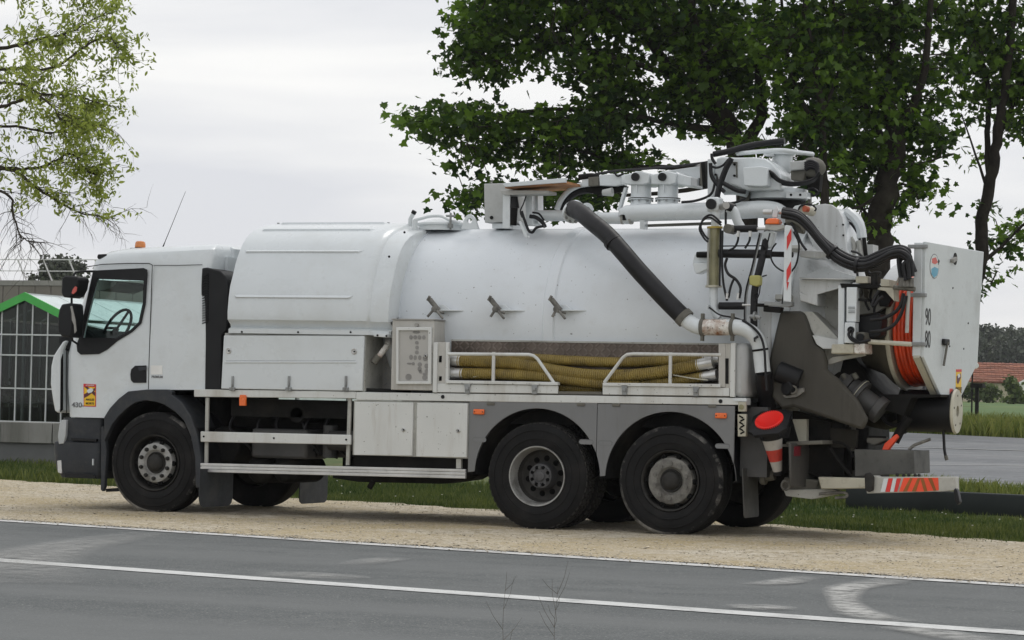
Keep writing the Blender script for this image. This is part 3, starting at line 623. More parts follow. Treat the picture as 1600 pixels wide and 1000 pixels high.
# far wood on the rise, hedge and shrubs
def foliage_quads(mb_pts, s, jit):
    pass
QUAD = np.array([(-.5, 0), (0, -.3), (.5, 0), (.35, .6), (0, .9), (-.4, .55)])
M_PINE = leaf_mat('far_wood_leaf', (.045, .058, .038), (.10, .12, .07), .2)
M_HEDGE = leaf_mat('hedge_leaf', (.05, .085, .02), (.16, .20, .055), .25)
LC, LT = [], []; tk = MB()
for i in range(150):
    D = random.uniform(400, 470); u = 1360+i*3.4+random.uniform(-4, 4) if i < 110 else random.uniform(1880, 2300); b = pd(u, 600, D); zb = terrain(b.x, b.y); H = random.uniform(8, 12.5); cr = random.uniform(2., 4.)
    tb = random.random(); m = 900
    c = rng.normal(0, 1, (m, 3)); c /= np.linalg.norm(c, axis=1)[:, None]; c *= rng.uniform(.45, 1, m)[:, None]**.5
    c = c*np.array([cr, cr, H*.36])+np.array([b.x, b.y, zb+H*.62]); LC.append(c); LT.append(np.clip(rng.normal(tb*.7, .2, m), 0, 1))
    tk.cyl((b.x, b.y, zb-1), (b.x, b.y, zb+H*.6), .25, 5)
m = 9000
lc = np.concatenate(LC); o = leaf_cloud('far_wood', lc, .55, QUAD, M_PINE, None, np.concatenate(LT), flat=1.5)
tk.build('far_wood_trunks', M_BARK, kind='stuff')
def bush(name, label, u, v, D, w, h, n, mt=None, size=.2, cat='bush', group=None, dep=None, trunk=True, tb=.3):
    b = pd(u, 600, D); zb = terrain(b.x, b.y); T = thing(name, (b.x, b.y, zb), label, cat, group)
    cl = [np.array([b.x+random.uniform(-.6, .6)*w/2, b.y+random.uniform(-.6, .6)*(dep or w)/2, zb+h*random.uniform(.3, .8)]) for _ in range(9)]
    C_ = np.concatenate([rng.normal(0, 1, (n//9, 3))*np.array([w*.15, (dep or w)*.15, h*.13])+c for c in cl])
    tt = np.clip(rng.normal(tb, .25, len(C_)), 0, 1)
    mb = MB()
    for c in cl: mb.tube([(b.x, b.y, zb-.1), ((b.x+c[0])/2, (b.y+c[1])/2, zb+h*.25), tuple(c)], [.05*h/3, .04*h/3, .015], 5, cap=False)
    mb.build('stems', M_BARK, T); leaf_cloud('foliage', C_, size, QUAD, mt or M_HEDGE, T, tt, flat=1.3); return T
for i, (u, D, w, h, lab) in enumerate([(1528, 205, 3.4, 1.45, 'leftmost clump of the green hedge below the tiled roof'), (1546, 203, 1.6, 1.3, 'middle dark green hedge clump before the pale house wall'), (1584, 190, 1.0, 1.8, 'small round leafy tree in front of the white house wall'), (1600, 196, 3.0, .55, 'low green bush at the photo edge below the white gable')]):
    bush('garden_bush', lab, u, 0, D, w, h, 900, size=.26, group='bushes before the tiled house', dep=1.2)
# pine beyond the flat-roofed building at the left
b = pd(97, 600, 190); zb = terrain(b.x, b.y); T = thing('pine_tree', (b.x, b.y, zb), 'dark pine tree showing above the flat roof and its railing', 'tree')
mb = MB(); mb.tube([(b.x, b.y, zb-.3), (b.x+.1, b.y, zb+5), (b.x, b.y, zb+9.8)], [.3, .22, .06], 8); cc = []
for i in range(34):
    u, v = random.gauss(95, 15), 0; v = 445-38*random.random()**.7*(1-abs(u-97)/60); q = pd(u, v, 190+random.uniform(-1, 1)); cc.append(q)
    mb.tube([(b.x, b.y, q.z-.5), ((b.x+q.x)/2, q.y, q.z-.3), q], [.06, .04, .02], 4, cap=False)
for (u, v) in [(122, 415), (128, 420), (75, 410)]: cc.append(pd(u, v, 190))
mb.build('trunk', M_BARK, T); C_ = np.concatenate([rng.normal(0, .26, (60, 3))+np.array(q) for q in cc])
leaf_cloud('foliage', C_, .26, QUAD, leaf_mat('pine_needles', (.05, .06, .045), (.12, .13, .09), .1), T, rng.uniform(0, 1, len(C_)), flat=1.5)

# ------------------------------------------------------------------ tiled house, far right
def far_house():
    D = 215.; s = FPX/D
    def q(u, v, dd=0): return pd(u, v, D+dd)
    b = q(1570, 632); zb = terrain(b.x, b.y)
    T = thing('tiled_house', (b.x, b.y, zb), 'low pale house with weathered orange tile roof far beyond the field', 'house')
    wl = mat('house_render', (.55, .50, .38), .9, var=.06, vs=.5); wg = mat('white_gable', (.78, .77, .72), .8, var=.05, vs=.5)
    tl = [mat('roof_tile_a', (.21, .075, .045), .85, var=.4, vs=1.2, dirt=(.10, .06, .05), dirtf=.6), mat('roof_tile_b', (.27, .11, .065), .85, var=.4, vs=1.5)]
    r = _R0; f = Vector((-math.sin(YAW), math.cos(YAW), 0))
    O = Vector((b.x, b.y, zb)); ang = Matrix((( r.x, f.x, 0), (r.y, f.y, 0), (0, 0, 1)))
    def w(x, y, z): return O+ang @ Vector((x, y, z))
    def bx(mb, x0, x1, y0, y1, z0, z1):
        vs = [w(x, y, z) for z in (z0, z1) for y in (y0, y1) for x in (x0, x1)]
        mb.add(vs, [(0, 2, 3, 1), (4, 5, 7, 6), (0, 1, 5, 4), (2, 6, 7, 3), (0, 4, 6, 2), (1, 3, 7, 5)]); return mb
    zr = q(1560, 568, 4).z-zb; ze = q(1560, 598, 0).z-zb; zg = q(1610, 574).z-zb
    bx(MB(), -3.4, 9, .3, 8, -.5, ze-.05).build('wall', wl, T)
    rf = MB(); rf.add([w(-3.2, 4.2, zr), w(9.5, 4.2, zr), w(9.5, -.1, ze), w(-3.9, -.1, ze), w(-3.9, 8.5, ze), w(9.5, 8.5, ze)], [(0, 1, 2, 3), (0, 4, 5, 1), (0, 3, 4)])
    ro = rf.build('roof', tl[0], T)
    nrow = 9
    for j in range(nrow):                    # courses of tiles
        t0, t1 = j/nrow, (j+1)/nrow; mb = MB(); n = 42
        for k in range(n):
            a, c = k/n, (k+.92)/n; hh = .05+random.uniform(0, .03)
            def pt(x, t, h): 
                xl = -3.9+.7*t; return w(xl+(9.5-xl)*x, -.1+4.3*t, ze+(zr-ze)*t+h)
            mb.add([pt(a, t0, hh+.05), pt(c, t0, hh+.05), pt(c, t1, hh), pt(a, t1, hh), pt(a, t0, 0), pt(c, t0, 0)], [(0, 1, 2, 3), (4, 5, 1, 0)])
        mb.build('tile_course', tl[j % 2], ro)
    bx(MB(), -5.2, -3.3, 1, 6, -.5, ze-.7).build('annexe_wall', wl, T)
    a = MB(); a.add([w(-5.6, .6, ze-.75), w(-3.2, .6, ze-.75), w(-3.2, 6, ze+.3), w(-5.6, 6, ze+.3), w(-5.6, .6, ze-.65), w(-3.2, .6, ze-.65), w(-3.2, 6, ze+.4), w(-5.6, 6, ze+.4)], [(0, 1, 2, 3), (4, 5, 6, 7), (0, 1, 5, 4), (1, 2, 6, 5), (0, 3, 7, 4)]); a.build('annexe_roof', tl[1], T)
    g = MB(); gx0, gx1 = .6, 6.4; gm = (gx0+gx1)/2; zge = ze-.2
    vs = [w(gx0, -1.2, -.5), w(gx1, -1.2, -.5), w(gx1, -1.2, zge), w(gm, -1.2, zg), w(gx0, -1.2, zge)]; vs += [v+ang @ Vector((0, 1.4, 0)) for v in vs]
    g.add(vs, [(0, 1, 2, 3, 4), (5, 6, 7, 8, 9), (0, 4, 9, 5), (1, 2, 7, 6), (4, 3, 8, 9), (3, 2, 7, 8)]); g.build('gable_wall', wg, T)
    bb = MB(); bb.beam(w(gx0-.4, -1.3, zge-.22), w(gm, -1.3, zg+.12), .12, .22); bb.beam(w(gx1+.4, -1.3, zge-.22), w(gm, -1.3, zg+.12), .12, .22); bb.build('bargeboard', mat('white_board', (.8, .8, .78), .6), T)
    fr = bx(MB(), 1.6, 2.9, -1.27, -1.2, ze-2.1, ze-.9).build('window', mat('white_board', (.8, .8, .78), .6), T)
    bx(MB(), 1.7, 2.2, -1.29, -1.26, ze-2.0, ze-1.0).build('pane', M_INT, fr); bx(MB(), 2.3, 2.8, -1.29, -1.26, ze-2.0, ze-1.0).build('pane', M_INT, fr)
far_house()
# dark post with board, and round mirror on a pole, in the field
b = pd(1527, 600, 82); zb = terrain(b.x, b.y); T = thing('board_post', (b.x, b.y, zb), 'dark post carrying a small flat board at the field edge', 'post')
zt = pd(1527, 606, 82).z
MB().box(b.x-.05, b.x+.05, b.y-.05, b.y+.05, zb-.2, zt).build('post', M_DK, T); MB().box(b.x-.17, b.x+.2, b.y-.2, b.y+.2, zt-.0, zt+.14).build('board', M_DK, T)
b = pd(1519, 600, 95); zb = terrain(b.x, b.y); T = thing('traffic_mirror', (b.x, b.y, zb), 'round white mirror on a thin dark pole before the tiled roof', 'mirror')
zt = pd(1519, 573, 95).z; MB().cyl((b.x, b.y, zb-.2), (b.x, b.y, zt), .03, 8).build('pole', M_DK, T)
o = MB(); o.lathe([(0, .001), (0, .10), (.03, .11), (.06, .001)], (b.x+.13, b.y-.1, zt+.04), 'Y', 20); o.build('mirror_disc', mat('white_disc', (.75, .75, .75), .3), T)

# ------------------------------------------------------------------ greenhouse
def greenhouse():
    D = 95.; b = pd(38, 600, D); zb = terrain(b.x, b.y)-.05; y0 = b.y; xc = b.x
    def atY(u, v, dy=0): return p(u, v, y0+dy)
    zp = atY(38, 462).z; zev = atY(105, 500).z; xr = atY(117, 506).x; hw = xr-xc; xl = xc-hw; ln = 26.
    zev = zp-(zp-zev)*1.0
    T = thing('greenhouse', (xc, y0, zb), 'glass greenhouse with bright green gable trim at the left edge', 'greenhouse')
    fm = mat('greenhouse_frame', (.58, .60, .61), .45, .3, var=.08); gr = mat('green_trim', (.07, .45, .085), .5, var=.05)
    bars = sorted([atY(u, 560).x for u in (2, 26, 50, 74, 98)]+[xl]+[atY(u, 560).x for u in (-22, -46)])
    bars = [x for x in bars if xl-.01 <= x <= xr]+[xr]
    zs = [atY(38, v).z for v in (659, 607, 555, 523)]
    def rz(x): return zp-(zp-zev)*abs(x-xc)/hw
    for x in bars: MB().box(x-.024, x+.024, y0-.04, y0+.04, zb, rz(x)).build('glazing_bar', fm, T)
    MB().box(xc-.17, xc-.07, y0+.05, y0+.15, zb, zp-.1).build('post', fm, T); MB().box(xc+.02, xc+.12, y0+.25, y0+.35, zb, zp-.1).build('post', fm, T)
    for z in zs+[zb+.05]: MB().box(xl, xr, y0-.07, y0-.042, z-.026, z+.026).build('cross_rail', fm, T)
    zz = [zb]+sorted(zs)
    for i in range(len(bars)-1):
        a, c = bars[i], bars[i+1]
        for k in range(len(zz)):
            lo = zz[k]
            if k+1 < len(zz): poly = [(a, lo), (c, lo), (c, zz[k+1]), (a, zz[k+1])]
            else: poly = [(a, lo), (c, lo), (c, rz(c))]+([(xc, zp)] if a < xc < c else [])+[(a, rz(a))]
            MB().prism(poly, y0-.008, y0+.002).build('pane', M_GHG, T)
    for sgn in (-1, 1):
        x1 = xc+sgn*(hw+.12); z1 = zp-(zp-zev)*(hw+.12)/hw
        MB().prism([(xc, zp+.12), (x1, z1+.12), (x1, z1-.17), (xc, zp-.17)], y0-.16, y0-.08).build('gable_trim', gr, T)
        # roof
        rf = mat('polycarbonate_roof', (.62, .69, .69), .35, var=.1, vs=2)
        for k in range(13):
            ya, yb = y0+.02+k*2, y0+.02+k*2+1.94
            vs = [(xc, ya, zp+.03), (xc+sgn*hw, ya, zev+.03), (xc+sgn*hw, yb, zev+.03), (xc, yb, zp+.03)]; vs += [(x, y, z+.03) for x, y, z in vs]
            MB().add(vs, [(0, 1, 2, 3), (4, 5, 6, 7), (0, 1, 5, 4), (1, 2, 6, 5), (2, 3, 7, 6), (3, 0, 4, 7)]).build('roof_panel', rf, T)
        MB().box(xc+sgn*hw-.03, xc+sgn*hw+.03, y0+.1, y0+ln, zb, zb+.6).build('base_wall', M_RAIL1, T)
        for k in range(14): MB().box(xc+sgn*hw-.04, xc+sgn*hw+.04, y0+.06+k*2, y0+.14+k*2, zb, zev).build('side_post', fm, T)
        for k in range(13): MB().box(xc+sgn*hw-.006, xc+sgn*hw+.006, y0+.15+k*2, y0+2.05+k*2, zb+.6, zev-.05).build('side_pane', M_GHG, T)
    MB().beam((xc, y0, zp+.05), (xc, y0+ln, zp+.05), .1, .08).build('ridge', fm, T)
    MB().box(xl, xr, y0-.05, y0+ln, zb-.8, zb+.02).build('base_slab', M_RAIL1, T)
    for k in range(4):
        y = y0+4+k*5; MB().box(xl+.1, xr-.1, y, y+.06, zb, zb+(1.1 if k < 2 else 2.6)).build('interior_dark_sheet', mat('interior_dark', (.03, .035, .03), .8), T)  # dark sheets added to stand in for the shade inside the greenhouse
    for k in range(6):
        ya, yb = y0+.3+k*4.3, y0+4.4+k*4.3; xa_, xb_ = xc+hw+.05, xc+hw+4.2; vs = [(xa_, ya, zev-.12), (xb_, ya, zev-.95), (xb_, yb, zev-.95), (xa_, yb, zev-.12)]; vs += [(x, y, z+.05) for x, y, z in vs]
        MB().add(vs, [(0, 1, 2, 3), (4, 5, 6, 7), (0, 1, 5, 4), (1, 2, 6, 5), (2, 3, 7, 6), (3, 0, 4, 7)]).build('lean_to_panel', rf, T)
        MB().box(xb_-.05, xb_+.05, ya, ya+.1, zb, zev-.95).build('side_post', fm, T); MB().box(xb_-.02, xb_, ya+.1, yb, zb, zev-1.0).build('side_wall_panel', rf, T)
    # staging with plants and pots
    for k in range(3):
        zt = zb+.75; y = y0+1.1+k*1.2
        t = thing('plant_bench', (xc, y, zb), ['front', 'middle', 'rear'][k]+' metal plant bench inside the greenhouse gable', 'bench', 'plant benches inside the greenhouse')
        MB().box(xl+.3, xr-.3, y-.35, y+.35, zt, zt+.05).build('bench_top', M_GALV, t)
        for x in (xl+.4, xc, xr-.4): MB().box(x-.03, x+.03, y-.03, y+.03, zb, zt).build('leg', M_GALV, t)
        for j in range(5):
            x = xl+.5+j*(xr-xl-1)/4+random.uniform(-.15, .15); po = thing('potted_plant', (x, y, zt+.05), 'small plant in a pale pot, '+['far left', 'second from the left', 'middle', 'second from the right', 'far right'][j]+' on the '+['front', 'middle', 'rear'][k]+' greenhouse bench', 'plant', 'small potted plants on the greenhouse benches')
            MB().tube([(x, y, zt+.05), (x, y, zt+.27)], [.10, .14], 10).build('pot', [M_CREAM, M_GALV][j % 2], po)
            C_ = rng.normal(0, .12, (60, 3))+np.array([x, y, zt+.42]); leaf_cloud('foliage', C_, .12, QUAD, M_HEDGE, po, rng.uniform(0, 1, 60), flat=1.4)
    return xc, y0
greenhouse()
# flat-roofed brown hall with roof railing
def hall():
    D = 150.; b = pd(60, 600, D); y0 = b.y; zb = terrain(b.x, y0)
    zt = p(60, 440, y0).z; xl = p(-140, 440, y0).x; xr = p(420, 440, y0).x
    T = thing('flat_roofed_hall', ((xl+xr)/2, y0, zb), 'long brown clad hall with flat roof behind the greenhouse', 'building')
    cl = mat('brown_cladding', (.185, .165, .145), .7, var=.05, vs=.3, dirt=(.12, .10, .09), dirtf=.4, ds=.4, streak=True)
    MB().box(xl, xr, y0, y0+25, zb-1.5, zt).build('wall', cl, T)
    n = int((xr-xl)/1.0)
    for k in range(n):
        x = xl+(xr-xl)*k/n; MB().box(x+.02, x+(xr-xl)/n-.04, y0-.05, y0-.003, zb, zt-.25).build('panel', cl, T)
    MB().box(xl-.1, xr+.1, y0-.1, y0+.3, zt-.22, zt+.06).build('parapet', mat('parapet_cap', (.26, .25, .235), .6), T)
    wr = mat('white_railing', (.72, .72, .72), .5, var=.05); R_ = thing('roof_railing', ((xl+xr)/2, y0+1, zt), 'pale leaning safety railing along the flat hall roof', 'railing')
    sp = p(68, 440, y0).x-p(28, 440, y0).x; x = p(28, 440, y0).x-5*sp; z1 = p(20, 405, y0).z; H = z1-zt
    while x < xr:
        MB().beam((x, y0+.9, zt+.05), (x-.28, y0+.35, zt+H), .05, .07).build('railing_post', wr, R_); x += sp
    for t in (1., .5, .06): MB().beam((xl, y0+.9-.55*t, zt+H*t), (xr, y0+.9-.55*t, zt+H*t), .05, .05).build('rail', wr, R_)
hall()

# dry weeds on the near verge
M_DRY = mat('dry_stem', (.10, .075, .055), .9, var=.2)
for (u, v0, v1, D, lab, sd_) in [(788, 893, 1010, 9.3, 'taller dry brown weed stalk at the bottom edge of the photo', 3), (868, 915, 1010, 9.6, 'shorter dry branching weed right of the taller stalk', 5)]:
    random.seed(sd_); a = pd(u, 1060, D); a.z = 0; T = thing('dry_weed', a, lab, 'weed', 'dry weeds on the near verge'); mb = MB(); top = pd(u+4, v0, D)
    q = spline([a, a.lerp(top, .35)+Vector((.012, 0, 0)), a.lerp(top, .7)-Vector((.01, 0, 0)), top], 6); mb.tube(q, [.0013-.0009*i/len(q) for i in range(len(q))], 5)
    for k in range(4, len(q)-1):
        for sg in (-1, 1):
            if random.random() < .55: d = Vector((sg*random.uniform(.02, .055), random.gauss(0, .03), random.uniform(.05, .12))); mb.tube([q[k], q[k]+d*.5+Vector((sg*.006, 0, 0)), q[k]+d], [.0008, .0006, .0004], 4)
    mb.build('stem', M_DRY, T)
random.seed(11)

# ================================================================== the vacuum truck
TR = thing('vacuum_truck', (3.3, 1.25, 0), 'white three-axle vacuum tanker truck parked on the gravel lay-by', 'truck')
def xz(pts, Y=0.): return [((q := p(u, v, Y)).x, q.z) for u, v in pts]
def loftx(levels, rf=.2, rr=.05, y0=.04, y1=2.46, n=6, rf_y=None):
    """horizontal rounded-rectangle sections: (z, x_front, x_rear, inset)"""
    rows = []
    for (z, xf, xr, ins) in levels:
        ya, yb = y0+ins, y1-ins; r = min(rf, (yb-ya)/2-.01); q = min(rr, r); row = []
        for (cx, cy, rad, a0) in ((xf+r, ya+r, r, 180), (xr-q, ya+q, q, 270), (xr-q, yb-q, q, 0), (xf+r, yb-r, r, 90)):
            for k in range(n+1):
                a = math.radians(a0+90*k/n); row.append((cx+rad*math.cos(a), cy+rad*math.sin(a), z(cx+rad*math.cos(a)) if callable(z) else z))
        row.append(row[0]); rows.append(row)
    return rows
def loft_mb(rows):
    mb = MB(); mb.sheet(rows); n = len(rows[0])-1
    mb.add(rows[0][:-1], [tuple(range(n))]); mb.add(rows[-1][:-1], [tuple(range(n))[::-1]]); return mb
def rx(u, v, Y=.12): return p(u, v, Y).x

# ---- cab
def zroof(k, z0): return lambda x: z0+k*(x+.7)*.045
lev = [(.965, rx(103, 650), .60, 0), (1.3, rx(100, 600), .60, 0), (1.62, rx(101, 550), .60, 0), (1.76, rx(106, 531), .60, 0), (2.25, rx(126, 458), .60, .01), (2.52, rx(138, 418), .60, .02),
       (zroof(.6, 2.60), rx(140, 408), .605, .028), (zroof(1, 2.665), rx(147, 400), .60, .06), (zroof(1, 2.705), rx(157, 396), .58, .12), (zroof(1, 2.735), rx(172, 393), .54, .24), (zroof(1, 2.75), rx(192, 391), .45, .42)]
rows_o = loftx(lev, .22, .06)
cabo = loft_mb(rows_o).build('cab_shell', M_W)
lev_i = [((z if not callable(z) else (lambda x, z=z: z(x)-.05)), xf+.06, xr-.06, ins+.06) for (z, xf, xr, ins) in [(1.02,)+lev[0][1:]]+lev[1:]]
cin = loft_mb(loftx(lev_i, .18, .04)).build('cut', None)
WIN = xz([(147, 424), (222, 420), (226, 424), (223, 472), (216, 503), (203, 517), (180, 531), (152, 532), (124, 530), (128, 505), (138, 462)])
cw = MB().prism(WIN, -.2, 2.7).build('cut', None)
cs = MB().prism([(-1.9, 1.86), (-1.9, 2.50), (rx(141, 418)+.22, 2.50), (rx(112, 520)+.22, 1.86)], .20, 2.30).build('cut', None)
ARCH_O = [(163, 656), (172, 638), (186, 623), (201, 611.5), (232, 609), (330, 609)]
ca = MB().prism(xz(ARCH_O)+[(1.2, .5), (-.57, .5)], -.2, 2.7).build('cut', None)
CAB = boolean(cabo, [cin, cw, cs, ca]); tie(CAB, TR); CAB.name = 'cab'
# panel gaps
def seam(name, pts, Y, w=.009, par=None, m=None): 
    q = [p(u, v, Y) for u, v in pts]; mb = MB(); mb.tube([(a.x, Y, a.z) for a in q], w/2, 6, smooth=True); return mb.build(name, m or M_CREV, par or CAB)
seam('door_seam', [(104, 540), (103.5, 600), (104, 650)], .040); seam('door_seam', [(136, 417), (160, 413), (200, 411.5), (233, 411.5), (238, 414), (236.5, 460), (233, 560), (232, 608)], .04)
seam('roof_seam', [(240, 414.5), (280, 414.5), (316, 413.5)], .05, .006)
# window trim, glass
TRIM = xz([(143.6, 422.5), (222, 418.5), (226.8, 421), (227.5, 426), (224.5, 475), (218, 505), (204, 518.5), (181, 532.5), (165, 546), (152, 553), (124, 554), (118.5, 549), (117.5, 538), (121, 529), (133, 470)])
GL = xz([(150, 435.5), (222.5, 438.5), (221, 473), (214.5, 503), (202, 515), (179, 528.5), (127, 527.5), (138, 478)])
wt = MB().holed(TRIM, [GL], .022, .045).build('window_trim', M_BLK, CAB, bev=.004)
MB().prism(GL, .05, .056).build('side_window', M_GLASS, CAB)
MB().prism(GL, 2.444, 2.45).build('side_window', M_GLASS, CAB)
MB().holed(TRIM, [GL], 2.455, 2.478).build('window_trim', M_BLK, CAB)
q = [(rx(141, 418)-.0, 2.52), (rx(106, 531)-.0, 1.80)]
MB().add([(q[1][0]+.07, .2, q[1][1]), (q[1][0]+.07, 2.3, q[1][1]), (q[0][0]+.07, 2.3, q[0][1]), (q[0][0]+.07, .2, q[0][1])], [(0, 1, 2, 3)]).build('windscreen', M_GLASS, CAB)
# interior
MB().prism(xz([(118, 529), (150, 517), (165, 516), (178, 529), (150, 545), (122, 550)], .5), .15, 2.35).build('dashboard', M_INT, CAB, bev=.02)
sw = MB(); c = p(183, 513, .62); rr = .225; ax = Matrix.Rotation(math.radians(-62), 3, 'Y')
sw.tube([c+ax @ Vector((rr*math.cos(a), rr*math.sin(a), 0)) for a in np.linspace(0, 2*PI, 29)], .016, 8, cap=False)
for a in (0.3, 2.8, 4.7): sw.cyl(c, c+ax @ Vector((rr*math.cos(a), rr*math.sin(a), 0)), .014, 6)
sw.cyl(c, c+Vector((-.25, 0, -.3)), .03, 8); sw.build('steering_wheel', M_INT, CAB)
for yy in (.35, 1.65):
    st_ = MB(); st_.box(-.25, .25, yy, yy+.48, 1.35, 1.5); st_.obox((.32, yy+.24, 1.75), (.12, .46, .60), Matrix.Rotation(.15, 3, 'Y')); st_.build('seat', M_INT, CAB, bev=.03)
MB().box(.42, .50, .15, 2.35, 1.3, 2.6).build('bunk_curtain', M_INT, CAB)
vz = MB(); vz.prism(xz([(156, 445), (163, 438), (192, 440), (196, 443), (188, 450), (172, 456), (160, 455)], .5), .35, 1.0); vz.build('sun_visor', mat('visor_grey', (.20, .19, .175), .8), CAB, bev=.008)
# roof lamp, beacon, aerial
c = p(161, 401, .17); MB().prism(xz([(153.5, 402), (155, 397.5), (168, 397), (169.5, 399.5), (166, 404), (155, 405)], .13), .10, .2).build('roof_marker_lamp', M_BLK, CAB, bev=.008)
c = p(219, 389, .45); bz = c.z-.02
o = MB(); o.lathe([(0, .001), (0, .062), (.03, .062), (.035, .055)], (c.x, .45, bz), 'Z', 20); o.build('beacon_base', M_BLK, CAB)
o = MB(); o.lathe([(.03, .054), (.045, .057), (.075, .055), (.095, .047), (.103, .03), (.105, .001)], (c.x, .45, bz), 'Z', 20); o.build('beacon_lens', mat('beacon_amber', (.62, .20, .04), .3, var=.2, coat=.5), CAB)
MB().box(c.x-.11, c.x-.03, .43, .47, bz-.0, bz+.03).build('beacon_bracket', M_BLK, CAB)
a, b = p(254.5, 386, .9), p(290, 299, .9); MB().tube([a, a.lerp(b, .1), b], [.008, .004, .002], 6).build('aerial', M_BLK, CAB)
# mirrors
MB().tube([p(150, 424, .05), p(130, 424, -.05), p(118, 425.5, -.16), p(113, 434, -.18)], .012, 8).build('mirror_arm', M_BLK, CAB)
MB().tube([p(112, 465, -.18), p(112, 520, -.18), p(113, 532, -.14), p(122, 538, -.02)], .012, 8).build('mirror_arm', M_BLK, CAB)
def mirror(name, pts, y0, y1, par, m=None): return MB().prism(xz(pts, (y0+y1)/2), y0, y1).build(name, m or M_BLK, par, bev=.018)
o = mirror('wide_mirror', [(105, 436), (109, 431), (129, 432.5), (131.5, 437), (129, 452), (124, 462), (117, 466), (107, 465), (104, 458)], -.28, -.06, CAB)
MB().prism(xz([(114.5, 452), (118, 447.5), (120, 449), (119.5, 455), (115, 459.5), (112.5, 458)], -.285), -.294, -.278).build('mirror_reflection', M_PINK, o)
o = mirror('main_mirror', [(101, 484), (105, 476), (119, 474), (122, 477), (123, 500), (120, 524), (117, 528), (104, 526), (99.5, 518), (99, 495)], -.30, -.08, CAB)
MB().prism(xz([(110.5, 479), (113, 478), (118.5, 500), (120, 517), (117, 521), (116, 508), (113, 500), (112.5, 490)], -.30), -.309, -.298).build('mirror_glass', M_STEEL, o)
# handle
MB().prism(xz([(204.5, 585), (206, 577), (212, 571.5), (229, 571), (229, 598), (209, 598), (205.5, 594)], .04), .022, .05).build('door_handle', M_BLK, CAB, bev=.006)
MB().prism(xz([(216, 574), (229, 573), (229, 578), (218, 580)], .02), .010, .024).build('handle_grip', M_GP, CAB, bev=.004)
# bonnet side strip / grille edge
MB().prism(xz([(101, 533), (107, 532), (100, 548), (99.5, 640), (94, 646), (88, 642), (85, 625), (81.5, 600), (82.5, 572), (86, 556), (93, 545)], .14), .10, 2.40).build('grille_cover', M_W, CAB, bev=.03)
MB().prism(xz([(95.5, 562), (98.5, 553), (98.3, 640), (94.5, 644)], .095), .088, .1).build('grille_gap', M_CREV, CAB)
# bumper
BX = -.05
lv = [(.33, rx(100, 750), rx(160, 750), .03), (.42, rx(94, 742), rx(163, 742), 0), (.62, rx(90, 712), rx(163, 712), 0), (.70, rx(91, 700), rx(163, 700), .0), (.72, rx(97, 695), rx(163, 695), .03), (.955, rx(103, 660), rx(163, 660), .03)]
lv = [(z, a+BX, b, c) for z, a, b, c in lv]
BUM = loft_mb(loftx(lv, .12, .05)).build('bumper', M_GP, TR)
MB().prism(xz([(158, 668), (161, 665), (163, 675), (166, 705), (163, 760), (160, 768), (157, 765)]), .0, .06).build('arch_edge', M_GP, BUM, bev=.006)
MB().prism(xz([(93.5, 663), (97, 656), (104, 656), (103, 680), (100, 693), (92.5, 694), (91, 682)], .04), .03, .3).build('headlamp', mat('headlamp_lens', (.42, .44, .45), .15, var=.1, coat=.8), BUM, bev=.006)
MB().prism(xz([(90, 720), (96, 719), (97.5, 738), (96.5, 740), (91, 738)], .04), .03, .2).build('fog_lamp', M_ALU, BUM, bev=.003)
MB().prism(xz([(102, 739), (145, 741), (150, 745), (149, 748), (102, 746)], .03), .015, .04).build('step_edge', M_BLK, BUM, bev=.004)
MB().prism(xz([(112, 684), (152, 686), (152, 690), (112, 688)], .05), .03, .075).build('step_edge', M_BLK, BUM, bev=.003)
MB().prism(xz([(144.8, 717), (146.3, 717), (146.3, 727), (144.8, 727)], .03), .02, .04).build('step_reflector', M_W, BUM)
MB().prism(xz([(157, 764), (183, 762), (180, 768), (158, 769)]), .1, .14).build('air_dam', M_BLK, BUM)
# wheel arch
AO = [(163.5, 652), (172, 638), (186, 623), (201, 611.5), (231, 608.5), (262, 608.5), (270, 612), (268, 620), (262, 631)]
AI = [(256, 632), (245, 628), (228, 625.5), (212, 629), (199, 638), (186, 650), (176, 663), (166, 684), (163.5, 690)]
MB().prism(xz(AO)+xz(AI), -.012, .06).build('arch_trim', M_GP, CAB, bev=.006)
c0 = p(238, 722, 0).x
MB().sheet([[(c0+.60*math.cos(a), y, .54+.62*math.sin(a)) for a in np.linspace(-.2, PI+.2, 26)] for y in (.03, .62)]).build('arch_liner', M_BLK, CAB)
MB().sheet([[(c0+.60*math.cos(a), y, .54+.62*math.sin(a)) for a in np.linspace(-.2, PI+.2, 26)] for y in (1.9, 2.46)]).build('arch_liner', M_BLK, CAB)
MB().prism(xz([(256, 620), (270, 617), (285, 629), (299, 650), (309, 680), (315, 715), (316, 762), (306.5, 762), (305.5, 715), (299, 682), (288, 657), (274, 643), (258, 633)]), -.015, .42).build('rear_mudguard', M_GP, TR, bev=.01)
def flap(name, X, y0, y1, z0, z1, r=.06, t=.012, m=None, lean=0.):
    pl = [(y0, z1), (y1, z1), (y1, z0+r), (y1-r*.3, z0+r*.3), (y1-r, z0), (y0+r, z0), (y0+r*.3, z0+r*.3), (y0, z0+r)]
    mb = MB().prismx(pl, X, X+t); mb.v = [(x+lean*(z1-z), y, z) for x, y, z in mb.v]; return mb.build(name, m or M_GP, TR, bev=.003)
q0, q1 = px(311, 742, .66), px(362, 790, .66); flap('mud_flap', .66, q0.y, q1.y, q1.z, q0.z+.06, .09)
q0, q1 = px(467, 757, .72), px(510, 785, .72); flap('mud_flap', .72, q0.y, q1.y, q1.z, q0.z+.15, .07)
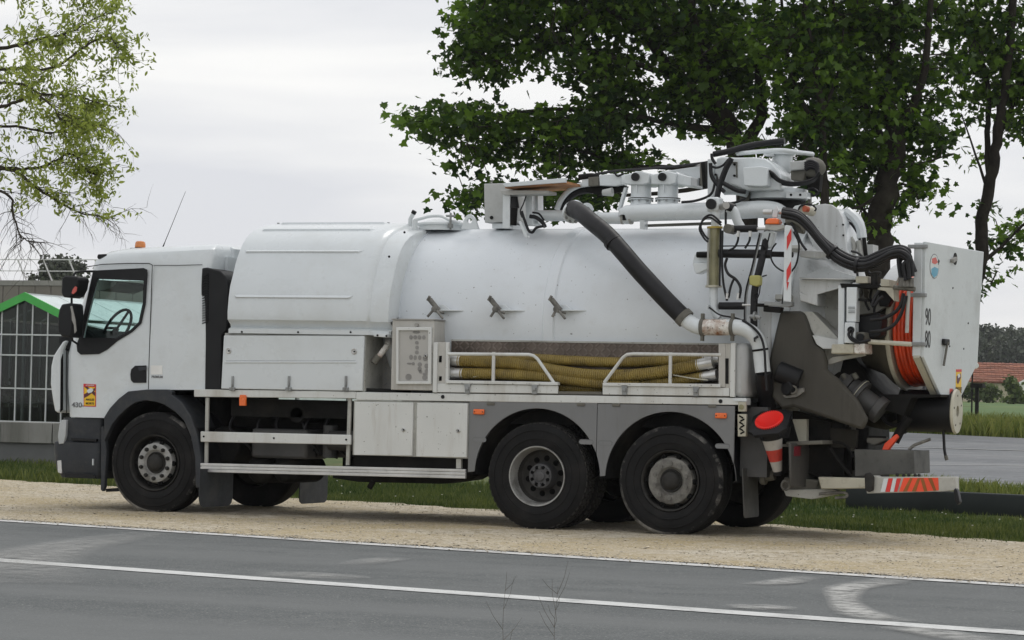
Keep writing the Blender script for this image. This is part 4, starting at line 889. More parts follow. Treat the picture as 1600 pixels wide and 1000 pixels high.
# snorkel / air intake behind cab
sn = MB().prism(xz([(316, 419), (324, 418), (345, 423.5), (353, 432), (357.5, 445), (356, 500), (354, 517), (347, 523), (346, 612), (320.5, 612), (320.5, 516), (313.5, 508), (314, 460)], .06), .05, .42)
SN = sn.build('air_intake', M_BLK, TR, bev=.012)
for k in range(20):
    v = 430+k*3.9; a = p(316.5, v+1.5, .05); b = p(325.5, v-2, .05); MB().beam((a.x, .045, a.z), (b.x, .045, b.z), .016, .010).build('intake_louvre', M_BLK, SN)
# deflector-like rear cab wall seen beyond the intake
MB().prism([(.605, 2.66), (.605, 1.3), (.64, 1.3), (.64, 2.66)], .35, 2.4).build('cab_back_wall', M_W, CAB)
rw = MB(); rw.prism([(.52, 2.772), (.60, 2.775), (.62, 2.75), (.62, 2.2), (.52, 2.2)], .5, 2.3); rw.build('cab_rear_corner', M_W, CAB, bev=.02)
# stickers and lettering
def patch(name, pts, Y, m, par, t=.002): return MB().prism(xz(pts, Y), Y-t, Y).build(name, m, par)
ST = patch('blind_spot_sticker', [(130.5, 599.5), (150, 600.5), (150, 635.5), (131, 635)], .0385, M_STICKR, CAB)
def sub(name, pts, m, lvl=1): q = xz(pts, .036); y = .0385-.0025*lvl; return MB().prism(q, y-.002, y).build(name, m, CAB)
sub('sticker_print', [(131.8, 604), (148.8, 605), (148.8, 634), (131.8, 633.6)], M_STICKY)
sub('sticker_print', [(131.8, 604), (137, 604.2), (148.8, 613), (148.8, 619)], M_STICKP, 2); sub('sticker_print', [(131.8, 616), (138, 612.5), (148.8, 606), (148.8, 610), (139, 618), (131.8, 622)], M_STICKP, 2)
sub('sticker_print', [(136, 611), (139, 607.5), (144, 606.5), (146.5, 609.5), (144, 613), (138.5, 614.5)], M_W, 3)
c = p(140.2, 624.5, .03); text('ANGLES', .030, M_INK, CAB, face_side(c.x, .0320, c.z), w=.95, bold=.0006); c = p(140.2, 630.6, .03); text('MORTS', .030, M_INK, CAB, face_side(c.x, .0320, c.z), w=1.02, bold=.0006)
c = p(140.2, 602.2, .03); text('ATTENTION', .018, M_W, CAB, face_side(c.x, .034, c.z), bold=.0004)
c = p(119.5, 633, .03); text('430', .072, M_INKG, CAB, face_side(c.x, .037, c.z), name='model_number', w=1.15, bold=.0012)
c = p(128.3, 634, .03); text('dci', .03, M_INKG, CAB, face_side(c.x, .0368, c.z), name='model_number')
c = p(245, 589, .03); text('PREMIUM', .034, M_INKG, CAB, face_side(c.x, .037, c.z), name='badge_lettering', w=.95, bold=.0008)
patch('pale_patch', [(235.5, 571), (254, 571), (254, 585), (235.5, 585)], .0385, mat('pale_sticker', (.80, .80, .78), .5), CAB)

# ---- wheels
def tyre_mb(w, tread):
    R = .52; g = .012
    prof = [(.05, .285), (.018, .30), (.006, .34), (.0, .40), (.006, .45), (.014, .478), (.018, .49), (.028, .507), (.05, R-.002)]
    if tread == 'rib':
        k = 5; bw = (w-.10)/k
        for i in range(k):
            a = .05+i*bw; prof += [(a+.006, R), (a+bw-.006, R)]
            if i < k-1: prof += [(a+bw-.005, R-g), (a+bw+.005, R-g)]
    else: prof += [(.052, R-.016), (w-.052, R-.016)]
    prof += [(w-q[0], q[1]) for q in [(.05, .518), (.028, .507), (.018, .49), (.006, .45), (.0, .40), (.006, .34), (.018, .30), (.05, .285)]]
    mb = MB().lathe(prof, (0, 0, 0), 'Y', 72)
    for rr_, hh in ((.445, .004), (.365, .004)): mb.lathe([(.003, rr_-.006), (-.0035, rr_-.003), (-.0035, rr_+.003), (.003, rr_+.006)], (0, 0, 0), 'Y', 60)
    return mb
def tread_mb(w):
    mb = MB(); n = 50; R = .524; nb = 5; bw = (w-.05)/nb
    for i in range(n):
        for j in range(nb):
            a = 2*PI*(i+.5*(j % 2)+random.uniform(-.03, .03))/n; da = PI/n*.66; y0 = .025+j*bw+.005; y1 = y0+bw-.011; sk = .22*PI/n*(1 if j % 2 else -1)
            ro = R if 0 < j < nb-1 else R-.006; ri = R-.03; vs = []
            for r in (ri, ro):
                for (aa, yy) in ((a-da-sk, y0), (a+da-sk, y0), (a+da+sk, y1), (a-da+sk, y1)): vs.append((r*math.cos(aa), yy, r*math.sin(aa)))
            mb.add(vs, [(4, 5, 6, 7), (0, 1, 5, 4), (1, 2, 6, 5), (2, 3, 7, 6), (3, 0, 4, 7)])
    return mb
TY = {}
M_CHALK = mat('chalky_rubber', (.014, .014, .0145), .8, var=.2, vs=6, dirt=(.28, .27, .25), dirtf=1.3, ds=1.6, spec=.15)
M_RIMB = mat('dark_rim_centre', (.045, .043, .040), .65, var=.3, vs=9, spec=.2); M_HUBG = mat('grey_drive_hub', (.085, .085, .088), .6, var=.3, vs=12, spec=.3)  # rim centre is darker than the outer lip
def me_(key, f, m):
    if key not in TY: TY[key] = f().mesh(key, m)
    return TY[key]
def put(name, me, loc, par, mir=False, rot=0.):
    o = bpy.data.objects.new(name, me); COL.objects.link(o); o.location = loc
    if mir: o.rotation_euler = (0, rot, PI)
    else: o.rotation_euler = (0, rot, 0)
    return tie(o, par)
def rim_flat():
    return MB().lathe([(.05, .282), (.012, .292), (.006, .286), (.012, .278), (.03, .270), (.16, .262), (.165, .24), (.10, .225), (.07, .214)], (0, 0, 0), 'Y', 56).lathe([(.30, .262), (.28, .01)], (0, 0, 0), 'Y', 40)
def disc_flat(r=.213):
    return MB().lathe([(.10, r+.008), (.055, r), (.028, r-.012), (.022, r-.03), (.026, .135), (.05, .115), (.055, .10)], (0, 0, 0), 'Y', 48)
def hub_flat(): return MB().lathe([(.06, .118), (.04, .105), (.045, .09), (.018, .082), (.0, .066), (-.012, .045), (-.014, .001)], (0, 0, 0), 'Y', 32)
def rim_deep():
    return MB().lathe([(.05, .284), (.014, .294), (.006, .291), (.008, .280), (.03, .272), (.10, .262), (.15, .255)], (0, 0, 0), 'Y', 64)
def rim_back(): return MB().lathe([(.145, .256), (.19, .245), (.205, .235), (.215, .20), (.212, .11)], (0, 0, 0), 'Y', 56)
def hub_deep(): return MB().lathe([(.22, .135), (.13, .125), (.10, .118), (.092, .10), (.10, .085), (.095, .05), (.085, .045), (.08, .001)], (0, 0, 0), 'Y', 36)
def wheel(x, near, kind):
    y = 0. if near else 2.5; sg = 1 if near else -1
    lab = {'front': 'front wheel with pale worn hub', 'drive': 'deep dished twin drive wheel with blocky tread', 'tag': 'rear tag axle wheel with domed grimy hub'}[kind]
    w = bpy.data.objects.new('wheel', None); w.location = (x, y, .52); COL.objects.link(w); tie(w, TR); w['label'] = lab
    c = (x, y, .52); mir = not near
    if kind == 'drive':
        put('tyre', me_('tyre', lambda: tyre_mb(.285, 'block'), M_TYRE), c, w, mir); put('tread', me_('tread', lambda: tread_mb(.285), M_SCUFF), c, w, mir)
        c2 = (x, y+sg*.335, .52); put('inner_tyre', me_('tyre', None, None), c2, w, mir); put('tread', me_('tread', None, None), c2, w, mir)
        put('rim', me_('rim_deep', rim_deep, M_RIM), c, w, mir); put('rim_centre', me_('rim_back', rim_back, M_RIMB), c, w, mir); put('hub', me_('hub_deep', hub_deep, M_HUBG), c, w, mir)
        hm = me_('hand_hole', lambda: MB().lathe([(.0, .001), (0, .027), (.012, .030)], (0, 0, 0), 'Y', 14), M_CREV)
        for k in range(10):
            a = 2*PI*k/10+.2; put('hand_hole', hm, (x+.172*math.cos(a), y+sg*.206, .52+.172*math.sin(a)), w, mir)
        bm_ = me_('hub_boss', lambda: MB().cyl((0, 0, 0), (0, .04, 0), .017, 10), M_HUBG)
        for k in range(8):
            a = 2*PI*k/8; put('hub_boss', bm_, (x+.085*math.cos(a), y+sg*.078, .52+.085*math.sin(a)), w, mir)
        dm = me_('hub_recess', lambda: MB().lathe([(0, .001), (0, .016), (.004, .018)], (0, 0, 0), 'Y', 10), M_CREV)
        for k in range(8):
            a = 2*PI*(k+.5)/8; put('hub_recess', dm, (x+.088*math.cos(a), y+sg*.088, .52+.088*math.sin(a)), w, mir)
    else:
        tw_ = .315 if kind == 'front' else .385
        put('tyre', me_('tyre_'+kind, lambda: tyre_mb(tw_, 'rib'), M_TYRE), c, w, mir)
        if kind == 'tag' or near: put('scuffed_shoulder', me_('scuff_'+kind, lambda: MB().lathe([(.0185, .4885), (.0235, .500), (.0305, .5105), (.049, .5225)], (0, -.0012, 0), 'Y', 72), M_CHALK), c, w, mir)
        put('rim', me_('rim_flat', rim_flat, M_HUBD if kind == 'front' else M_HUBD), c, w, mir)
        put('wheel_disc', me_('disc_'+kind, lambda: disc_flat(.213 if kind == 'front' else .232), M_HUB if kind == 'tag' else M_RIM), c, w, mir); put('hub', me_('hub_flat', hub_flat, M_HUBD), c, w, mir)
        nm = me_('wheel_nut', lambda: MB().cyl((0, 0, 0), (0, .035, 0), .021, 6).cyl((0, -.012, 0), (0, 0, 0), .013, 8), M_HUBD)
        rn = .162 if kind == 'front' else .165
        for k in range(10):
            a = 2*PI*k/10+.3; put('wheel_nut', nm if kind == 'front' else me_('tag_nut', lambda: MB().cyl((0, .012, 0), (0, .035, 0), .02, 6), M_HUB), (x+rn*math.cos(a), y+sg*.000, .52+rn*math.sin(a)), w, mir)
        hm = me_('vent_hole', lambda: MB().lathe([(.0, .001), (0, .024), (.015, .028)], (0, 0, 0), 'Y', 12), M_CREV)
        for k in range(10):
            a = 2*PI*(k+.5)/10+.3; rv = .213 if kind == 'front' else .236; put('vent_hole', hm, (x+rv*math.cos(a), y+sg*.028, .52+rv*math.sin(a)), w, mir)
    return w
XA, XB, XC = p(240, 722, 0).x, p(838, 745, 0).x, p(1046, 752, 0).x
wf = wheel(XA, True, 'front'); wheel(XA, False, 'front'); wheel(XB, True, 'drive'); wheel(XB, False, 'drive'); wheel(XC, True, 'tag'); wheel(XC, False, 'tag')

# ---- chassis
fr = MB()
for y in (.83, 1.60): fr.box(-.9, 6.9, y, y+.08, .74, 1.02)
for x in (-.5, 1., 2.2, 3.4, 4.9, 6.3): fr.box(x, x+.1, .9, 1.6, .78, .98)
fr.build('chassis_frame', M_DK, TR, bev=.006)
for x in (XA, XB, XC):
    MB().cyl((x, .3, .52), (x, 2.2, .52), .075, 14).sphere((x, 1.25, .52), .2, 14).build('axle', M_DK, TR)
    for y in (.74, 1.72): MB().sheet([[(x+s*.55, y+o, .62+.12*s*s) for s in np.linspace(-1, 1, 9)] for o in (0, .08)], True).build('leaf_spring', M_DK, TR)
# subframe floor under tank so that no light shows through
MB().box(.75, 6.35, .30, 2.2, 1.02, 1.20).build('subframe', M_DK, TR)
MB().box(-.8, .5, .6, 1.9, .62, 1.35).build('engine', M_DK, TR, bev=.08)
# tanks, silencer and reservoirs behind the side guard
eq = [('fuel_tank', 1.62, 2.45, 1.85, 2.4, .45, .98), ('battery_box', 2.5, 3.4, 1.9, 2.42, .45, 1.0)]
for n_, a, b, c, d, e, f in eq: MB().box(a, b, c, d, e, f).build(n_, M_DK, TR, bev=.04)
MB().box(1.02, 1.66, .25, .75, .60, .90).build('silencer_box', mat('dull_box', (.055, .055, .055), .6, var=.3, dirt=(.11, .10, .09), dirtf=.5), TR, bev=.03)
for u, v in ((405, 733), (445, 733)):
    q = p(u, v, .35); MB().tube([(q.x, .30, q.z), (q.x, .33, q.z), (q.x, .37, q.z), (q.x, 1.0, q.z), (q.x, 1.04, q.z)], [.06, .12, .145, .145, .08], 20).build('air_tank', M_DK, TR)
q = p(512, 690, .4); MB().cyl((q.x+.03, .4, .62), (q.x+.03, .4, .95), .075, 16).build('filter_can', mat('dull_box', (1, 1, 1)), TR)
q = p(525, 690, .6); MB().cyl((q.x, .6, .75), (q.x+.4, .6, .75), .13, 18).cyl((q.x+.05, .35, .8), (q.x+.4, .35, .8), .10, 16).build('pump_body', mat('dull_box', (1, 1, 1)), TR, bev=.01)
q = p(360, 690, .5); MB().cyl((q.x, .35, .72), (q.x, 1.0, .72), .19, 20).build('gearbox', M_DK, TR, bev=.02)
q = p(410, 640, .5); MB().box(q.x-.1, q.x+.15, .35, .6, 1.0, 1.19).build('gear_case', M_DK, TR, bev=.02); MB().cyl((q.x+.5, .3, 1.05), (q.x+.5, .8, 1.05), .09, 14).build('small_reservoir', M_DK, TR, bev=.015)
MB().box(1.6, 2.5, 1.2, 1.3, .46, 1.03).box(.7, 1.3, 1.2, 1.3, .62, 1.03).build('gap_blocker_plate', M_DK, TR)  # upright dark plates added to block light showing through below the deck
MB().box(2.7, 3.6, 1.2, 1.3, .5, 1.03).build('gap_blocker_plate', M_DK, TR)
for k in range(7):
    x = .85+k*.2+random.uniform(-.06, .06); MB().tube(spline([(x, .45, 1.15), (x+random.uniform(-.1, .1), .35, .9), (x+random.uniform(0, .3), .4, .7), (x+random.uniform(.1, .4), .5, .62)], 6), .014, 6).build('under_hose', M_RUB, TR)
MB().box(2.25, 3.55, .12, .6, .50, .66).build('under_tray', M_DK, TR)
q = p(580, 753, .3); MB().beam(p(583, 752, .3), p(577, 763, .3), .03, .05).build('bracket', M_DK, TR)
MB().prism(xz([(520, 747), (560, 753), (690, 756), (735, 750), (750, 742), (735, 735), (520, 735)], .3), .3, .6).build('under_tray', M_DK, TR)

# ---- deck sill and side guards
SL = MB(); SL.prism(xz([(303, 608), (556, 612), (556, 623), (551, 622.5), (303, 620)]), .0, .14); SL.build('deck_sill', M_WD, TR, bev=.006)
SL = MB().prism(xz([(556.5, 612.5), (1166, 622), (1166, 633), (556.5, 625)]), -.005, .14).build('deck_sill', M_WD, TR, bev=.006)
MB().box(.48, 6.38, .14, 2.46, 1.225, 1.285).build('deck_floor', M_DK, TR)
for u, v in ((692, 620), (1126, 627)):
    q = p(u, v, -.006); MB().cyl((q.x, -.012, q.z), (q.x, .0, q.z), .019, 14).build('rubber_plug', M_BLK, SL)
MB().prism(xz([(376, 617), (384, 617), (385, 620), (385, 634), (375, 634), (375, 622)], -.01), -.03, .0).build('orange_tag', M_ORGL, TR, bev=.004)
for pts in ([(321, 621), (326, 621), (324, 724), (319, 724)], [(543.5, 622), (549, 622), (545.5, 727), (540, 727)]):
    MB().prism(xz(pts, .03), .03, .055).build('guard_post', M_DIRTW, TR, bev=.003)
gr_ = MB().prism(xz([(313, 674), (548, 679.5), (548, 695), (313, 690.5)]), .0, .03).build('guard_rail', M_WD, TR, bev=.008)
for u, v in ((318.5, 682), (428, 684.5), (541, 687)):
    q = p(u, v, 0); MB().cyl((q.x, -.006, q.z), (q.x, .005, q.z), .010, 10).build('bolt', M_CREV, gr_)
a = p(313, 730.5, 0); b = p(728, 740.5, 0)
gl = MB()
for k, (o1, h) in enumerate(((.032, .028), (0, .026), (-.032, .028))): gl.beam((a.x, .0+.0*k, a.z+o1), (b.x, .0, b.z+o1), .028, h)
gl.beam((a.x, .012, a.z), (b.x, .012, b.z), .02, .092); gl.build('lower_guard_rail', M_ALU, TR, bev=.004)
MB().prism(xz([(714, 717), (721.5, 717), (721.5, 732), (714, 732)], .05), .03, .07).build('guard_bracket', M_DIRTW, TR)

# ---- lockers
LK = MB().box(p(552, 640, 0).x, p(732, 640, 0).x, .012, .55, .668, 1.215).build('locker_body', M_DIRTW, TR)
def latch(q, par, r=.021):
    o = MB().lathe([(0.01, r), (-.006, r), (-.01, r*.8), (-.004, r*.6), (-.004, .001)], (q.x, q.y, q.z), 'Y', 18).build('latch', M_ALU, par)
    MB().box(q.x-.004, q.x+.011, q.y-.009, q.y-.003, q.z-.008, q.z+.006).build('keyhole', M_CREV, par)
for pts, lp in (([(555, 628), (646, 629), (644.5, 712.5), (553.5, 711)], (630.5, 671.5)), ([(652, 629.5), (731, 630.5), (729.5, 715), (650.5, 713.5)], (716, 673))):
    d_ = MB().prism(xz(pts), -.010, .02).build('locker_door', M_WD, TR, bev=.006); latch(p(lp[0], lp[1], -.012), d_)

# ---- grey fender panels with wheel arch cut-outs
zt, zb_ = 1.225, .545; xm = p(932, 690, 0).x
def fender(x0, x1, xc):
    a0 = math.degrees(math.asin((zb_-.52)/.655)); pts = [(x0, zb_-.01), (x0, zt+.01*(x0-3.5)/1.4)]+[(x1, zt+.02)]+[(x1, zb_-.01)]+arc(xc, .52, .655, a0, 180-a0, 36)
    f = MB().prism(pts, .0, .02).build('fender_panel', M_FEND, TR, bev=.004)
    MB().sheet([[(xc+.65*math.cos(a), y, .52+.65*math.sin(a)) for a in np.linspace(0, PI, 30)] for y in (.02, .75)]).build('arch_liner', M_BLK, f)
    MB().sheet([[(xc+.65*math.cos(a), y, .52+.65*math.sin(a)) for a in np.linspace(0, PI, 30)] for y in (1.75, 2.5)]).build('arch_liner', M_BLK, f)
    return f
f1 = fender(p(733, 640, 0).x, xm-.003, XB); f2 = fender(xm+.003, p(1147, 690, 0).x, XC)
for f, u, v in ((f1, 749, 687), (f1, 916, 690.5), (f2, 945.5, 692), (f2, 1129, 697)):
    q = p(u, v, 0); MB().prism(arc(q.x+.05, q.z, .024, -90, 90, 8)+arc(q.x-.05, q.z, .024, 90, 270, 8), -.0025, .001).build('fender_recess_shade', mat('recess_shade_grey', (.15, .155, .16), .7), f); MB().prism(arc(q.x+.05, q.z-.004, .018, -90, 90, 8)+arc(q.x-.05, q.z-.004, .018, 90, 270, 8), -.0035, .001).build('recess_face', M_FEND, f)  # darker capsule peeks above the face as painted shade of a recess
for (u, v, f, m_) in ((749, 643.5, f1, M_ORGL), (1127, 649.5, f2, M_ORGL)):
    q = p(u, v, 0); MB().box(q.x-.058, q.x+.058, -.022, .001, q.z-.026, q.z+.026).build('side_marker_lamp', m_, f, bev=.01)
    for s in (-.042, .042): MB().cyl((q.x+s, -.025, q.z), (q.x+s, -.02, q.z), .006, 8).build('screw', M_CREV, f)
for u in (767, 908, 963, 1113): 
    q = p(u, 630+.01*(u-767), 0); MB().box(q.x-.04, q.x+.04, -.012, .0, q.z-.018, q.z+.01).build('hinge_tab', M_GREYM, TR, bev=.004)

# ---- hose deck, cabinet and rack
M_CAB = mat('cabinet_grey', (.50, .49, .46), .5, var=.04, dirt=(.28, .26, .22), dirtf=.6, ds=3, streak=True)
ca_, cb_ = p(613, 505, 0).x, p(678.5, 505, 0).x; z0c, z1c = 1.325, p(640, 500, 0).z
CBN = MB().box(ca_, cb_, .0, .36, z0c, z1c).build('control_cabinet', M_CAB, TR, bev=.006)
MB().box(ca_-.004, cb_+.01, -.012, .37, z1c, z1c+.012).build('cabinet_lid', M_STEEL, CBN)
F0 = xz([(621, 511.5), (676, 511.5), (675.5, 600.5), (620.5, 600.5)]); F1 = xz([(624.7, 516.5), (671, 516.5), (670.5, 596), (624.2, 596)])
MB().holed(F0, [F1], -.035, .0).build('cabinet_frame', M_WD, CBN, bev=.006)
bk_ = MB().prism(xz([(624.5, 516), (671, 516), (671, 597), (624, 597)]), -.012, -.004).build('control_board', mat('board_pale', (.42, .41, .385), .35, var=.05, coat=.5), CBN)
M_BLOT = mat('control_marks', (.24, .235, .225), .6, var=.3)
def blob(x_, y_, w, h, m=M_BLOT):
    q = p(600+x_/7.69, 490+y_/7.69, -.012); n = 12; a = w/7.69/152/2; b = h/7.69/152/2
    MB().prism([(q.x+a*math.cos(2*PI*k/n), q.z+b*math.sin(2*PI*k/n)) for k in range(n)], -.016, -.012).build('control_mark', m, CBN)
for a in [(390, 222, 95, 34), (325, 285, 46, 50), (375, 285, 46, 50), (425, 285, 46, 50), (480, 285, 42, 50), (395, 350, 46, 42), (397, 408, 42, 46), (395, 465, 46, 46), (325, 525, 46, 60), (375, 530, 40, 56), (430, 530, 42, 56), (305, 600, 65, 22), (352, 602, 34, 40), (430, 610, 52, 50), (428, 665, 50, 60), (440, 700, 40, 40), (510, 630, 50, 60), (512, 690, 50, 46), (492, 725, 60, 30), (295, 762, 78, 76), (490, 768, 64, 64), (495, 540, 60, 60)]: blob(*a)
q = p(664.5, 556, -.02); latch(q, CBN, .02); q = p(651.5, 508, -.0); MB().cyl((q.x, -.02, q.z), (q.x, .0, q.z), .02, 12).build('cabinet_knob', M_STEEL, CBN)
RK = MB().prism(xz([(677.5, 535), (683.5, 535), (682.5, 613.5), (676, 613.5)], -.02), -.025, .02); RK.prism(xz([(696.5, 535), (701, 535), (700, 600), (695.5, 600)], -.02), -.02, .02)
RK = RK.build('rack_upright', M_WD, TR, bev=.004)
MB().prism(xz([(683.5, 534.5), (696.5, 534.5), (695.5, 600), (683, 600)]), .0, .03).build('rack_panel', M_CAB, TR)
for v0, v1 in ((556, 566), (588, 595)): MB().prism(xz([(686.5, v0), (690.5, v0), (690, v1), (686, v1)], .0), -.004, .001).build('rack_slot', M_CREV, RK)
MB().prism(xz([(701, 506), (703, 508), (706, 535), (701, 535)], .3), .3, .33).build('cabinet_gusset', M_WD, TR)
# tread plate wall behind the hoses
y_tp = .235; tpl = MB(); x0t, x1t = 3.24, 6.25; tpl.box(x0t, x1t, y_tp, y_tp+.02, 1.34, 1.825); TPL = tpl.build('tread_plate_wall', M_TREAD, TR)
lz = MB()
for i in range(50):
    for j in range(4):
        c = Vector((x0t+.05+i*.06, y_tp-.002, 1.66+j*.048)); lz.obox(c, (.050, .008, .014), Matrix.Rotation((.7 if (i+j) % 2 else -.7), 3, 'Y'))
lz.build('tread_pattern', mat('worn_lozenge', (.165, .135, .115), .4, .4, var=.3), TPL, kind='stuff')
MB().box(x0t, x1t, y_tp-.012, y_tp+.04, 1.822, 1.838).build('tread_plate_edge', M_DIRTW, TPL)
MB().box(x0t, 6.2, .02, y_tp, 1.30, 1.335).build('rack_floor', M_GREYM, TR)
def rail(pts, name='rack_rail'):
    q = [p(u, v, -.01) for u, v in pts]; return MB().tube(spline([(a.x, -.01, a.z) for a in q], 4), .0165, 10).build(name, M_WD, TR)
def poly_rail(pts):
    q = [p(u, v, -.01) for u, v in pts]; return MB().tube([(a.x, -.01, a.z) for a in q], .0165, 10).build('rack_rail', M_WD, TR)
poly_rail([(700, 553), (826, 554), (834, 556), (840, 561), (865.5, 598)]); poly_rail([(1127, 554.5), (990, 553), (980, 554), (973, 559), (944.5, 597.5)])
for pts in ([(768.8, 550), (773.5, 550), (772.5, 597), (767.8, 597)], [(1045, 550.5), (1049.8, 550.5), (1049, 600), (1044.3, 600)]): MB().prism(xz(pts, -.02), -.022, -.002).build('rack_post', M_WD, TR, bev=.003)
for pts in ([(684, 599.5), (872, 602.5), (872, 615), (683.5, 613)], [(942, 603), (1140, 606), (1140, 619), (942, 616.5)]): MB().prism(xz(pts), -.01, .015).build('drop_panel', M_WD, TR, bev=.004)
for pts in ([(697, 594), (872, 597), (872, 602), (697, 599)], [(942, 598), (1126, 600), (1126, 605.5), (942, 603)]): MB().prism(xz(pts, -.02), -.03, .03).build('rack_bottom_bar', M_WD, TR, bev=.004)
for u, v in ((731, 607), (836, 608), (976.5, 609), (1088, 611)):
    q = p(u, v, -.01); c = MB().prism([(q.x-.035, q.z+.045), (q.x+.035, q.z+.045), (q.x+.026, q.z+.01), (q.x+.024, q.z-.05), (q.x-.022, q.z-.05), (q.x-.026, q.z+.01)], -.03, -.01); c.box(q.x-.018, q.x+.018, -.045, -.03, q.z-.015, q.z+.015)
    for s in (-.055, .055): c.cyl((q.x+s, -.03, q.z+.05), (q.x+s, -.01, q.z+.05), .009, 6)
    c.build('rack_clip', M_GALV, TR, bev=.003)
MB().prism(xz([(873, 611.5), (941, 612), (941, 616.5), (873, 615.5)], .02), .0, .06).build('rack_floor_edge', M_GREYM, TR)
# rack end and tail corner
E_ = MB().prism(xz([(1123.5, 537), (1134, 537), (1134, 605.5), (1123.5, 604)], -.0), -.015, .03).build('rack_end_post', M_CAB, TR, bev=.003)
MB().prism(xz([(1134, 537), (1142, 537), (1142, 607), (1134, 606)]), -.01, .05).build('rack_end_plate', M_CAB, TR, bev=.003)
MB().prism(xz([(1133.5, 560), (1139, 560), (1139, 600), (1133.5, 599.5)]), -.014, -.009).build('rack_slot', M_DK, E_)
MB().prism(xz([(1142.5, 535.5), (1149.5, 535.5), (1148.5, 620.5), (1141, 620)]), -.015, .04).build('tail_edge', M_WD, TR, bev=.003)
tb = MB(); xa_, xb_ = p(1143, 560, 0).x+.02, p(1166, 600, 0).x
tb.prismx([(0, 1.325), (.55, 1.325), (.42, 1.84), (.0, 1.84)], xa_, xb_); tb.build('tail_box', mat('tail_grey', (.42, .43, .43), .5, var=.05, dirt=(.2, .19, .16), dirtf=.4), TR, bev=.05)
MB().box(p(1150, 640, 0).x, 6.55, .16, .62, .58, 1.24).build('tail_inner_panel', mat('dull_box', (1, 1, 1)), TR)
q0, q1 = px(1146, 740, 6.34), px(1180, 807, 6.34); flap('mud_flap', 6.34, .04, q1.y-.0, q1.z, .66, .03, lean=.06, m=mat('flap_rubber', (.06, .06, .058), .7, var=.2, dirt=(.12, .11, .1), dirtf=.5))
lt = MB().prism(xz([(1153, 647), (1166.5, 647), (1166.5, 682), (1153.5, 682)], .0), -.015, .03).build('rear_lamp_strip', M_CREAM, TR, bev=.004)
for k in range(6):
    q = p(1159+1.8*(k % 2), 651.5+k*4.9, 0); MB().obox((q.x, -.017, q.z), (.045, .008, .014), Matrix.Rotation(-.5 if k % 2 else .5, 3, 'Y')).build('lamp_mark', M_CREV, lt, bev=.002)
MB().prism(xz([(1154, 628), (1166, 628), (1166, 643), (1154, 643)], .0), -.015, .03).build('lamp_bracket', M_CREAM, TR, bev=.004)
q = p(1159.5, 636, 0); MB().cyl((q.x, -.03, q.z), (q.x, -.01, q.z), .024, 12).build('marker_lamp', M_OLIVE, TR)
MB().prism(xz([(1147, 624), (1168, 624.5), (1168, 627), (1147, 626.5)], .0), -.02, .05).build('lamp_hood', M_W, TR)

# ---- machinery cover and its lower door
sec = [(.0, 1.862), (-.02, 1.862), (-.02, 1.905), (.03, 1.925), (.012, 1.955), (-.045, 2.0), (-.05, 2.08), (-.035, 2.22), (-.01, 2.34), (.045, 2.46), (.095, 2.58), (.16, 2.69), (.235, 2.79), (.33, 2.87), (.45, 2.935), (.6, 2.985), (.82, 3.03), (1.05, 3.05), (1.25, 3.055)]
def section(x, s=1., t=0.):
    out = []
    for (y, z) in sec+[(2.5-y, z) for y, z in sec[-2::-1]]:
        dy, dz = (y-1.25), (z-1.86); n = math.hypot(dy, dz*1.05); yy = 1.25+dy*s; zz = 1.862+dz*s
        if t:
            a = math.atan2(zz-2.0, yy-1.25); r = math.hypot(zz-2.0, yy-1.25); r2 = r+(1.01-r)*t*(1 if zz > 2.0 else 0); yy = 1.25+r2*math.cos(a); zz = 2+r2*math.sin(a)
        out.append((x, yy, zz))
    return out
x0c, x1c = .87, 2.64
rows = [section(x0c+.03, .96), section(x0c+.005, .985), section(x0c, .998)]+[section(x0c+k*(2.3-x0c)/6, 1.) for k in range(1, 7)]+[section(2.37, .999), section(2.41, .992), section(2.44, .978), section(2.455, .962), section(2.60, .945), section(x1c, .942, .0), section(x1c+.012, .93, .3), section(x1c+.015, .93, 1.)]
cv = MB().sheet(rows); n = len(rows[0]); cv.add(rows[0], [tuple(range(n))]); COV = cv.build('machinery_cover', M_W, TR)
for (i, xl, xr, so) in ((7, .95, 2.24, 0), (11, .95, 2.24, 0), (14, .98, 2.22, 0), (16, 1.0, 2.2, 0)):
    for mir in (0, 1):
        y, z = sec[i]; y2, z2 = sec[i+1]; d = Vector((0, y2-y, z2-z)).normalized(); nn = Vector((0, -d.z, d.y)); a = Vector((0, y, z))+nn*.002
        mb = MB(); mb.add([(xl, a.y, a.z), (xr, a.y, a.z), (xr+.04, a.y+d.y*.035, a.z+d.z*.035), (xl-.02, a.y+d.y*.035, a.z+d.z*.035), (xl+.02, a.y+nn.y*.016+d.y*.008, a.z+nn.z*.016+d.z*.008), (xr-.02, a.y+nn.y*.016+d.y*.008, a.z+nn.z*.016+d.z*.008)], [(0, 1, 5, 4), (4, 5, 2, 3), (0, 4, 3), (1, 2, 5)])
        if mir: mb.v = [(x, 2.5-yy, zz) for x, yy, zz in mb.v]
        mb.build('cover_rib', M_W, COV)
mb = MB()
for u, v in ((378, 518.5), (466, 519), (548, 519), (590, 524), (604, 525)):
    q = p(u, v, -.02); MB().cyl((q.x, -.028, q.z), (q.x, -.018, q.z), .010, 8).build('cover_bolt', M_CREV, COV)
for u, v in ((435, 348.5), (477, 347.8), (520, 347), (563, 346), (607, 345.5)):
    q = p(u, v, 1.0); MB().cyl((q.x, 1.0, 3.035), (q.x, 1.0, 3.058), .014, 8).build('cover_bolt', M_GALV, COV)
for u, v in ((608, 455), (608, 401), (632, 363)):
    q = p(u, v, .12); MB().sphere((q.x, q.y, q.z), .013, 8).build('cover_bolt', M_CREV, COV)
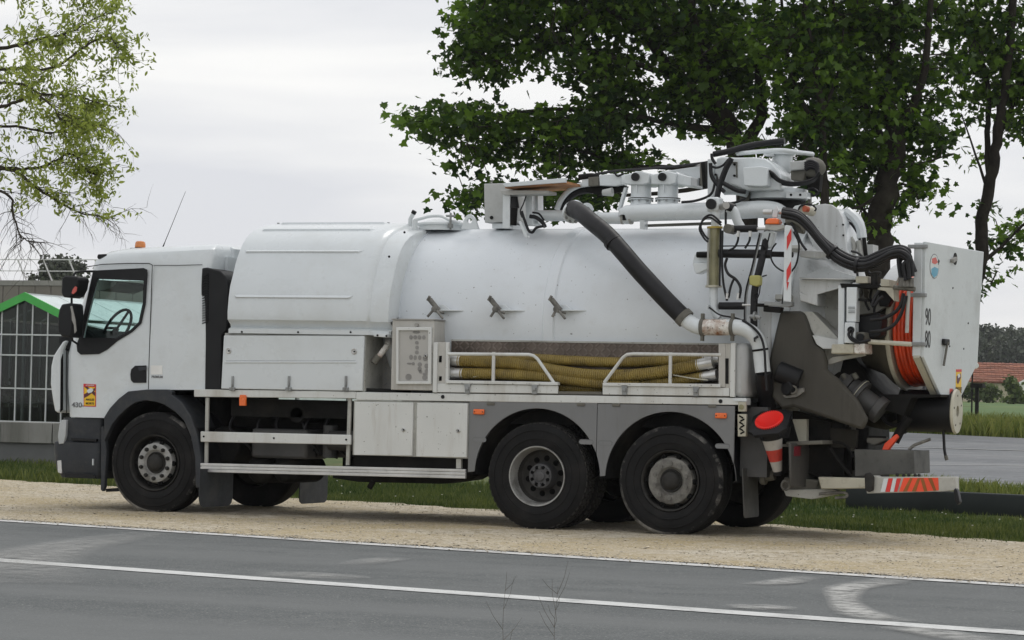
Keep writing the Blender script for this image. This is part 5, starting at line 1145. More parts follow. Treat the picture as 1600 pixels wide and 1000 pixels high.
MB().prism(xz([(585, 520), (606, 522), (606, 527.5), (585, 526)], -.0), -.02, .15).build('cover_foot', M_W, COV, bev=.005)
bx0, bx1 = .81, p(570, 560, 0).x
MB().box(bx0, bx1, .02, 2.48, 1.30, 1.865).build('machine_housing', M_DIRTW, TR)
DR = MB().prism(xz([(350.5, 524), (570, 524.5), (567, 611), (346, 607.5)]), -.012, .02).build('housing_door', M_W, TR, bev=.008)
for u, v in ((357.5, 548), (553.5, 549)): latch(p(u, v, -.012), DR, .031)
a, b = p(353, 566, 0), p(558, 566, 0); MB().tube([(a.x, -.010, a.z), (b.x, -.010, b.z)], .012, 8).build('door_crease', M_W, DR); MB().tube([(a.x+.01, -.0125, a.z+.014), (b.x-.01, -.0125, b.z+.014)], .004, 6).build('door_crease', mat('crease_grey', (.42, .44, .45), .5), DR)
for u in (364, 452, 541):
    q = p(u, 603, -.01); c = MB().box(q.x-.011, q.x+.011, -.03, -.012, q.z-.01, q.z+.10); c.box(q.x-.03, q.x+.03, -.035, -.01, q.z-.05, q.z-.015); c.tube([(q.x, -.035, q.z-.045), (q.x, -.04, q.z+.02)], .006, 6); c.build('door_latch', M_GALV, DR, bev=.003)
# recess between door and cabinet
MB().box(bx1, 2.72, .42, .45, 1.30, 1.9).build('recess_wall', M_STEEL, TR)
MB().box(bx1, 2.72, .05, .44, 1.30, 1.335).build('recess_floor', M_DK, TR)
rc = MB()
for i in range(5):
    for j in range(9): rc.obox((bx1+.04+i*.06, .417, 1.38+j*.055), (.035, .005, .011), Matrix.Rotation((.7 if (i+j) % 2 else -.7), 3, 'Y'))
rc.build('recess_tread_pattern', M_GALV, TR, kind='stuff')
pp_ = MB().tube(spline([p(606, 530, .3), p(606, 538, .18), p(598, 549, .12), p(590, 560, .1)], 5), .030, 12).build('drain_pipe', M_RUST, TR)
MB().cyl(p(592, 556, .105), p(584, 567, .09), .036, 12).build('drain_collar', M_GREYM, pp_); MB().cyl(p(584.2, 566.8, .088), p(583.8, 567.6, .086), .028, 12).build('drain_mouth', M_CREV, pp_)

# ---- the tank
TC = (0, 1.25, 2.0); x_e = 6.62
TK = MB().lathe([(2.30, .55), (2.40, .85), (2.52, .98), (2.60, 1.0), (3.5, 1.0), (4.5, 1.0), (5.5, 1.0), (x_e, 1.0), (x_e+.08, 1.0)], TC, 'X', 96).build('tank', M_TANK, TR)
xb1, xb2 = p(848.5, 505, .23).x, p(863, 505, .23).x
MB().lathe([(xb1-.02, .998), (xb1, 1.016), (xb2, 1.016), (xb2+.02, .998)], TC, 'X', 96).build('tank_band', M_TANK, TK)
MB().lathe([(2.63, 1.0), (2.63, 1.012), (2.66, 1.012), (2.66, 1.0)], TC, 'X', 96).build('tank_band', M_TANK, TK)
xf_ = p(1190, 480, .22).x; MB().lathe([(xf_-.02, .999), (xf_, 1.012), (xf_+.16, 1.012), (xf_+.18, .999)], TC, 'X', 96).build('tank_band', M_TANK, TK)
def valve(u, v):
    q = p(u, v, .24); c = MB(); c.prismz([(q.x+.03, .16), (q.x+.26, .26), (q.x+.26, .32), (q.x-.06, .32), (q.x-.06, .2)], q.z-.012, q.z); c.prism([(q.x+.0, q.z), (q.x+.12, q.z), (q.x+.05, q.z+.05), (q.x, q.z+.05)], .22, .235)
    b = c.build('prop_bracket', M_W, TK, bev=.003)
    s = MB(); ang = random.uniform(-.1, .1); s.cyl((q.x-.07, .15, q.z+.10), (q.x+.02, .17, q.z-.01), .026, 10); s.cyl((q.x+.0, .14, q.z+.02), (q.x-.07+ang*.3, .12, q.z-.075), .013, 8); s.cyl((q.x+.0, .14, q.z), (q.x+.09, .12, q.z-.09), .013, 8)
    s.cyl((q.x-.01, .12, q.z), (q.x-.01, .22, q.z), .03, 10); s.cyl((q.x-.085, .13, q.z+.085), (q.x-.06, .13, q.z+.13), .016, 8); s.cyl((q.x+.02, .15, q.z-.02), (q.x+.08, .17, q.z-.035), .012, 8)
    s.build('valve_handle', M_HUB, b)
valve(687, 484); valve(782, 484); valve(877, 484)
# hatch, lug, rod in front of the tank top
yh = 1.0; q = p(690, 345, yh); zt_ = 2.97
H = MB().lathe([(0, .26), (.05, .26), (.055, .28), (.075, .28), (.09, .22), (.12, .12), (.13, .001)], (q.x-.02, yh+.1, zt_), 'Z', 36).build('hatch', M_W, TR)
MB().tube(spline([p(648, 344, .9), p(660, 341, .9), p(672, 338, .9), p(690, 338, .9), p(702, 344, .9), p(718, 348, .9)], 4), .016, 8).build('hatch_lever', M_W, H)
q = p(704, 343, .85); MB().cyl((q.x, .85, zt_-.0), (q.x, .85, zt_+.17), .012, 8).cyl((q.x-.05, .85, zt_+.14), (q.x+.05, .85, zt_+.14), .012, 8).cyl((q.x, .85, zt_+.02), (q.x, .85, zt_+.06), .03, 8).build('hatch_screw', M_GALV, H)
q = p(648, 350, .8); MB().cyl((q.x-.0, .8, zt_-.05), (q.x, .8, zt_+.1), .03, 10).build('hatch_hinge', M_W, H)
MB().tube([p(640.5, 358, .95), p(641, 343, .95), p(646, 333, .95)], .022, 10).build('breather_pipe', M_W, TR); a, b = p(645.5, 334, .95), p(648, 329.5, .95); MB().cyl(a, b, .026, 10).build('breather_cap', M_BLK, TR)
lg = xz([(721, 358), (724, 347), (728, 338), (733, 334.5), (738, 336), (742, 341), (745, 349), (748, 358)], .8); hole = [(x, z) for x, z in arc(p(734, 345, .8).x, p(734, 345, .8).z, .028, 0, 345, 12)]
MB().holed(lg, [hole], .79, .83).build('lifting_lug', M_W, TK, bev=.004)

# ---- platform and box on top of the tank
def pts3(l, Y): return [p(u, v, Y) for u, v in l]
def tubep(name, l, Y, r, m, par=TR, n=10, k=5, cap=True, bev=0):
    """tube through sight-line points; Y one depth or one per point"""
    Ys = Y if isinstance(Y, (list, tuple)) else [Y]*len(l); q = [p(u, v, y) for (u, v), y in zip(l, Ys)]
    return MB().tube(spline(q, k) if k else q, r, n, cap).build(name, m, par, bev)
M_TOPB = mat('top_box_grey', (.47, .48, .47), .5, var=.05, dirt=(.25, .24, .2), dirtf=.4)
PB = MB().prism(xz([(756, 287), (800, 286), (800, 347), (757, 348)], .95), .95, 1.55).build('top_box', M_TOPB, TR, bev=.008)
q = p(768, 340, .945); MB().cyl((q.x, .94, q.z), (q.x, .955, q.z), .018, 12).build('top_box_lock', M_DK, PB)
MB().prism(xz([(769, 349), (795, 349), (795, 357), (769, 357)], .98), .98, 1.5).build('top_box_foot', M_W, PB)
WS = MB()
a0, a1, b0, b1 = p(788, 291, .62), p(884, 283, .62), p(800, 298, 1.0), p(858, 298, 1.0)
bd = MB().prism([(a0.x, a0.z), (a1.x, a1.z), (a1.x, a1.z-.025), (a0.x, a0.z-.02)], .64, 1.25); PLY = bd.build('plywood_board', M_PLY, TR)
MB().prism(xz([(786, 288), (790, 292), (884, 285), (884, 278), (788, 286)], .61), .60, .64).build('board_edge', M_W, PLY, bev=.004)
MB().prism(xz([(782, 297), (784, 302), (790, 305), (858, 303), (858, 298), (790, 297)], .74), .72, .95).build('board_bracket', M_TOPB, TR, bev=.006)
MB().prism(xz([(787, 304), (798, 304), (798, 357), (786, 357)], .78), .76, .84).build('bracket_post', M_W, TR, bev=.004)
MB().prism(xz([(823, 304), (834, 304), (834, 352), (825, 352)], 1.0), .95, 1.2).build('bracket_post', M_W, TR, bev=.004)
MB().prism(xz([(838, 304), (843, 304), (844, 350), (837, 350)], 1.1), 1.05, 1.2).build('bracket_post', M_W, TR, bev=.004)
MB().prism(xz([(811, 346), (815, 346), (826, 371), (821, 371)], .62), .60, .66).build('ladder_stay', M_W, TR, bev=.003)
tubep('small_pump', [(804, 307), (804, 325)], .8, [.032, .05], M_BLK, k=0, n=12); tubep('small_pump', [(803, 325), (801, 352)], .8, .04, M_DK, k=0, n=12)
tubep('wiring', [(815, 330), (820, 345), (826, 360), (832, 363), (838, 356), (850, 353)], .72, .014, M_RUB); tubep('wiring', [(822, 306), (818, 318), (813, 330), (816, 340)], .74, .007, M_RUB)
tubep('wiring', [(828, 338), (838, 340), (848, 348), (852, 355)], .8, .02, M_RUB); tubep('wiring', [(832, 332), (842, 334), (850, 344)], .8, .010, M_RUB)
# ---- suction pipe line along the tank top
yp = .72
PZ1 = MB(); PZ1.tube(pts3([(838, 337), (895, 337)], yp+.25), .055, 14); PZ1.build('top_pipe', M_W, TR)
MP = MB().tube(pts3([(908, 341), (986, 341)], yp), .058, 16).tube(pts3([(930, 341), (936, 341)], yp), .068, 16).build('top_pipe', M_W, TR)
big = spline(pts3([(978, 337), (986, 333.5), (1060, 331), (1150, 329), (1192, 327)], yp)+[p(1215, 331, yp+.04), p(1224, 342, yp+.1)], 5)
MB().tube(big, [.055]+[.085]*(len(big)-1), 20).build('main_suction_pipe', M_W, TR)
for u in (972, 985): tubep('pipe_band', [(u, 340.5), (u+3, 340.5)], yp, .064, M_DIRTW, k=0, n=16)
MB().prism(xz([(973, 333), (978, 333), (978, 344), (973, 344)], yp-.06), yp-.068, yp-.05).build('pipe_label', M_DK, TR)
for u in (1002, 1215): MB().prism(xz([(u, 342), (u+7, 342), (u+7, 358), (u, 358)], yp), yp-.04, yp+.06).build('pipe_foot', M_W, TR)
MB().prism(xz([(1008, 351), (1120, 347), (1120, 351), (1008, 354.5)], yp+.1), yp+.06, yp+.14).build('support_rail', M_GREYM, TR)
# flange elbow and the black rubber hose over the flank
fc = p(897, 331, .42)
ax = (p(930, 362, .1)-fc).normalized()
fl = MB(); fl.cyl(fc-ax*.02, fc+ax*.012, .118, 28); fl.tube([p(893, 338, .95), p(890, 335, .75), fc-ax*.05], [.07, .08, .085], 14); FL = fl.build('hose_flange', M_W, TR)
e1 = ax.cross(Vector((0, 0, 1))).normalized(); e2 = ax.cross(e1)
for k in range(10):
    a = 2*PI*k/10; c = fc+(e1*math.cos(a)+e2*math.sin(a))*.100; MB().cyl(c+ax*.01, c+ax*.03, .014, 6).build('flange_bolt', M_GALV, FL)
MB().cyl(p(917, 327, .8), p(917, 327, .74), .065, 18).build('blank_flange', M_W, TR); q = p(917, 327, .73); MB().cyl((q.x, .72, q.z), (q.x, .745, q.z), .028, 10).build('flange_bolt', M_GALV, TR)
hs = [p(895, 326, .40), p(908, 333, .28), p(925, 347, .16), p(950, 368, .06), p(975, 396, .0), p(1000, 425, -.02), p(1040, 468, -.02), p(1070, 498, -.02)]
q = spline(hs, 8); HB = MB().tube(q, .086, 24).build('suction_hose', M_RUB, TR)
def ring(name, pp, d, r, w, m, par): d = d.normalized(); return MB().cyl(pp-d*w/2, pp+d*w/2, r, 20).build(name, m, par, bev=.003)
c = p(958, 378, .03); ring('hose_cuff', c, p(970, 392, 0)-p(950, 368, .05), .093, .05, M_RUB, HB); c = p(1069, 496, -.02); ring('hose_clamp', c, p(1070, 498, -.02)-p(1050, 478, -.02), .094, .06, M_GREYM, HB)
wp = [p(1066, 494, -.02), p(1079, 505, -.02), p(1095, 511, -.02), p(1122, 511.5, -.02), p(1148, 511, -.02), p(1166, 515, -.0), p(1180, 526, .03), p(1187, 541, .05), p(1189.5, 560, .06), p(1192, 582, .06)]
WP = MB().tube(spline(wp, 7), .074, 22).build('white_outlet_pipe', M_W, TR)
MB().tube(pts3([(1098, 511.3), (1122, 511.6), (1143, 511.2)], -.02), .0765, 22).build('rusty_pipe_section', M_RUST, WP)
for u in (1098, 1145): 
    c = p(u, 511.3, -.02); ring('pipe_clamp', c, Vector((1, 0, 0)), .085, .035, M_GREYM, WP); MB().box(c.x-.012, c.x+.012, -.05, .0, c.z+.08, c.z+.13).box(c.x-.012, c.x+.012, -.05, .0, c.z-.13, c.z-.08).build('clamp_lug', M_GREYM, WP)
for pa, pb in ((wp[7], p(1188.5, 552, .055)),): ring('pipe_joint', (pa+pb)/2, pb-pa, .078, .02, M_DK, WP)
MB().prism(xz([(1178, 528), (1184, 524), (1186, 527), (1180, 531), (1181, 534), (1178.5, 534)], -.04), -.052, -.04).build('pipe_scratch', M_INK, WP)
tubep('black_boot', [(1193, 580), (1195, 600), (1197, 620), (1200, 640)], [.06, .14, .24, .32], [.080]*16, M_RUB, n=20)
tubep('control_cable', [(1160, 500), (1176, 511), (1188, 525), (1194, 545), (1196, 575), (1198, 610)], -.05, .012, M_RUB)
# ---- crane boom parked over the tank
yb = 1.05
ab = spline(pts3([(870, 328), (877, 312), (888, 299), (902, 291), (915, 288)], yb), 5); MB().tube(ab, .028, 10).build('boom_hose_guide', M_W, TR)
MB().tube(spline(pts3([(880, 330), (886, 313), (898, 302), (915, 297), (935, 298)], yb+.05), 5), .036, 12).build('boom_hose', M_RUB, TR)
BM = MB().prism(xz([(912, 281), (924, 279), (924, 292), (912, 293)], yb), yb-.06, yb+.08).prism(xz([(940, 274.5), (975, 272), (975, 290), (966, 292), (941, 291)], yb), yb-.08, yb+.1).build('boom_arm', M_W, TR, bev=.008)
MB().prism(xz([(924, 278), (940, 277), (940, 291), (924, 292)], yb), yb-.09, yb+.1).build('boom_slider', M_GREYM, TR, bev=.006)
tubep('boom_motor', [(905, 277), (925, 275), (935, 278)], yb-.05, .03, M_DK); tubep('boom_motor', [(942, 301), (957, 300)], yb-.1, [.03, .045], M_TOPB, k=0, n=14)
MB().prism(xz([(915, 292), (980, 291), (970, 300), (935, 305), (918, 300)], yb), yb-.02, yb+.06).build('boom_underside', M_DK, TR)
for u0 in (976, 1018):
    w = 41; BH = MB().prism(xz([(u0, 273), (u0+12, 271), (u0+18, 267.5), (u0+28, 268), (u0+w-2, 271), (u0+w-2, 286), (u0+30, 289), (u0, 288)], .84), .82, 1.2).build('boom_head', M_W, TR, bev=.01)
    c = p(u0+17, 276.5, .81); MB().cyl((c.x, .79, c.z), (c.x, .82, c.z), .041, 20).build('round_cap', M_BLK, BH)
    c = p(u0+26, 288, .95); CH = MB().lathe([(0, .10), (-.14, .102), (-.145, .125), (-.165, .125), (-.17, .10), (-.24, .11)], (c.x, .95, c.z+.01), 'Z', 28).build('swivel_column', M_W, TR)
    MB().lathe([(-.148, .126), (-.152, .128), (-.156, .126)], (c.x, .95, c.z+.01), 'Z', 28).build('column_gasket', M_DK, CH)
    MB().prism(xz([(u0+18, 288), (u0+20, 288), (u0+20, 300), (u0+18.5, 300)], .84), .835, .86).build('column_rib', M_W, CH)
    for k in range(8):
        a = 2*PI*k/8+.2; MB().cyl((c.x+.115*math.cos(a), .95+.115*math.sin(a), c.z-.155), (c.x+.115*math.cos(a), .95+.115*math.sin(a), c.z-.175), .01, 6).build('column_bolt', M_GALV, CH)
MB().prism(xz([(1058, 268), (1062, 272), (1083, 277), (1083, 292), (1060, 289)], .9), .86, 1.2).build('boom_head', M_W, TR, bev=.01)
MB().prism(xz([(976, 293), (980, 293), (970, 327), (965, 329)], .9), .88, .94).build('boom_stay', M_W, TR, bev=.003)
MB().prism(xz([(1040, 268), (1097, 260), (1097, 282), (1080, 283), (1060, 276)], 1.15), 1.1, 1.32).build('boom_arm', M_W, TR, bev=.008)
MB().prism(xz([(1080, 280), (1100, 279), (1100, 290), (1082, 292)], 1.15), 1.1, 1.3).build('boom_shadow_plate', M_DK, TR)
for dz in (0, 1.5): tubep('boom_cable', [(930, 273-dz), (960, 268-dz), (1000, 265-dz), (1050, 261-dz), (1100, 255-dz), (1112, 250)], yb-.05+dz*.03, .008, M_RUB)
tubep('boom_bracket_hose', [(960, 269), (965, 275), (975, 271)], yb-.1, .01, M_RUB)
# telescopic post
MB().prism(xz([(1107, 249), (1116, 249), (1117, 309), (1107, 309)], .75), .72, .80).build('mast_post', M_W, TR, bev=.004)
tubep('mast_rod', [(1098, 255), (1099, 290)], .85, .03, M_GREYM, k=0)
MB().prism(xz([(1096, 254), (1102, 253), (1104, 294), (1099, 292)], .8), .78, 1.2).build('boom_link', M_DK, TR)
# turret
TU = MB().prism(xz([(1120, 248), (1128, 245), (1150, 246.5), (1180, 246), (1196, 248), (1208, 256), (1217, 267), (1221.5, 277), (1221, 297), (1170, 298), (1150, 291), (1127, 284), (1118, 270)], .74), .72, 1.15).build('turret_body', M_W, TR, bev=.014)
MB().prism(xz([(1162, 262), (1190, 260), (1200, 262), (1200, 290), (1191, 291.5), (1163, 290)], .62), .60, .76).build('junction_box', M_W, TU, bev=.008)
MB().prism(xz([(1141, 253), (1152, 253), (1152, 277.5), (1150.5, 277.5), (1150.5, 254.5), (1141, 254.5)], .71), .70, .72).build('turret_bracket', M_GREYM, TU)
for u, v in ((1147.5, 257), (1147.5, 274.5), (1118, 273)): c = p(u, v, .71); MB().cyl((c.x, .70, c.z), (c.x, .725, c.z), .012, 8).build('turret_bolt', M_DK, TU)
c = p(1216, 304, 1.1); rd = .29
DI = MB().lathe([(-.06, rd-.02), (-.055, rd), (.04, rd), (.045, rd-.02), (.045, .1)], (c.x, 1.1, c.z+.005), 'Z', 56).lathe([(-.06, rd-.02), (-.10, rd-.08), (-.12, .12), (-.25, .12)], (c.x, 1.1, c.z), 'Z', 40).build('slewing_ring', M_W, TR)
MB().lathe([(-.065, rd-.012), (-.10, rd-.06), (-.16, .14), (-.30, .13)], (c.x, 1.1, c.z-.002), 'Z', 40).build('slewing_base', M_DK, TR)
y_f = 1.1-rd*.9; MB().prism(xz([(1229, 299.5), (1262, 300.5), (1262, 310.5), (1229, 309.5)], y_f-.04), y_f-.06, y_f+.06).build('ring_plate', M_W, DI, bev=.003)
for u in (1236, 1250.5): cc_ = p(u, 304.5, y_f-.06); MB().cyl((cc_.x, y_f-.066, cc_.z), (cc_.x, y_f-.055, cc_.z), .012, 10).build('ring_bolt', M_CREV, DI)
MB().prism(xz([(1262, 305), (1266, 305), (1266, 322), (1262, 322)], .9), .9, .95).build('ring_stay', M_GREYM, TR)
MB().lathe([(0, .10), (.17, .10), (.175, .13), (.19, .13), (.195, .06)], (p(1222, 270, 1.15).x, 1.15, p(1222, 270, 1.15).z), 'Z', 24).build('slewing_motor', M_W, TR)
MB().prism(xz([(1236, 253), (1262, 251), (1263, 265), (1237, 267)], .95), .9, 1.1).build('valve_block', M_TOPB, TR, bev=.01)
MB().prism(xz([(1237, 267), (1262, 266), (1256, 284), (1238, 282)], 1.0), .95, 1.15).build('valve_block', M_GREYM, TR, bev=.01)
tubep('guard_ring', [(1152, 240), (1185, 237), (1220, 235), (1245, 238), (1270, 241)], [1.15, .95, .85, .95, 1.2], .022, M_W, n=8)
MB().prism(xz([(1195, 240), (1206, 240), (1206, 244), (1196, 244)], .95), .9, 1.05).build('ring_clip', M_W, TR)
tubep('top_conduit', [(1115, 241), (1140, 236), (1170, 228), (1200, 223), (1226, 220)], 1.1, .03, M_RUB); tubep('top_conduit', [(1120, 238), (1160, 234), (1190, 226), (1225, 224)], 1.2, .022, M_DK)
tubep('top_conduit_rail', [(1178, 223), (1200, 221), (1225, 219.5), (1226, 228)], 1.2, .010, M_W, k=0, n=6)
random.seed(4)
for k in range(6):
    o_ = k*2.2; tubep('slew_hose', [(1196, 266+o_*.9), (1206, 269+o_), (1218, 280+o_*.6), (1235, 285+o_*.4), (1255, 284+o_*.4), (1272, 279+o_*.3), (1280, 268+o_*.2)], .66+.02*k, .012, M_RUB, n=8)
for k in range(4): tubep('slew_hose', [(1278, 262+k*4), (1275, 255+k*3), (1266, 252+k*3), (1258, 256+k*3)], .9, .02, M_RUB, n=8)
for k in range(7): tubep('cable_loop', [(1262+k*2, 296), (1270+k*1.5, 294+k*1.5), (1278, 300), (1272, 306), (1264, 300+k)], .9+.03*k, .010, M_RUB, n=6)
MB().sphere(p(1270, 262, 1.05), .13, 14, (1, 1, .8)).build('hose_swivel', M_GREYM, TR); MB().prism(xz([(1262, 270), (1284, 272), (1282, 300), (1264, 298)], 1.05), 1.0, 1.1).build('hose_guard', M_DK, TR)
tubep('small_pipe', [(1132, 296), (1150, 296), (1168, 300)], .85, [.055]*11, M_W, n=12)
MB().prism(xz([(1155, 299), (1170, 299), (1170, 318), (1156, 318)], .9), .9, 1.2).build('pedestal', M_GREYM, TR)
# tall black hoses from mast to turret
for pp_, r in (([(1143, 247), (1135, 262), (1128, 280), (1122, 300), (1119, 318)], .030), ([(1138, 249), (1130, 258), (1120, 262), (1112, 260)], .012), ([(1110, 255), (1112, 275), (1122, 290), (1132, 300)], .02), ([(1117, 285), (1113, 300), (1104, 308), (1085, 314), (1065, 316)], .013), ([(1120, 300), (1126, 312), (1134, 318), (1150, 316), (1165, 310)], .012), ([(1128, 285), (1150, 297), (1165, 300)], .022), ([(1135, 318), (1134, 335), (1134, 358)], .012), ([(1112, 240), (1113, 248), (1118, 256)], .016)):
    tubep('mast_hose', pp_, .62, r, M_RUB, n=8)
# ---- level gauge column
yg = -.02
TV = MB().prism(xz([(1105, 309), (1125, 308), (1125, 331), (1106, 332)], .1), .05, .22).build('gauge_tee', M_W, TR, bev=.02)
c = p(1112, 319, .05); MB().cyl((c.x, .02, c.z), (c.x, .06, c.z), .05, 24).build('round_cap', M_BLK, TV); c = p(1129, 323, .06); MB().cyl((c.x-.02, .1, c.z), (c.x+.05, .02, c.z+.01), .035, 12).build('tee_union', M_STEEL, TV)
tubep('gauge_neck', [(1118, 330), (1117.5, 354)], .1, .040, M_W, k=0, n=18)
tubep('gauge_collar', [(1117, 354), (1117, 357)], .1, .075, mat('yellow_collar', (.45, .33, .05), .5, var=.3, dirt=(.2, .12, .05), dirtf=.6), k=0, n=20)
tubep('gauge_tube', [(1117, 357), (1115.5, 446)], .1, .052, M_OLIVE, k=0, n=22)
for du in (-9.5, 9.5): tubep('gauge_rod', [(1116.5+du, 357), (1115+du, 447)], .03, .009, M_DIRTW if du < 0 else M_RUB, k=0, n=6)
tubep('gauge_foot', [(1115, 446), (1115, 449)], .1, .078, M_CREAM, k=0, n=20)
tubep('gauge_outlet', [(1115, 449), (1115.5, 465), (1116, 480), (1118, 490), (1124, 497)], [.1]*5, .040, M_W, n=16)
c = p(1115, 480, .06); MB().box(c.x-.05, c.x-.04, .0, .1, c.z-.02, c.z+.02).build('outlet_tab', M_W, TR)
tubep('gauge_elbow', [(1138, 325), (1147, 330), (1152, 345), (1158, 356)], .3, .045, M_W, n=14); tubep('elbow_cuff', [(1136, 323), (1147, 327)], .3, .05, M_RUB, k=0, n=14)
# ---- hydraulic rams
def ram(l, Y, r, m=M_DK): return tubep('hydraulic_ram', l, Y, r, m, k=0, n=16)
ram([(1141, 358), (1183, 357)], .12, .034, M_RUB); tubep('ram_rod', [(1183, 357.5), (1204, 357.5)], .12, .015, M_ALU, k=0)
c = p(1141, 358, .1); MB().cyl((c.x, .02, c.z), (c.x, .2, c.z), .045, 14).build('ram_eye', M_GREYM, TR)
ram([(1124, 396), (1205, 397)], .1, .042, M_RUB); tubep('ram_rod', [(1205, 397), (1239, 398)], .1, .026, M_DK, k=0); tubep('ram_eye', [(1089, 398), (1107, 398)], .1, .028, M_DK, k=0)
MB().prism(xz([(1084, 408), (1086, 399), (1094, 392), (1107, 392), (1107, 411), (1084, 411)], .16), .14, .19).build('ram_bracket', M_W, TR, bev=.004)
MB().prism(xz([(1083, 411), (1106, 411), (1106, 421), (1089, 428), (1086, 424)], .12), .10, .26).build('ram_bracket', M_W, TR, bev=.006)
ram([(1124, 478), (1164, 478)], .08, .036, M_RUB); tubep('ram_rod', [(1160, 476.5), (1174, 476.5)], .05, .012, M_ALU, k=0); tubep('ram_rod', [(1174, 476.5), (1200, 477)], .05, .016, M_DK, k=0)
MB().prism(xz([(1195, 472), (1238, 472), (1238, 478), (1230, 480), (1195, 477)], .05), .03, .12).build('clamp_arm', M_GALV, TR, bev=.004); MB().prism(xz([(1194, 478), (1222, 480), (1220, 489), (1194, 487)], .08), .05, .15).build('clamp_body', M_DK, TR, bev=.006)
tubep('tie_rod', [(1124, 384.5), (1180, 384), (1192, 384), (1196, 389)], .06, .006, M_DK, k=0, n=6)
# black cable trunk and smaller lines
tr_ = [p(1199, 362, .2), p(1195, 385, .12), p(1188, 415, .07), p(1180, 450, .06), p(1178, 480, .06), p(1178, 510, .08)]
qq = spline(tr_, 5); mb = MB(); mb.tube(qq, .036, 8); mb.build('cable_trunk', M_RUB, TR)
for du in (-7, -9.5, 6): tubep('cable_line', [(1197+du, 364), (1192+du, 385), (1184+du, 420), (1174+du*.9, 455), (1171+du*.8, 490), (1171+du*.7, 510)], .05, .007 if du > -8 else .009, M_GALV if du == -7 else M_RUB, n=6)
for l, r in (([(1136, 403), (1133, 415), (1138, 428), (1150, 437), (1157, 450), (1155, 466)], .014), ([(1148, 433), (1142, 447), (1138, 465)], .012), ([(1129, 360), (1128, 400), (1130, 440), (1136, 470)], .012), ([(1127, 352), (1110, 340), (1098, 345), (1093, 358), (1100, 372), (1106, 378)], .010), ([(1127, 348), (1112, 336), (1100, 341), (1095, 354), (1100, 366), (1107, 374)], .010),
             ([(1154, 362), (1153, 375), (1148, 386), (1138, 392)], .011), ([(1172, 362), (1171, 376), (1164, 388)], .011), ([(1213, 380), (1207, 388), (1204, 400), (1210, 414), (1222, 423), (1234, 424)], .008), ([(1240, 362), (1248, 380), (1247, 400), (1243, 415), (1236, 425)], .009), ([(1236, 348), (1244, 362), (1252, 380), (1260, 391)], .012),
             ([(1188, 445), (1186, 460), (1180, 470), (1177, 462), (1184, 457)], .006), ([(1108, 480), (1125, 492), (1150, 497), (1166, 505), (1178, 520)], .008), ([(1226, 430), (1225, 450), (1222, 475)], .007), ([(1191, 432), (1198, 430)], .007)):
    tubep('hydraulic_line', l, .0, r, M_RUB, n=8)
for l in ([(1154, 361), (1153, 370)], [(1172, 361), (1172, 370)], [(1137, 458), (1136, 467)], [(1154, 458), (1153, 468)]): tubep('hose_fitting', l, -.0, .016, M_ALU, k=0, n=8)
# amber lamp, ledge, warning strip, work lamp
MB().prism(xz([(1198.5, 351), (1199, 345), (1203, 342), (1216, 341.5), (1220, 344), (1220, 351)], .05), -.02, .1).build('amber_lamp', M_ORGL, TR, bev=.012)
MB().prism(xz([(1198, 351), (1228, 352), (1228, 357), (1213, 361), (1198, 358)], .05), -.0, .12).build('lamp_bracket', M_DIRTW, TR, bev=.004)
tubep('quick_coupler', [(1193, 331.5), (1207, 331.5)], .15, .026, M_ALU, k=0, n=14); tubep('quick_coupler', [(1213, 331.5), (1223, 331.5)], .15, .026, M_ALU, k=0, n=14)
MB().prism(xz([(1207, 340), (1209, 330), (1214, 321), (1217, 327), (1215, 340)], .12), .10, .13).build('coupler_lug', M_W, TR, bev=.003)
WSx = MB().prism(xz([(1226.5, 354), (1229, 351.5), (1236.5, 353), (1237.5, 358), (1236.5, 472), (1224.5, 470)], -.03), -.045, -.03).build('warning_slat', M_W, TR, bev=.002)
for l in ([(1236.5, 357), (1229.5, 370), (1229.5, 391), (1236.8, 374)], [(1236, 408), (1229, 422), (1229, 443), (1236, 426)], [(1229.5, 440), (1233, 441), (1229.5, 454)]): MB().prism(xz(l, -.046), -.049, -.046).build('red_stripe', M_RED, WSx)
MB().prism(xz([(1173, 433), (1175, 430.5), (1188, 430.5), (1190, 435), (1189, 446), (1184, 448), (1173, 445)], .0), -.05, .04).build('work_lamp', M_YELP, TR, bev=.012)
MB().cyl(p(1172, 494, .0), p(1178, 495, .0), .02, 10).cyl(p(1178, 494, .0), p(1181, 494, .0), .045, 14).build('small_valve', M_GALV, TR)
MB().cyl(p(1188, 497, -.02), p(1180, 494, -.02), .018, 10).build('small_valve_stem', M_GALV, TR)
MB().prism(xz([(1192, 363), (1200, 361), (1213, 363), (1207, 388), (1192, 389)], .15), .12, .2).build('mud_stained_box', M_W, TR, bev=.01)
# ---- tank rear: hinge, dished door, bracing
MB().lathe([(x_e, .98), (x_e, 1.045), (x_e+.045, 1.045), (x_e+.05, 1.045), (x_e+.095, 1.045), (x_e+.095, .96)], TC, 'X', 96).build('door_flange', M_W, TK)
DO = MB().lathe([(x_e+.09, .99), (x_e+.14, .985), (x_e+.2, .96), (x_e+.3, .89), (x_e+.42, .74), (x_e+.5, .54), (x_e+.545, .28), (x_e+.555, .001)], TC, 'X', 72).build('tank_door', M_REAR, TR)
for k in range(12):
    a = 2*PI*(k+.5)/12; c = Vector((x_e+.045, 1.25+1.06*math.cos(a), 2+1.06*math.sin(a))); MB().obox(c, (.16, .07, .05), Matrix.Rotation(a, 3, 'X')).build('door_clamp', M_DIRTW, DO, bev=.005)
hump = [(1262, 335), (1266, 325), (1275, 320.5), (1290, 318.5), (1300, 320), (1311, 328), (1317, 340), (1320, 360), (1323.5, 397), (1300, 405), (1275, 395), (1262, 365)]
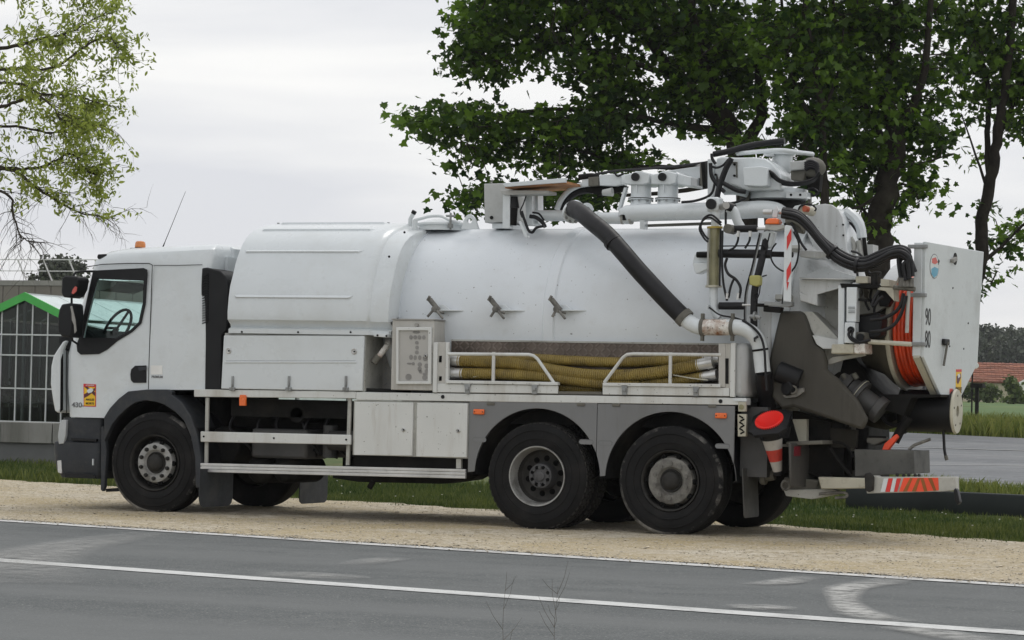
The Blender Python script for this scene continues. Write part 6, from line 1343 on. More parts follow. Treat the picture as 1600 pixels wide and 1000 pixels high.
HU = MB().prism(xz(hump, .70), .68, .74).build('door_hinge_plate', M_REAR, TR, bev=.008)
HU2 = MB().prism([(x+.02, z) for x, z in xz(hump, .70)], 1.35, 1.41).build('door_hinge_plate', M_REAR, TR, bev=.008)
h3 = xz(hump, .70); MB().sheet([[(x-.02, y, z-.015) for x, z in h3[1:9]] for y in (.74, 1.35)]).build('hinge_casing', M_W, TR)
for u, v in ((1317, 351), (1317.5, 367.5)): c = p(u, v, .67); MB().cyl((c.x, .67, c.z), (c.x, .685, c.z), .010, 6).build('hinge_bolt', M_DK, HU)
MB().prism(xz([(1236, 330), (1243, 322), (1252, 320), (1252, 329), (1236, 331)], .5), .48, .6).build('hinge_gusset', M_W, TR)
o = MB(); a, b = p(1253, 327, .35), p(1270, 331, .5); o.cyl(a, b, .045, 16); o.build('drum_lamp', M_CREAM, TR, bev=.006); MB().cyl(p(1257, 326, .33), p(1262, 327, .37), .03, 14).build('lamp_lens', mat('dull_orange', (.45, .09, .03), .4), TR)
tubep('lamp_ring', [(1247, 329), (1251, 322), (1262, 319), (1270, 321), (1275, 326), (1273, 330)], .34, .009, M_RUB, n=6)
for l, Y in (([(1228, 346), (1240, 345), (1252, 352), (1258, 360)], .02), ): 
    MB().tube(spline(pts3(l, Y), 4), [.024]*13, 10).build('hose_sleeve', M_GREYM, TR)
MB().prism(xz([(1230, 345), (1245, 345), (1254, 352), (1258, 358), (1256, 366), (1248, 364), (1240, 355), (1230, 350)], .1), .06, .14).build('pivot_arm', M_GREYM, TR, bev=.01)
# shelf brackets on the door
MB().prism(xz([(1250, 434), (1338, 435), (1338, 437.5), (1250, 436)], .12), .10, .7).build('shelf', M_REAR, TR, bev=.003)
MB().prism(xz([(1250, 391), (1292, 393), (1298, 398), (1282, 404), (1252, 402)], .2), .15, .55).build('shelf', M_REAR, TR, bev=.01)
MB().prism(xz([(1290, 417), (1339, 432), (1339, 435), (1250, 434)], .35), .33, .36).build('brace_plate', M_REAR, TR, bev=.003)
MB().prism(xz([(1250, 437), (1338, 437.5), (1325, 447), (1275, 461), (1262, 462), (1250, 455)], .2), .18, .22).build('brace_plate', M_REAR, TR, bev=.004)
MB().prism(xz([(1250, 455), (1262, 461), (1279, 459), (1279, 478), (1252, 470)], .22), .18, .6).build('brace_box', M_REAR, TR, bev=.008)
MB().prism(xz([(1279, 459), (1312, 447), (1312, 528), (1280, 519)], .5), .47, .52).build('door_side_wall', M_DIRTW, TR)
MB().prism(xz([(1274, 524), (1311, 531), (1311, 545), (1287, 545), (1277, 538), (1270, 524)], .2), .18, .26).build('lower_brace', M_REAR, TR, bev=.004)
MB().prism(xz([(1253, 487), (1270, 487), (1311, 529), (1311, 541), (1275, 527), (1262, 505)], .24), .22, .5).build('lower_brace', M_DIRTW, TR, bev=.004)
# sludge hopper, dirt covered
hp = MB(); rows = []
prof_top = [(1200, 486), (1238, 486), (1254, 488), (1268, 520), (1287, 548), (1310, 575), (1340, 610), (1366, 640), (1378, 655)]
prof_bot = [(1200, 640), (1215, 640), (1235, 634), (1250, 640), (1285, 652), (1312, 660), (1334, 668), (1354, 672), (1368, 668)]
for (ut, vt), (ub, vb) in zip(prof_top, prof_bot):
    a = p(ut, vt, .45); b = p(ub, vb, .45); c = (a+b)/2; r = (a-b).length/2; ax_ = (a-b).normalized(); row = []
    for k in range(21):
        t = PI*2*k/20; dy = min(.85, r*1.15+.2); pt = c+ax_*r*math.cos(t)+Vector((0, dy*math.sin(t), 0)); pt.y = 1.15+dy*math.sin(t); row.append(pt)
    # keep the near flank where the photograph shows it
    rows.append(row)
for row in rows:
    for q_ in row: pass
hp.sheet(rows); n = len(rows[0]); hp.add(rows[-1][:-1], [tuple(range(n-1))]); hp.add(rows[0][:-1], [tuple(range(n-1))[::-1]]); HP = hp.build('sludge_hopper', M_GRIME, TR)
MB().prism(xz([(1219, 486), (1250, 486), (1257, 489), (1263, 504), (1272, 536), (1287, 547), (1293, 566), (1291, 577), (1310, 592), (1340, 625), (1356, 655), (1348, 672), (1320, 663), (1285, 651), (1240, 636), (1222, 640), (1205, 620), (1202, 560)], .19), .18, .25).build('splash_plate', M_SPL, TR, bev=.03)
MB().prism(xz([(1186, 470), (1207, 470), (1206, 560), (1200, 600), (1188, 600)], .25), .22, .31).build('tank_foot', M_REAR, TR, bev=.03)
MB().prism(xz([(1288, 566), (1303, 558), (1330, 555), (1352, 551), (1352, 556), (1320, 562), (1296, 570)], .3), .28, .33).build('hopper_rib', M_DIRTW, TR)
c = p(1232, 590, .2); MB().cyl((c.x-.1, .18, c.z+.06), (c.x+.12, .2, c.z-.02), .10, 16).cyl((c.x, .12, c.z-.1), (c.x+.1, .3, c.z-.1), .07, 14).build('butterfly_valve', M_BLK, TR, bev=.01)
MB().prism(xz([(1221, 577), (1230, 574), (1240, 580), (1237, 590), (1226, 584)], .16), .15, .2).build('valve_lever', M_HUB, TR); tubep('valve_ring', [(1232, 608), (1236, 603), (1243, 605), (1244, 611), (1238, 615), (1232, 608)], .12, .010, M_GREYM, n=6)
MB().prism(xz([(1243, 608), (1256, 606), (1257, 612), (1246, 620), (1228, 622), (1224, 618)], .16), .14, .2).build('valve_lever', M_HUB, TR)
# outlet with domed coupling
a, b = p(1312, 595, .45), p(1380, 645, .45); d = (b-a).normalized()
OV = MB().tube([a, a+d*.06, a+d*.061, a+d*.12], [.09, .10, .13, .13], 20).tube([a+d*.13, a+d*.19, a+d*.20, a+d*.22], [.115, .115, .155, .155], 22).tube([a+d*.23, a+d*.26], [.155, .155], 22).tube([a+d*.26, a+d*.42, a+d*.43, a+d*.50], [.10, .10, .13, .13], 20).build('outlet_valve', mat('dull_box', (1, 1, 1)), TR)
for u, v in ((1316, 585), (1334, 584)): MB().cyl(p(u, v, .38), p(u+5, v+8, .38), .025, 10).build('outlet_lug', M_GREYM, OV)
MB().tube([a+d*.222, a+d*.228], [.160, .160], 24).build('outlet_seal', M_CREAM, OV)
# ---- control cabinet frame at the tail
MB().prism(xz([(1311.5, 446), (1321, 445), (1320.5, 546), (1311, 545)], .1), .06, .16).build('tail_post', M_W, TR, bev=.004); MB().prism(xz([(1321, 448), (1323.5, 448), (1323, 538), (1321, 538)], .12), .12, .2).build('tail_gap', M_CREV, TR)
MB().prism(xz([(1314, 443), (1375, 445), (1375, 450), (1349, 450), (1323, 449.5), (1316, 450)], .08), .05, .6).build('tail_beam', M_DK, TR)
EB = MB().prism(xz([(1324, 449), (1340, 449), (1339, 503), (1323.5, 503)], .05), .02, .14).build('breaker_box', M_W, TR, bev=.005)
for v in (479.5, 482, 485.5, 488): MB().prism(xz([(1325.5, v), (1336, v), (1336, v+.7), (1325.5, v+.7)], .018), .012, .018).build('label_line', M_INKG, EB)
EB2 = MB().prism(xz([(1322, 504), (1338, 504), (1337.5, 536.5), (1321, 536)], .05), .0, .14).build('socket_box', M_W, TR, bev=.006)
c = p(1330, 515.5, -.0); MB().cyl((c.x, -.02, c.z), (c.x, .01, c.z), .032, 18).build('socket', M_BLK, EB2); tubep('socket_cable', [(1330, 515), (1326, 522), (1330, 530), (1340, 535), (1352, 533), (1360, 531)], -.03, .014, M_RUB); tubep('socket_cable', [(1333, 516), (1331, 525), (1337, 531), (1343, 534)], -.04, .009, M_RUB)
MB().prism(xz([(1340, 452), (1390, 452), (1385, 480), (1372, 488), (1340, 492)], .45), .4, .48).build('tail_panel', M_DIRTW, TR); MB().prism(xz([(1341, 450), (1352, 450), (1352, 465), (1356, 466), (1356, 470), (1339, 470)], .2), .15, .3).build('relay_box', M_GREYM, TR, bev=.01)
MB().prism(xz([(1338, 466), (1357, 467), (1357, 471), (1339, 470)], .1), .08, .2).build('relay_foot', M_DK, TR); tubep('relay_knob', [(1346, 458), (1347, 458)], .1, .03, M_HUBD, k=0)
MB().prism(xz([(1376, 453), (1398, 453), (1396, 470), (1390, 480), (1377, 479), (1376, 462)], .42), .34, .46).build('dark_guard', M_BLK, TR, bev=.01)
for l in ([(1322, 398), (1330, 404), (1338, 418), (1340, 432)], [(1330, 392), (1342, 396), (1352, 408), (1356, 424)], [(1344, 400), (1350, 415), (1360, 428)]): tubep('pilot_hose', l, .7, .012, M_RUB, n=6)
for l in ([(1356, 455), (1352, 470), (1358, 485)], [(1362, 452), (1360, 466), (1364, 480)], [(1370, 470), (1366, 486), (1372, 500)]): tubep('pilot_hose', l, .3, .012, M_RUB, n=6)
MB().prism(xz([(1342, 494), (1353, 493), (1378, 489), (1382, 500), (1380, 525), (1366, 530), (1340, 520)], .3), .2, .5).build('hydraulic_pump', M_BLK, TR, bev=.02)
MB().prism(xz([(1338, 519), (1353, 519), (1354, 532), (1339, 533)], .1), .05, .25).build('pump_flange', M_GREYM, TR, bev=.012); c = p(1345, 527, .04); MB().cyl((c.x, .02, c.z), (c.x, .06, c.z), .035, 14).build('pump_cap', M_BLK, TR)
MB().prism(xz([(1302, 538), (1336, 537.5), (1336, 553), (1301, 553)], .08), .02, .3).build('buffer_block', M_CREAM, TR, bev=.012); MB().prism(xz([(1336, 537.5), (1353, 537), (1354, 553), (1336, 553)], .08), .03, .3).build('rusty_block', M_RUST, TR, bev=.012)
tubep('reel_stay', [(1357, 534), (1424, 538)], .05, .022, M_CREAM, k=0, n=8)
MB().prism(xz([(1339, 432), (1358, 432), (1358, 443), (1339, 443)], .1), .05, .3).build('pad_block', M_CREAM, TR, bev=.006)
MB().prism(xz([(1378, 436), (1392, 437), (1392, 448), (1378, 448)], .1), .05, .3).build('pad_block', M_CREAM, TR, bev=.006)
MB().prism(xz([(1373, 448.5), (1400, 450), (1398, 455), (1399, 471), (1385, 455), (1373, 453)], .1), .06, .25).build('pad_bracket', M_CREAM, TR, bev=.004)
tubep('rocker_valve', [(1366, 427), (1366, 437), (1366, 452)], .12, .032, M_HUBD, k=0, n=12); tubep('rocker_arm', [(1360, 429), (1368, 426), (1376, 427), (1374, 433)], .1, .014, M_HUBD, n=8)
# open structure between hinge plates and reel (seen against the sky)
for l, r, m_ in (([(1322, 330), (1336, 342), (1344, 355), (1347, 372)], .05, M_W), ([(1320, 345), (1330, 350), (1340, 365), (1346, 385)], .012, M_RUB), ([(1319, 338), (1322, 370), (1326, 392)], .012, M_RUB), ([(1328, 372), (1334, 384), (1332, 398)], .03, M_DIRTW), ([(1342, 376), (1346, 400)], .03, M_DIRTW), ([(1350, 372), (1353, 400)], .02, M_DK)):
    tubep('linkage', l, 1.0, r, m_, n=8)
MB().prism(xz([(1352, 383), (1368, 383), (1368, 399), (1353, 400)], 1.1), 1.0, 1.2).build('linkage_plate', M_TOPB, TR)
# ---- hose bundle sweeping down to the reel
base_ = [(1222, 333), (1245, 338), (1262, 352), (1282, 376), (1305, 398), (1328, 410), (1350, 413), (1372, 405), (1392, 396), (1408, 394), (1420, 402)]
ends = [((1424, 412), (1426, 432)), ((1419, 414), (1421, 436)), ((1412, 414), (1416, 438)), ((1406, 408), (1409, 436)), ((1423, 406), (1430, 425)), ((1404, 402), (1407, 436)), ((1416, 408), (1411, 436))]
for k, (e1_, e2_) in enumerate(ends):
    du, dv = [(0, -5), (0, 0), (-1, 5), (1, -9), (1, -3), (-1, 8), (0, 3)][k]; Yk = [.02, -.01, .0, .06, .1, .03, .07][k]
    l = [(u+du, v+dv*(.75 if i < 4 else 1.1 if i < 8 else .9)+random.uniform(-1, 1)) for i, (u, v) in enumerate(base_)]+[e1_, e2_]
    tubep('reel_feed_hose', l, Yk, .022 if k < 5 else .017, M_RUB, n=10)
for u in (1300, 1339): ring('bundle_tie', p(u, 394 if u == 1300 else 415, .03), p(u+8, 400 if u == 1300 else 414, .03)-p(u, 394 if u == 1300 else 413, .03), .075, .03, M_RUB, TR)
for u in (1407, 1412.5, 1418, 1424): tubep('reel_hose_fitting', [(u, 434), (u+.5, 448)], .03, .022, M_HUB, k=0, n=8)
tubep('fitting_bar', [(1396, 449), (1430, 452)], .05, .022, M_GREYM, k=0, n=6)
for l in ([(1362, 478), (1368, 463), (1374, 454)], [(1366, 478), (1373, 468), (1380, 463)], [(1360, 500), (1380, 497), (1398, 488), (1408, 475), (1412, 458)], [(1360, 518), (1380, 516), (1396, 508), (1408, 490), (1416, 462)]): tubep('reel_feed_line', l, .02, .017, M_RUB, n=8)
tubep('feed_pipe', [(1420, 455), (1418, 490), (1417, 520)], .05, .018, M_DIRTW, n=8)
# ---- high-pressure hose reel (axle along the truck)
PHI = math.radians(8); xp = p(1441, 460, .2).x; AX = Vector((xp, .2, 0)); EV = Vector((math.sin(PHI), math.cos(PHI), 0)); NV = Vector((math.cos(PHI), -math.sin(PHI), 0))
M_TILT = Matrix.Translation(AX) @ Matrix.Rotation(-PHI, 4, 'Z') @ Matrix.Translation(-AX)
def lx(u, v, X):                      # sight line on the plane X of the slightly turned tail frame, in that frame's coordinates
    d = ray(u, v); o_ = AX+NV*(X-xp); t = (o_-CAM).dot(NV)/d.dot(NV); q = CAM+d*t; return Vector((X, .2+(q-o_).dot(EV), q.z))
xr0 = xp-.42; _c = lx(1423, 515, xr0); yc, zc, Rr = _c.y, _c.z, .60
RE = bpy.data.objects.new('hose_reel', None); RE.location = (xr0+.2, yc, zc); COL.objects.link(RE); tie(RE, TR); RE['label'] = 'large hose reel wound with bright orange high pressure hose'
def fl_(x, r0, r1, m, nm): return MB().lathe([(0, r0), (0, r1-.03), (-.015, r1), (.01, r1+.006), (.03, r1), (.02, r1-.03), (.02, r0)], (x, yc, zc), 'X', 72).build(nm, m, RE)
fl_(xr0, .15, Rr, M_CREAM, 'reel_flange'); fl_(xr0+.34, .15, Rr-.02, M_GREYM, 'reel_flange')
MB().lathe([(0, .2), (.34, .2)], (xr0, yc, zc), 'X', 30).build('reel_drum', M_DK, RE)
for j in range(8):
    x = xr0+.045+j*.036; r = Rr-.07-(.012 if j % 2 else 0)-.004*j
    MB().tube([(x+.020*(a/(2*PI)), yc+r*math.cos(a), zc+r*math.sin(a)) for a in np.linspace(0, 2*PI, 61)], .0185, 8, cap=False).build('wound_hose', M_ORG if j < 5 else (M_BLK if j != 5 else M_ORG), RE)
MB().lathe([(.02, Rr-.12), (.31, Rr-.12)], (xr0, yc, zc), 'X', 60).build('hose_pack', M_ORG, RE)
MB().lathe([(.0, Rr-.03), (-.10, Rr-.06), (-.22, Rr-.16), (-.40, Rr-.22), (-.42, .1)], (xr0, yc, zc), 'X', 48).build('reel_housing', mat('muddy_housing', (.12, .11, .085), .65, var=.2, dirt=(.04, .036, .03), dirtf=.9, ds=2, spec=.2), RE)
MB().lathe([(.03, Rr+.03), (-.10, Rr+.035), (-.16, Rr-.03), (-.165, Rr-.12)], (xr0, yc, zc), 'X', 24, a0=1.45, a1=2.45).build('reel_hood', M_REAR, RE)
# ---- rear cover panel with numbers
def pw(u, v): q = lx(u, v, xp); return (q.y, q.z)
M_PANEL = mat('scuffed_panel_paint', (.60, .64, .65), .42, var=.03, vs=1.5, dirt=(.30, .30, .28), dirtf=.4, ds=2.4)
PAN = MB().prismx([pw(*a) for a in [(1442, 377.5), (1533, 393.5), (1530, 440), (1527, 480), (1525.5, 520), (1523, 568), (1498, 618.5), (1465, 617.5), (1438.5, 558)]], xp, xp+.03).build('rear_panel', M_PANEL, TR, bev=.006)
PY0 = pw(1442, 460)[0]
MB().prismx([pw(1441.5, 379), pw(1444, 379), pw(1441, 557), pw(1438.5, 557)], xp-.085, xp).build('panel_edge_frame', M_W, PAN, bev=.006)
a, b = pw(1438, 557), pw(1466, 617); MB().beam((xp-.04, a[0], a[1]), (xp-.04, b[0], b[1]), .06, .03).build('panel_edge_frame', M_CREAM, PAN)
for v in (385.5, 461.5, 538): c = lx(1436, v, xp-.05); MB().box(xp-.14, xp+.045, PY0-.05, PY0-.005, c.z-.018, c.z+.018).build('panel_clamp', M_GALV, PAN, bev=.005)
def tp(s, u, v, size, w): c = lx(u, v, xp+.031); return text(s, size, M_INK, PAN, face_rear(xp+.0325, c.y, c.z), name='panel_number', w=w, bold=.0008)
tp('90', 1450, 496.5, .225, .62); tp('80', 1449.5, 531.5, .225, .62)
def rr_(u, v, ru, rv, m_, nm, t=.034, n=22): return MB().prismx([pw(u+ru*math.cos(2*PI*k/n), v+rv*math.sin(2*PI*k/n)) for k in range(n)], xp+.03, xp+t).build(nm, m_, PAN)
rr_(1455, 416, 7.2, 19.5, M_INKG, 'round_badge', .032); rr_(1455, 416, 6.6, 18.2, mat('badge_pale', (.62, .66, .66), .4, var=.04), 'badge_face', .0335)
for l in ([(1451, 404), (1457, 402), (1460, 410), (1456, 413), (1451, 411)],): MB().prismx([pw(*a) for a in l], xp+.033, xp+.0350).build('badge_print', M_PINK, PAN)
MB().prismx([pw(*a) for a in [(1450, 420), (1455, 417), (1461, 420), (1459, 430), (1454, 434), (1450, 428)]], xp+.033, xp+.0350).build('badge_print', M_BLUE, PAN)
MB().prismx([pw(*a) for a in [(1460, 408), (1461.5, 405), (1463, 408), (1461, 414)]], xp+.033, xp+.0350).build('badge_print', M_INK, PAN)
rr_(1487.5, 404.5, 2.6, 9.5, M_HUBD, 'recessed_lock', .036); c = lx(1487.5, 406, xp+.03); MB().obox((xp+.05, c.y, c.z), (.03, .10, .035), Matrix.Rotation(.3, 3, 'X')).build('lock_handle', M_STEEL, PAN)
c = lx(1475.5, 534.5, xp+.03); MB().box(xp+.03, xp+.06, c.y-.07, c.y+.07, c.z-.03, c.z+.03).build('handle_base', M_BLK, PAN, bev=.01); c2 = lx(1473, 571, xp+.05); MB().tube([(xp+.055, c.y+.02, c.z), (xp+.06, c2.y, c2.z)], .012, 8).build('pull_handle', M_GREYM, PAN)
YS = MB().prismx([pw(*a) for a in [(1489, 577), (1497.5, 577), (1497, 615.5), (1488.5, 615.5)]], xp+.03, xp+.032).build('warning_sticker', M_STICKY, PAN)
MB().prismx([pw(*a) for a in [(1489, 577), (1497.5, 577), (1497.5, 581), (1489, 581)]], xp+.032, xp+.0335).build('sticker_print', M_STICKR, YS); MB().prismx([pw(*a) for a in [(1489.5, 588), (1496, 583), (1496.5, 590), (1492, 600), (1490, 598)]], xp+.032, xp+.0335).build('sticker_print', M_STICKP, YS)
MB().prismx([pw(*a) for a in [(1491, 585), (1494, 583.5), (1495, 588), (1492, 591)]], xp+.0335, xp+.035).build('sticker_print', M_W, YS)
for s_, v in (('ANGLES', 607), ('MORTS', 612)): c = lx(1492.7, v, xp); text(s_, .036, M_INK, YS, face_rear(xp+.0335, c.y, c.z), w=1.25, bold=.0005)
MB().prismx([pw(*a) for a in [(1479, 607), (1484, 607), (1484, 616.5), (1479, 616.5)]], xp+.03, xp+.032).build('small_sticker', M_PINK, PAN)
for u, v in ((1484, 450), (1508, 505), (1501, 545), (1479, 541)): rr_(u, v, .6, 1.4, M_CREV, 'rivet', .034, 8)
def turn(o):
    if o.type == 'MESH' and not o.get('_t'): o.data.transform(M_TILT)
    for c in o.children: turn(c)
bpy.context.view_layer.update(); turn(PAN); turn(RE)
# small drum under the panel
c = px(1494, 643, xp+.16); DR2 = MB().lathe([(-.46, .2), (0, .2)], (xp+.14, c.y, c.z), 'X', 40).build('lower_drum', M_BLK, TR)
MB().lathe([(-.01, .055), (-.01, .205), (.0, .215), (.02, .205), (.02, .055), (-.01, .055)], (xp+.155, c.y, c.z), 'X', 48).build('drum_flange', M_CREAM, DR2); MB().lathe([(-.005, .001), (-.005, .056)], (xp+.15, c.y, c.z), 'X', 20).build('drum_bore', M_CREV, DR2)
MB().lathe([(-.50, .05), (-.50, .215), (-.47, .225), (-.45, .2)], (xp+.14, c.y, c.z), 'X', 40).build('drum_flange', M_DK, DR2)
for k in range(5):
    a = 2*PI*k/5+.4; MB().cyl((xp+.174, c.y+.15*math.cos(a), c.z+.15*math.sin(a)), (xp+.178, c.y+.15*math.cos(a), c.z+.15*math.sin(a)), .010, 8).build('drum_bolt', M_HUBD, DR2)
MB().prism(xz([(1384, 617), (1486, 617), (1485, 621), (1440, 622), (1428, 650), (1400, 640), (1384, 650)], .9), .5, 1.3).build('drum_support', M_DK, TR)
tubep('hanging_hose', [(1474, 670), (1475, 690), (1476, 705), (1479, 718)], .9, .014, M_RUB, n=8); tubep('hanging_hose_end', [(1477.5, 712), (1479.5, 719)], .9, .018, M_GREYM, k=0, n=8)
tubep('curved_hose', [(1378, 650), (1385, 660), (1400, 665), (1412, 660)], .7, .018, M_RUB, n=8)
# ---- tail underside: bumper, plate, beacon beam
MB().prism(xz([(1240, 655), (1262, 655), (1262, 690), (1240, 692)], .4), .36, .44).build('tail_bracket', M_CREAM, TR, bev=.004); MB().prism(xz([(1262, 655), (1300, 660), (1296, 700), (1262, 700)], .5), .48, .54).build('tail_back_plate', M_DK, TR)
MB().prism(xz([(1295, 655), (1335, 665), (1335, 760), (1295, 760)], .7), .6, 2.0).build('rear_crossmember', M_DK, TR); MB().box(6.35, 7.2, .5, 2.1, .62, 1.1).build('rear_underframe', M_DK, TR)
tubep('support_leg', [(1345, 668), (1345, 735)], .7, .08, M_DK, k=0, n=14); MB().prism(xz([(1328, 660), (1337, 662), (1336, 705), (1331, 705)], .6), .56, .62).build('leg_edge', M_GREYM, TR)
PLT = MB().prismx([px(1236, 692, 6.86).yz[:] if 0 else (px(1236, 692, 6.86).y, px(1236, 692, 6.86).z), (px(1288, 692, 6.86).y, px(1288, 692, 6.86).z), (px(1288, 762, 6.86).y, px(1288, 762, 6.86).z), (px(1236, 760, 6.86).y, px(1236, 760, 6.86).z)], 6.84, 6.86).build('plate_carrier', mat('plate_grime', (.065, .062, .057), .6, var=.25, vs=2), TR, bev=.01)
for u in (1246, 1274): c = px(u, 705, 6.865); MB().box(6.86, 6.868, c.y-.10, c.y+.10, c.z-.045, c.z+.045).build('tail_reflector', mat('dull_red', (.16, .015, .025), .4, var=.2), PLT)
MB().prism(xz([(1235, 692), (1237, 690), (1292, 688), (1292, 694), (1236, 696)], .25), .1, .6).build('plate_shelf', M_GREYM, TR, bev=.006)
MB().prism(xz([(1233.5, 692), (1238, 692), (1238, 735), (1234, 735)], .1), .08, .14).build('plate_side', M_DIRTW, TR)
MB().prism(xz([(1210, 694), (1234, 694), (1234, 698), (1210, 698)], .2), .18, .25).build('plate_stay', M_DIRTW, TR)
MB().prism(xz([(1280, 745), (1354, 747), (1354, 763), (1285, 764)], .3), .25, .4).build('bumper_beam', M_CREAM, TR, bev=.01); MB().prism(xz([(1226, 765), (1300, 764), (1320, 770), (1270, 780), (1230, 775)], .4), .36, .5).build('tow_plate', M_DIRTW, TR, bev=.006)
MB().prism(xz([(1230, 745), (1283, 750), (1280, 768), (1226, 766)], .5), .4, 1.9).build('rear_bumper', M_GREYM, TR, bev=.01)
tubep('chain_ring', [(1222, 755), (1226, 751), (1232, 754), (1234, 760), (1228, 765), (1222, 761), (1222, 755)], .25, .012, M_HUB, n=6)
tubep('tow_cable', [(1280, 772), (1300, 770), (1320, 770), (1322, 776), (1305, 778)], .3, .014, M_HUB, n=6)
MB().prism(xz([(1337, 702), (1430, 704), (1431, 740), (1338, 744)], .35), .3, .9).build('tool_trough', mat('trough_steel', (.085, .085, .08), .55, var=.35, vs=3, dirt=(.03, .03, .028), dirtf=.8, spec=.3), TR, bev=.006)
MB().prism(xz([(1358, 684), (1382, 682), (1388, 688), (1370, 696), (1358, 692)], .6), .5, .7).build('foot_pad', M_GREYM, TR, bev=.01); MB().prism(xz([(1384, 693), (1402, 678), (1405, 683), (1390, 703), (1380, 703)], .5), .45, .52).build('orange_strut', M_ORGR, TR, bev=.006)
tubep('dark_strut', [(1398, 690), (1405, 676), (1420, 652)], .55, .045, M_DK, k=0, n=8); tubep('crank_handle', [(1420, 703), (1428, 696), (1438, 692), (1454, 686)], .4, .015, M_HUB, n=8)
tubep('rod', [(1355, 682), (1385, 683)], .5, .01, M_DK, k=0, n=6)
OB = MB().prism(xz([(1354, 743), (1372, 743), (1374, 745), (1495, 745), (1496, 766), (1470, 768), (1356, 771)], .08), .04, .16).build('outrigger_beam', M_DIRTW, TR, bev=.006)
MB().prism(xz([(1353, 740), (1362, 738), (1368, 745), (1367, 766), (1360, 769), (1354, 766)], .06), .0, .04).build('beam_clamp', M_HUBD, TR, bev=.01)
for i, l in enumerate(([(1376, 768.5), (1381, 747.5), (1388, 747.5), (1383, 768.5)], [(1391, 768.5), (1395.5, 747.5), (1401, 747.5), (1396.5, 768.5)])): MB().prism(xz(l, .04), .036, .0395).build('white_stripe', M_W, OB)
for i, l in enumerate(([(1383.5, 768.5), (1388.5, 747.5), (1395, 747.5), (1390.5, 768.5)], [(1397, 768.5), (1401.5, 747.5), (1408, 747.5), (1402, 768.5)])): MB().prism(xz(l, .04), .036, .0395).build('red_stripe', M_RED, OB)
MB().prism(xz([(1405, 768), (1412, 746.5), (1466, 746.5), (1467, 766), (1440, 768)], .04), .036, .0395).build('orange_panel', M_ORGR, OB)
for l in ([(1411, 768), (1422, 747), (1426, 747), (1417, 768)], [(1425, 768), (1434, 747), (1438, 747), (1431, 768)], [(1444, 768), (1438, 747), (1443, 747), (1449, 767.5)], [(1459, 767), (1450, 747), (1456, 747), (1463, 766.5)]): MB().prism(xz(l, .034), .032, .0355).build('dark_stripe', M_OLR, OB)
MB().prism(xz([(1494, 762), (1498, 766), (1502, 785), (1498, 789), (1494, 782), (1492, 767)], .06), .0, .1).build('rubber_foot', M_BLK, TR, bev=.01)
for u in (1402, 1412, 1420, 1430, 1436): MB().sphere(p(u, 741+(u % 3), .1), .018, 8).build('shackle', M_HUBD, TR)
MB().cyl(p(1192, 745, .3), p(1210, 742, .3), .05, 14).cyl(p(1190, 747, .28), p(1197, 747, .28), .062, 14).build('drain_cock', M_GREYM, TR); MB().cyl(p(1190.2, 747, .275), p(1189, 747, .27), .055, 12).build('drain_face', M_ALU, TR)
# cone holder
tubep('cone_socket', [(1209, 672), (1212, 688)], .08, [.165, .125], M_BLK, k=0, n=24)
MB().prism(xz([(1228, 700), (1214, 660), (1240, 655), (1250, 690)], .4), .35, .5).build('holder_plate', M_DK, TR)

# ================================================================== loose things carried by the truck
# traffic cone stowed upside down, its hollow red inside showing
ct = p(1202, 657, -.06); cb = p(1216, 742, .06); dn = (cb-ct).normalized(); LC_ = (cb-ct).length
MCD = mat('grimy_cone_red', (.50, .045, .03), .5, var=.15, dirt=(.1, .05, .04), dirtf=.6)
CN = thing('traffic_cone', tuple(cb), 'upturned red and white traffic cone stowed behind the rear mudguard', 'traffic cone')
# tilt so that the rim opens towards the viewer
ax_ = dn
tilt = Vector((-.12, .62, -1)).normalized()
cone_a = ct; 
def cn(t, r): return cone_a+dn*(LC_*t), r
bands = [(0.2, .34, M_BLK), (.34, .52, M_CONEW), (.52, .74, M_CONE), (.74, .93, M_CONEW), (.93, 1.0, M_BLK)]
for a, b, m_ in bands:
    ra, rb = .125-.088*a, .125-.088*b; MB().tube([cone_a+dn*LC_*a, cone_a+dn*LC_*b], [ra, rb], 30, cap=(b > .95)).build('cone_band', MCD if m_ is M_CONE else m_, CN)
vdir = (CAM-ct).normalized(); nrm_ = (vdir*.50+Vector((0, 0, 1))*.62+Vector((-.22, 0, 0))).normalized(); e1 = nrm_.cross(Vector((0, 1, 0))).normalized(); e2 = nrm_.cross(e1)
rim = []; n = 44
for k in range(n+1):
    a = 2*PI*k/n; rim.append(ct+(e1*math.cos(a)+e2*math.sin(a))*.125)
rows = [[q_+nrm_*.012 for q_ in rim], [ct+(q_-ct)*.97+nrm_*.015 for q_ in rim], [ct+(q_-ct)*.70-nrm_*.07 for q_ in rim], [ct+(q_-ct)*.45-nrm_*.13 for q_ in rim], [ct+(q_-ct)*.02-nrm_*.14 for q_ in rim]]
MB().sheet(rows).build('hollow_inside', M_CONE, CN)
mb = MB()
for k in range(n): a = 2*PI*k/n; c = ct+(e1*math.cos(a)+e2*math.sin(a))*.130+nrm_*.006; mb.cyl(c-nrm_*.008, c+nrm_*.008, .007, 5)
mb.build('rim_teeth', M_CONE, CN, kind='stuff')
sq = []
for k in range(n+1):
    a = 2*PI*k/n; s_ = max(abs(math.cos(a)), abs(math.sin(a))); sq.append(ct+(e1*math.cos(a)+e2*math.sin(a))*(.185/s_ if s_ > .8 else .21)-nrm_*.02)
MB().sheet([[q_ for q_ in rim], sq, [q_-nrm_*.03 for q_ in sq], [q_-nrm_*.05 for q_ in rim]], False).build('base_plate', M_BLK, CN)

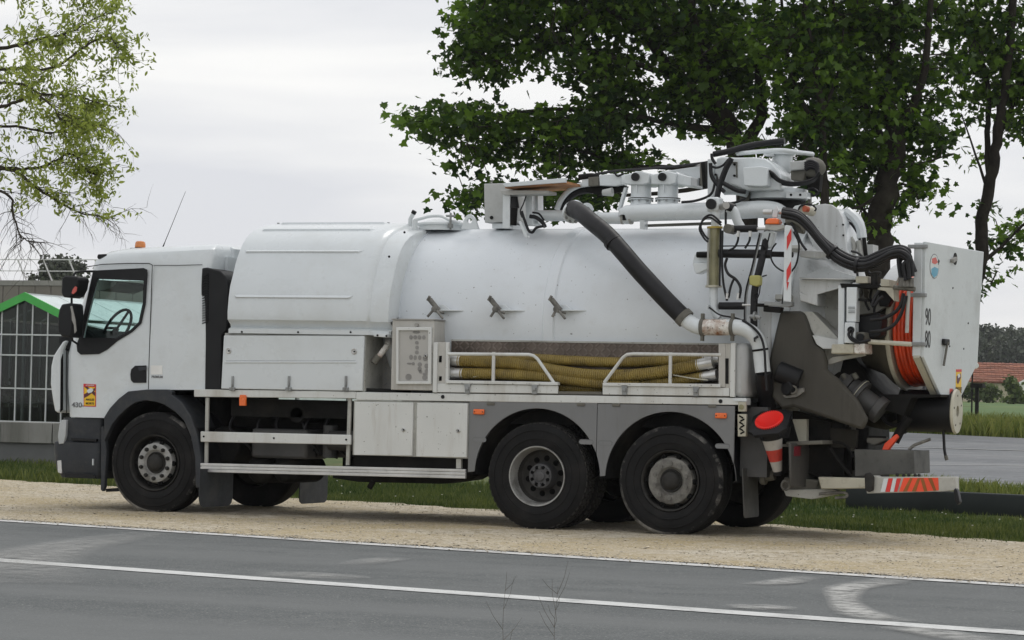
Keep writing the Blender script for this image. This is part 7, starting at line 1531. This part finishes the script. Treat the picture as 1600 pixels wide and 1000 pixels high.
# suction hoses lying in the side rack
def suction(lab, l, Ys, r, cpl=(True, True), m=M_YEL):
    T = thing('suction_hose', tuple(p(l[0][0], l[0][1], Ys[0])), lab, 'hose', 'ribbed suction hoses in the side rack')
    q = spline([p(u, v, y) for (u, v), y in zip(l, Ys)], 40); L_ = sum((q[i+1]-q[i]).length for i in range(len(q)-1)); N_ = int(L_/.0075); out = []; rs = []; acc = [0]
    for i in range(len(q)-1): acc.append(acc[-1]+(q[i+1]-q[i]).length)
    j = 0
    for i in range(N_+1):
        s = L_*i/N_
        while j < len(acc)-2 and acc[j+1] < s: j += 1
        t = (s-acc[j])/max(1e-6, acc[j+1]-acc[j]); out.append(q[j].lerp(q[j+1], t)); rs.append(r*(1.0 if i % 3 else .85))
    MB().tube(out, rs, 16).build('hose_body', m, T)
    if cpl[0]: d = (q[0]-q[4]).normalized(); MB().tube([q[0]-d*.03, q[0]+d*.07, q[0]+d*.072, q[0]+d*.11], [r*.96, r*.96, r*1.06, r*1.06], 20).build('coupling', M_ALU, T)
    if cpl[1]: d = (q[-1]-q[-5]).normalized(); MB().tube([q[-1]-d*.03, q[-1]+d*.07, q[-1]+d*.072, q[-1]+d*.13], [r*.96, r*.96, r*1.08, r*1.08], 20).build('coupling', M_ALU, T)
suction('long ribbed yellow hose dipping in the middle, uppermost at the front of the side rack', [(716, 563.5), (760, 566), (800, 568), (840, 574), (880, 581), (925, 586), (985, 586), (1040, 580), (1094, 569.5)], [0.104, 0.100, 0.096, 0.087, 0.079, 0.075, 0.075, 0.079, 0.087], .058)
suction('ribbed yellow hose at the bottom left of the side rack below the dipping hose', [(720, 583.5), (780, 584.5), (840, 587.5), (900, 594), (945, 600), (1000, 602)], [0.079, 0.079, 0.079, 0.079, 0.083, 0.104], .056, (True, False))
suction('ribbed yellow hose ending at the lower right coupling of the rack', [(870, 606), (930, 607), (990, 602), (1050, 596), (1101, 588.5)], [0.165, 0.165, 0.138, 0.125, 0.104], .052, (False, True))
suction('ribbed yellow hose lying behind the others along the tread plate', [(740, 560), (820, 560), (880, 563), (960, 566), (1040, 564), (1104, 562)], [0.165, 0.165, 0.165, 0.165, 0.165, 0.165], .050, (False, True))
tubep('strap', [(740, 589), (752, 586), (765, 583)], .04, .006, M_CREAM, k=0, n=6); tubep('strap', [(1052, 586), (1080, 591), (1106, 594)], .04, .006, M_CREAM, k=0, n=6)

MB().prism(xz([(1288, 560), (1345, 556), (1372, 600), (1392, 618), (1392, 660), (1360, 640), (1300, 600)], 1.0), .75, 1.7).build('tail_gear_housing', M_DK, TR, bev=.02)
# cabinets and pipework in the shadow under the tail
for (a_, b_, y0_, y1_) in (([(1296, 668), (1340, 672), (1338, 700), (1298, 700)], .45, .5, 0), ([(1238, 640), (1330, 668), (1330, 690), (1238, 672)], .55, .6, 0)):
    MB().prism(xz(a_, b_), b_, y0_).build('dirty_bracket', M_GRIME, TR, bev=.006)
for l, Y, r, m_ in (([(1296, 700), (1310, 720), (1330, 742)], .4, .02, M_DK), ([(1300, 690), (1320, 695), (1334, 715)], .45, .014, M_DK), ([(1240, 672), (1260, 668), (1300, 676)], .5, .018, M_RUB), ([(1250, 730), (1275, 742), (1300, 744)], .5, .02, M_DK), ([(1186, 690), (1184, 715), (1190, 740)], .3, .02, M_RUB), ([(1176, 640), (1180, 665), (1190, 690)], .35, .03, M_RUB)):
    tubep('tail_pipe', l, Y, r, m_, n=8)
# thin even air over the whole place
HZ = MB().box(-780, 780, -90, 1320, -1.1, 26.).build('haze', None, kind='stuff')
hm = bpy.data.materials.new('haze'); hm.use_nodes = True; hn = hm.node_tree.nodes; hn.clear()
ho = hn.new('ShaderNodeOutputMaterial'); hv = hn.new('ShaderNodeVolumePrincipled'); hv.inputs['Color'].default_value = (.93, .95, 1, 1); hv.inputs['Density'].default_value = .00018; hv.inputs['Anisotropy'].default_value = 0
hm.node_tree.links.new(hv.outputs[0], ho.inputs['Volume']); HZ.data.materials.append(hm)
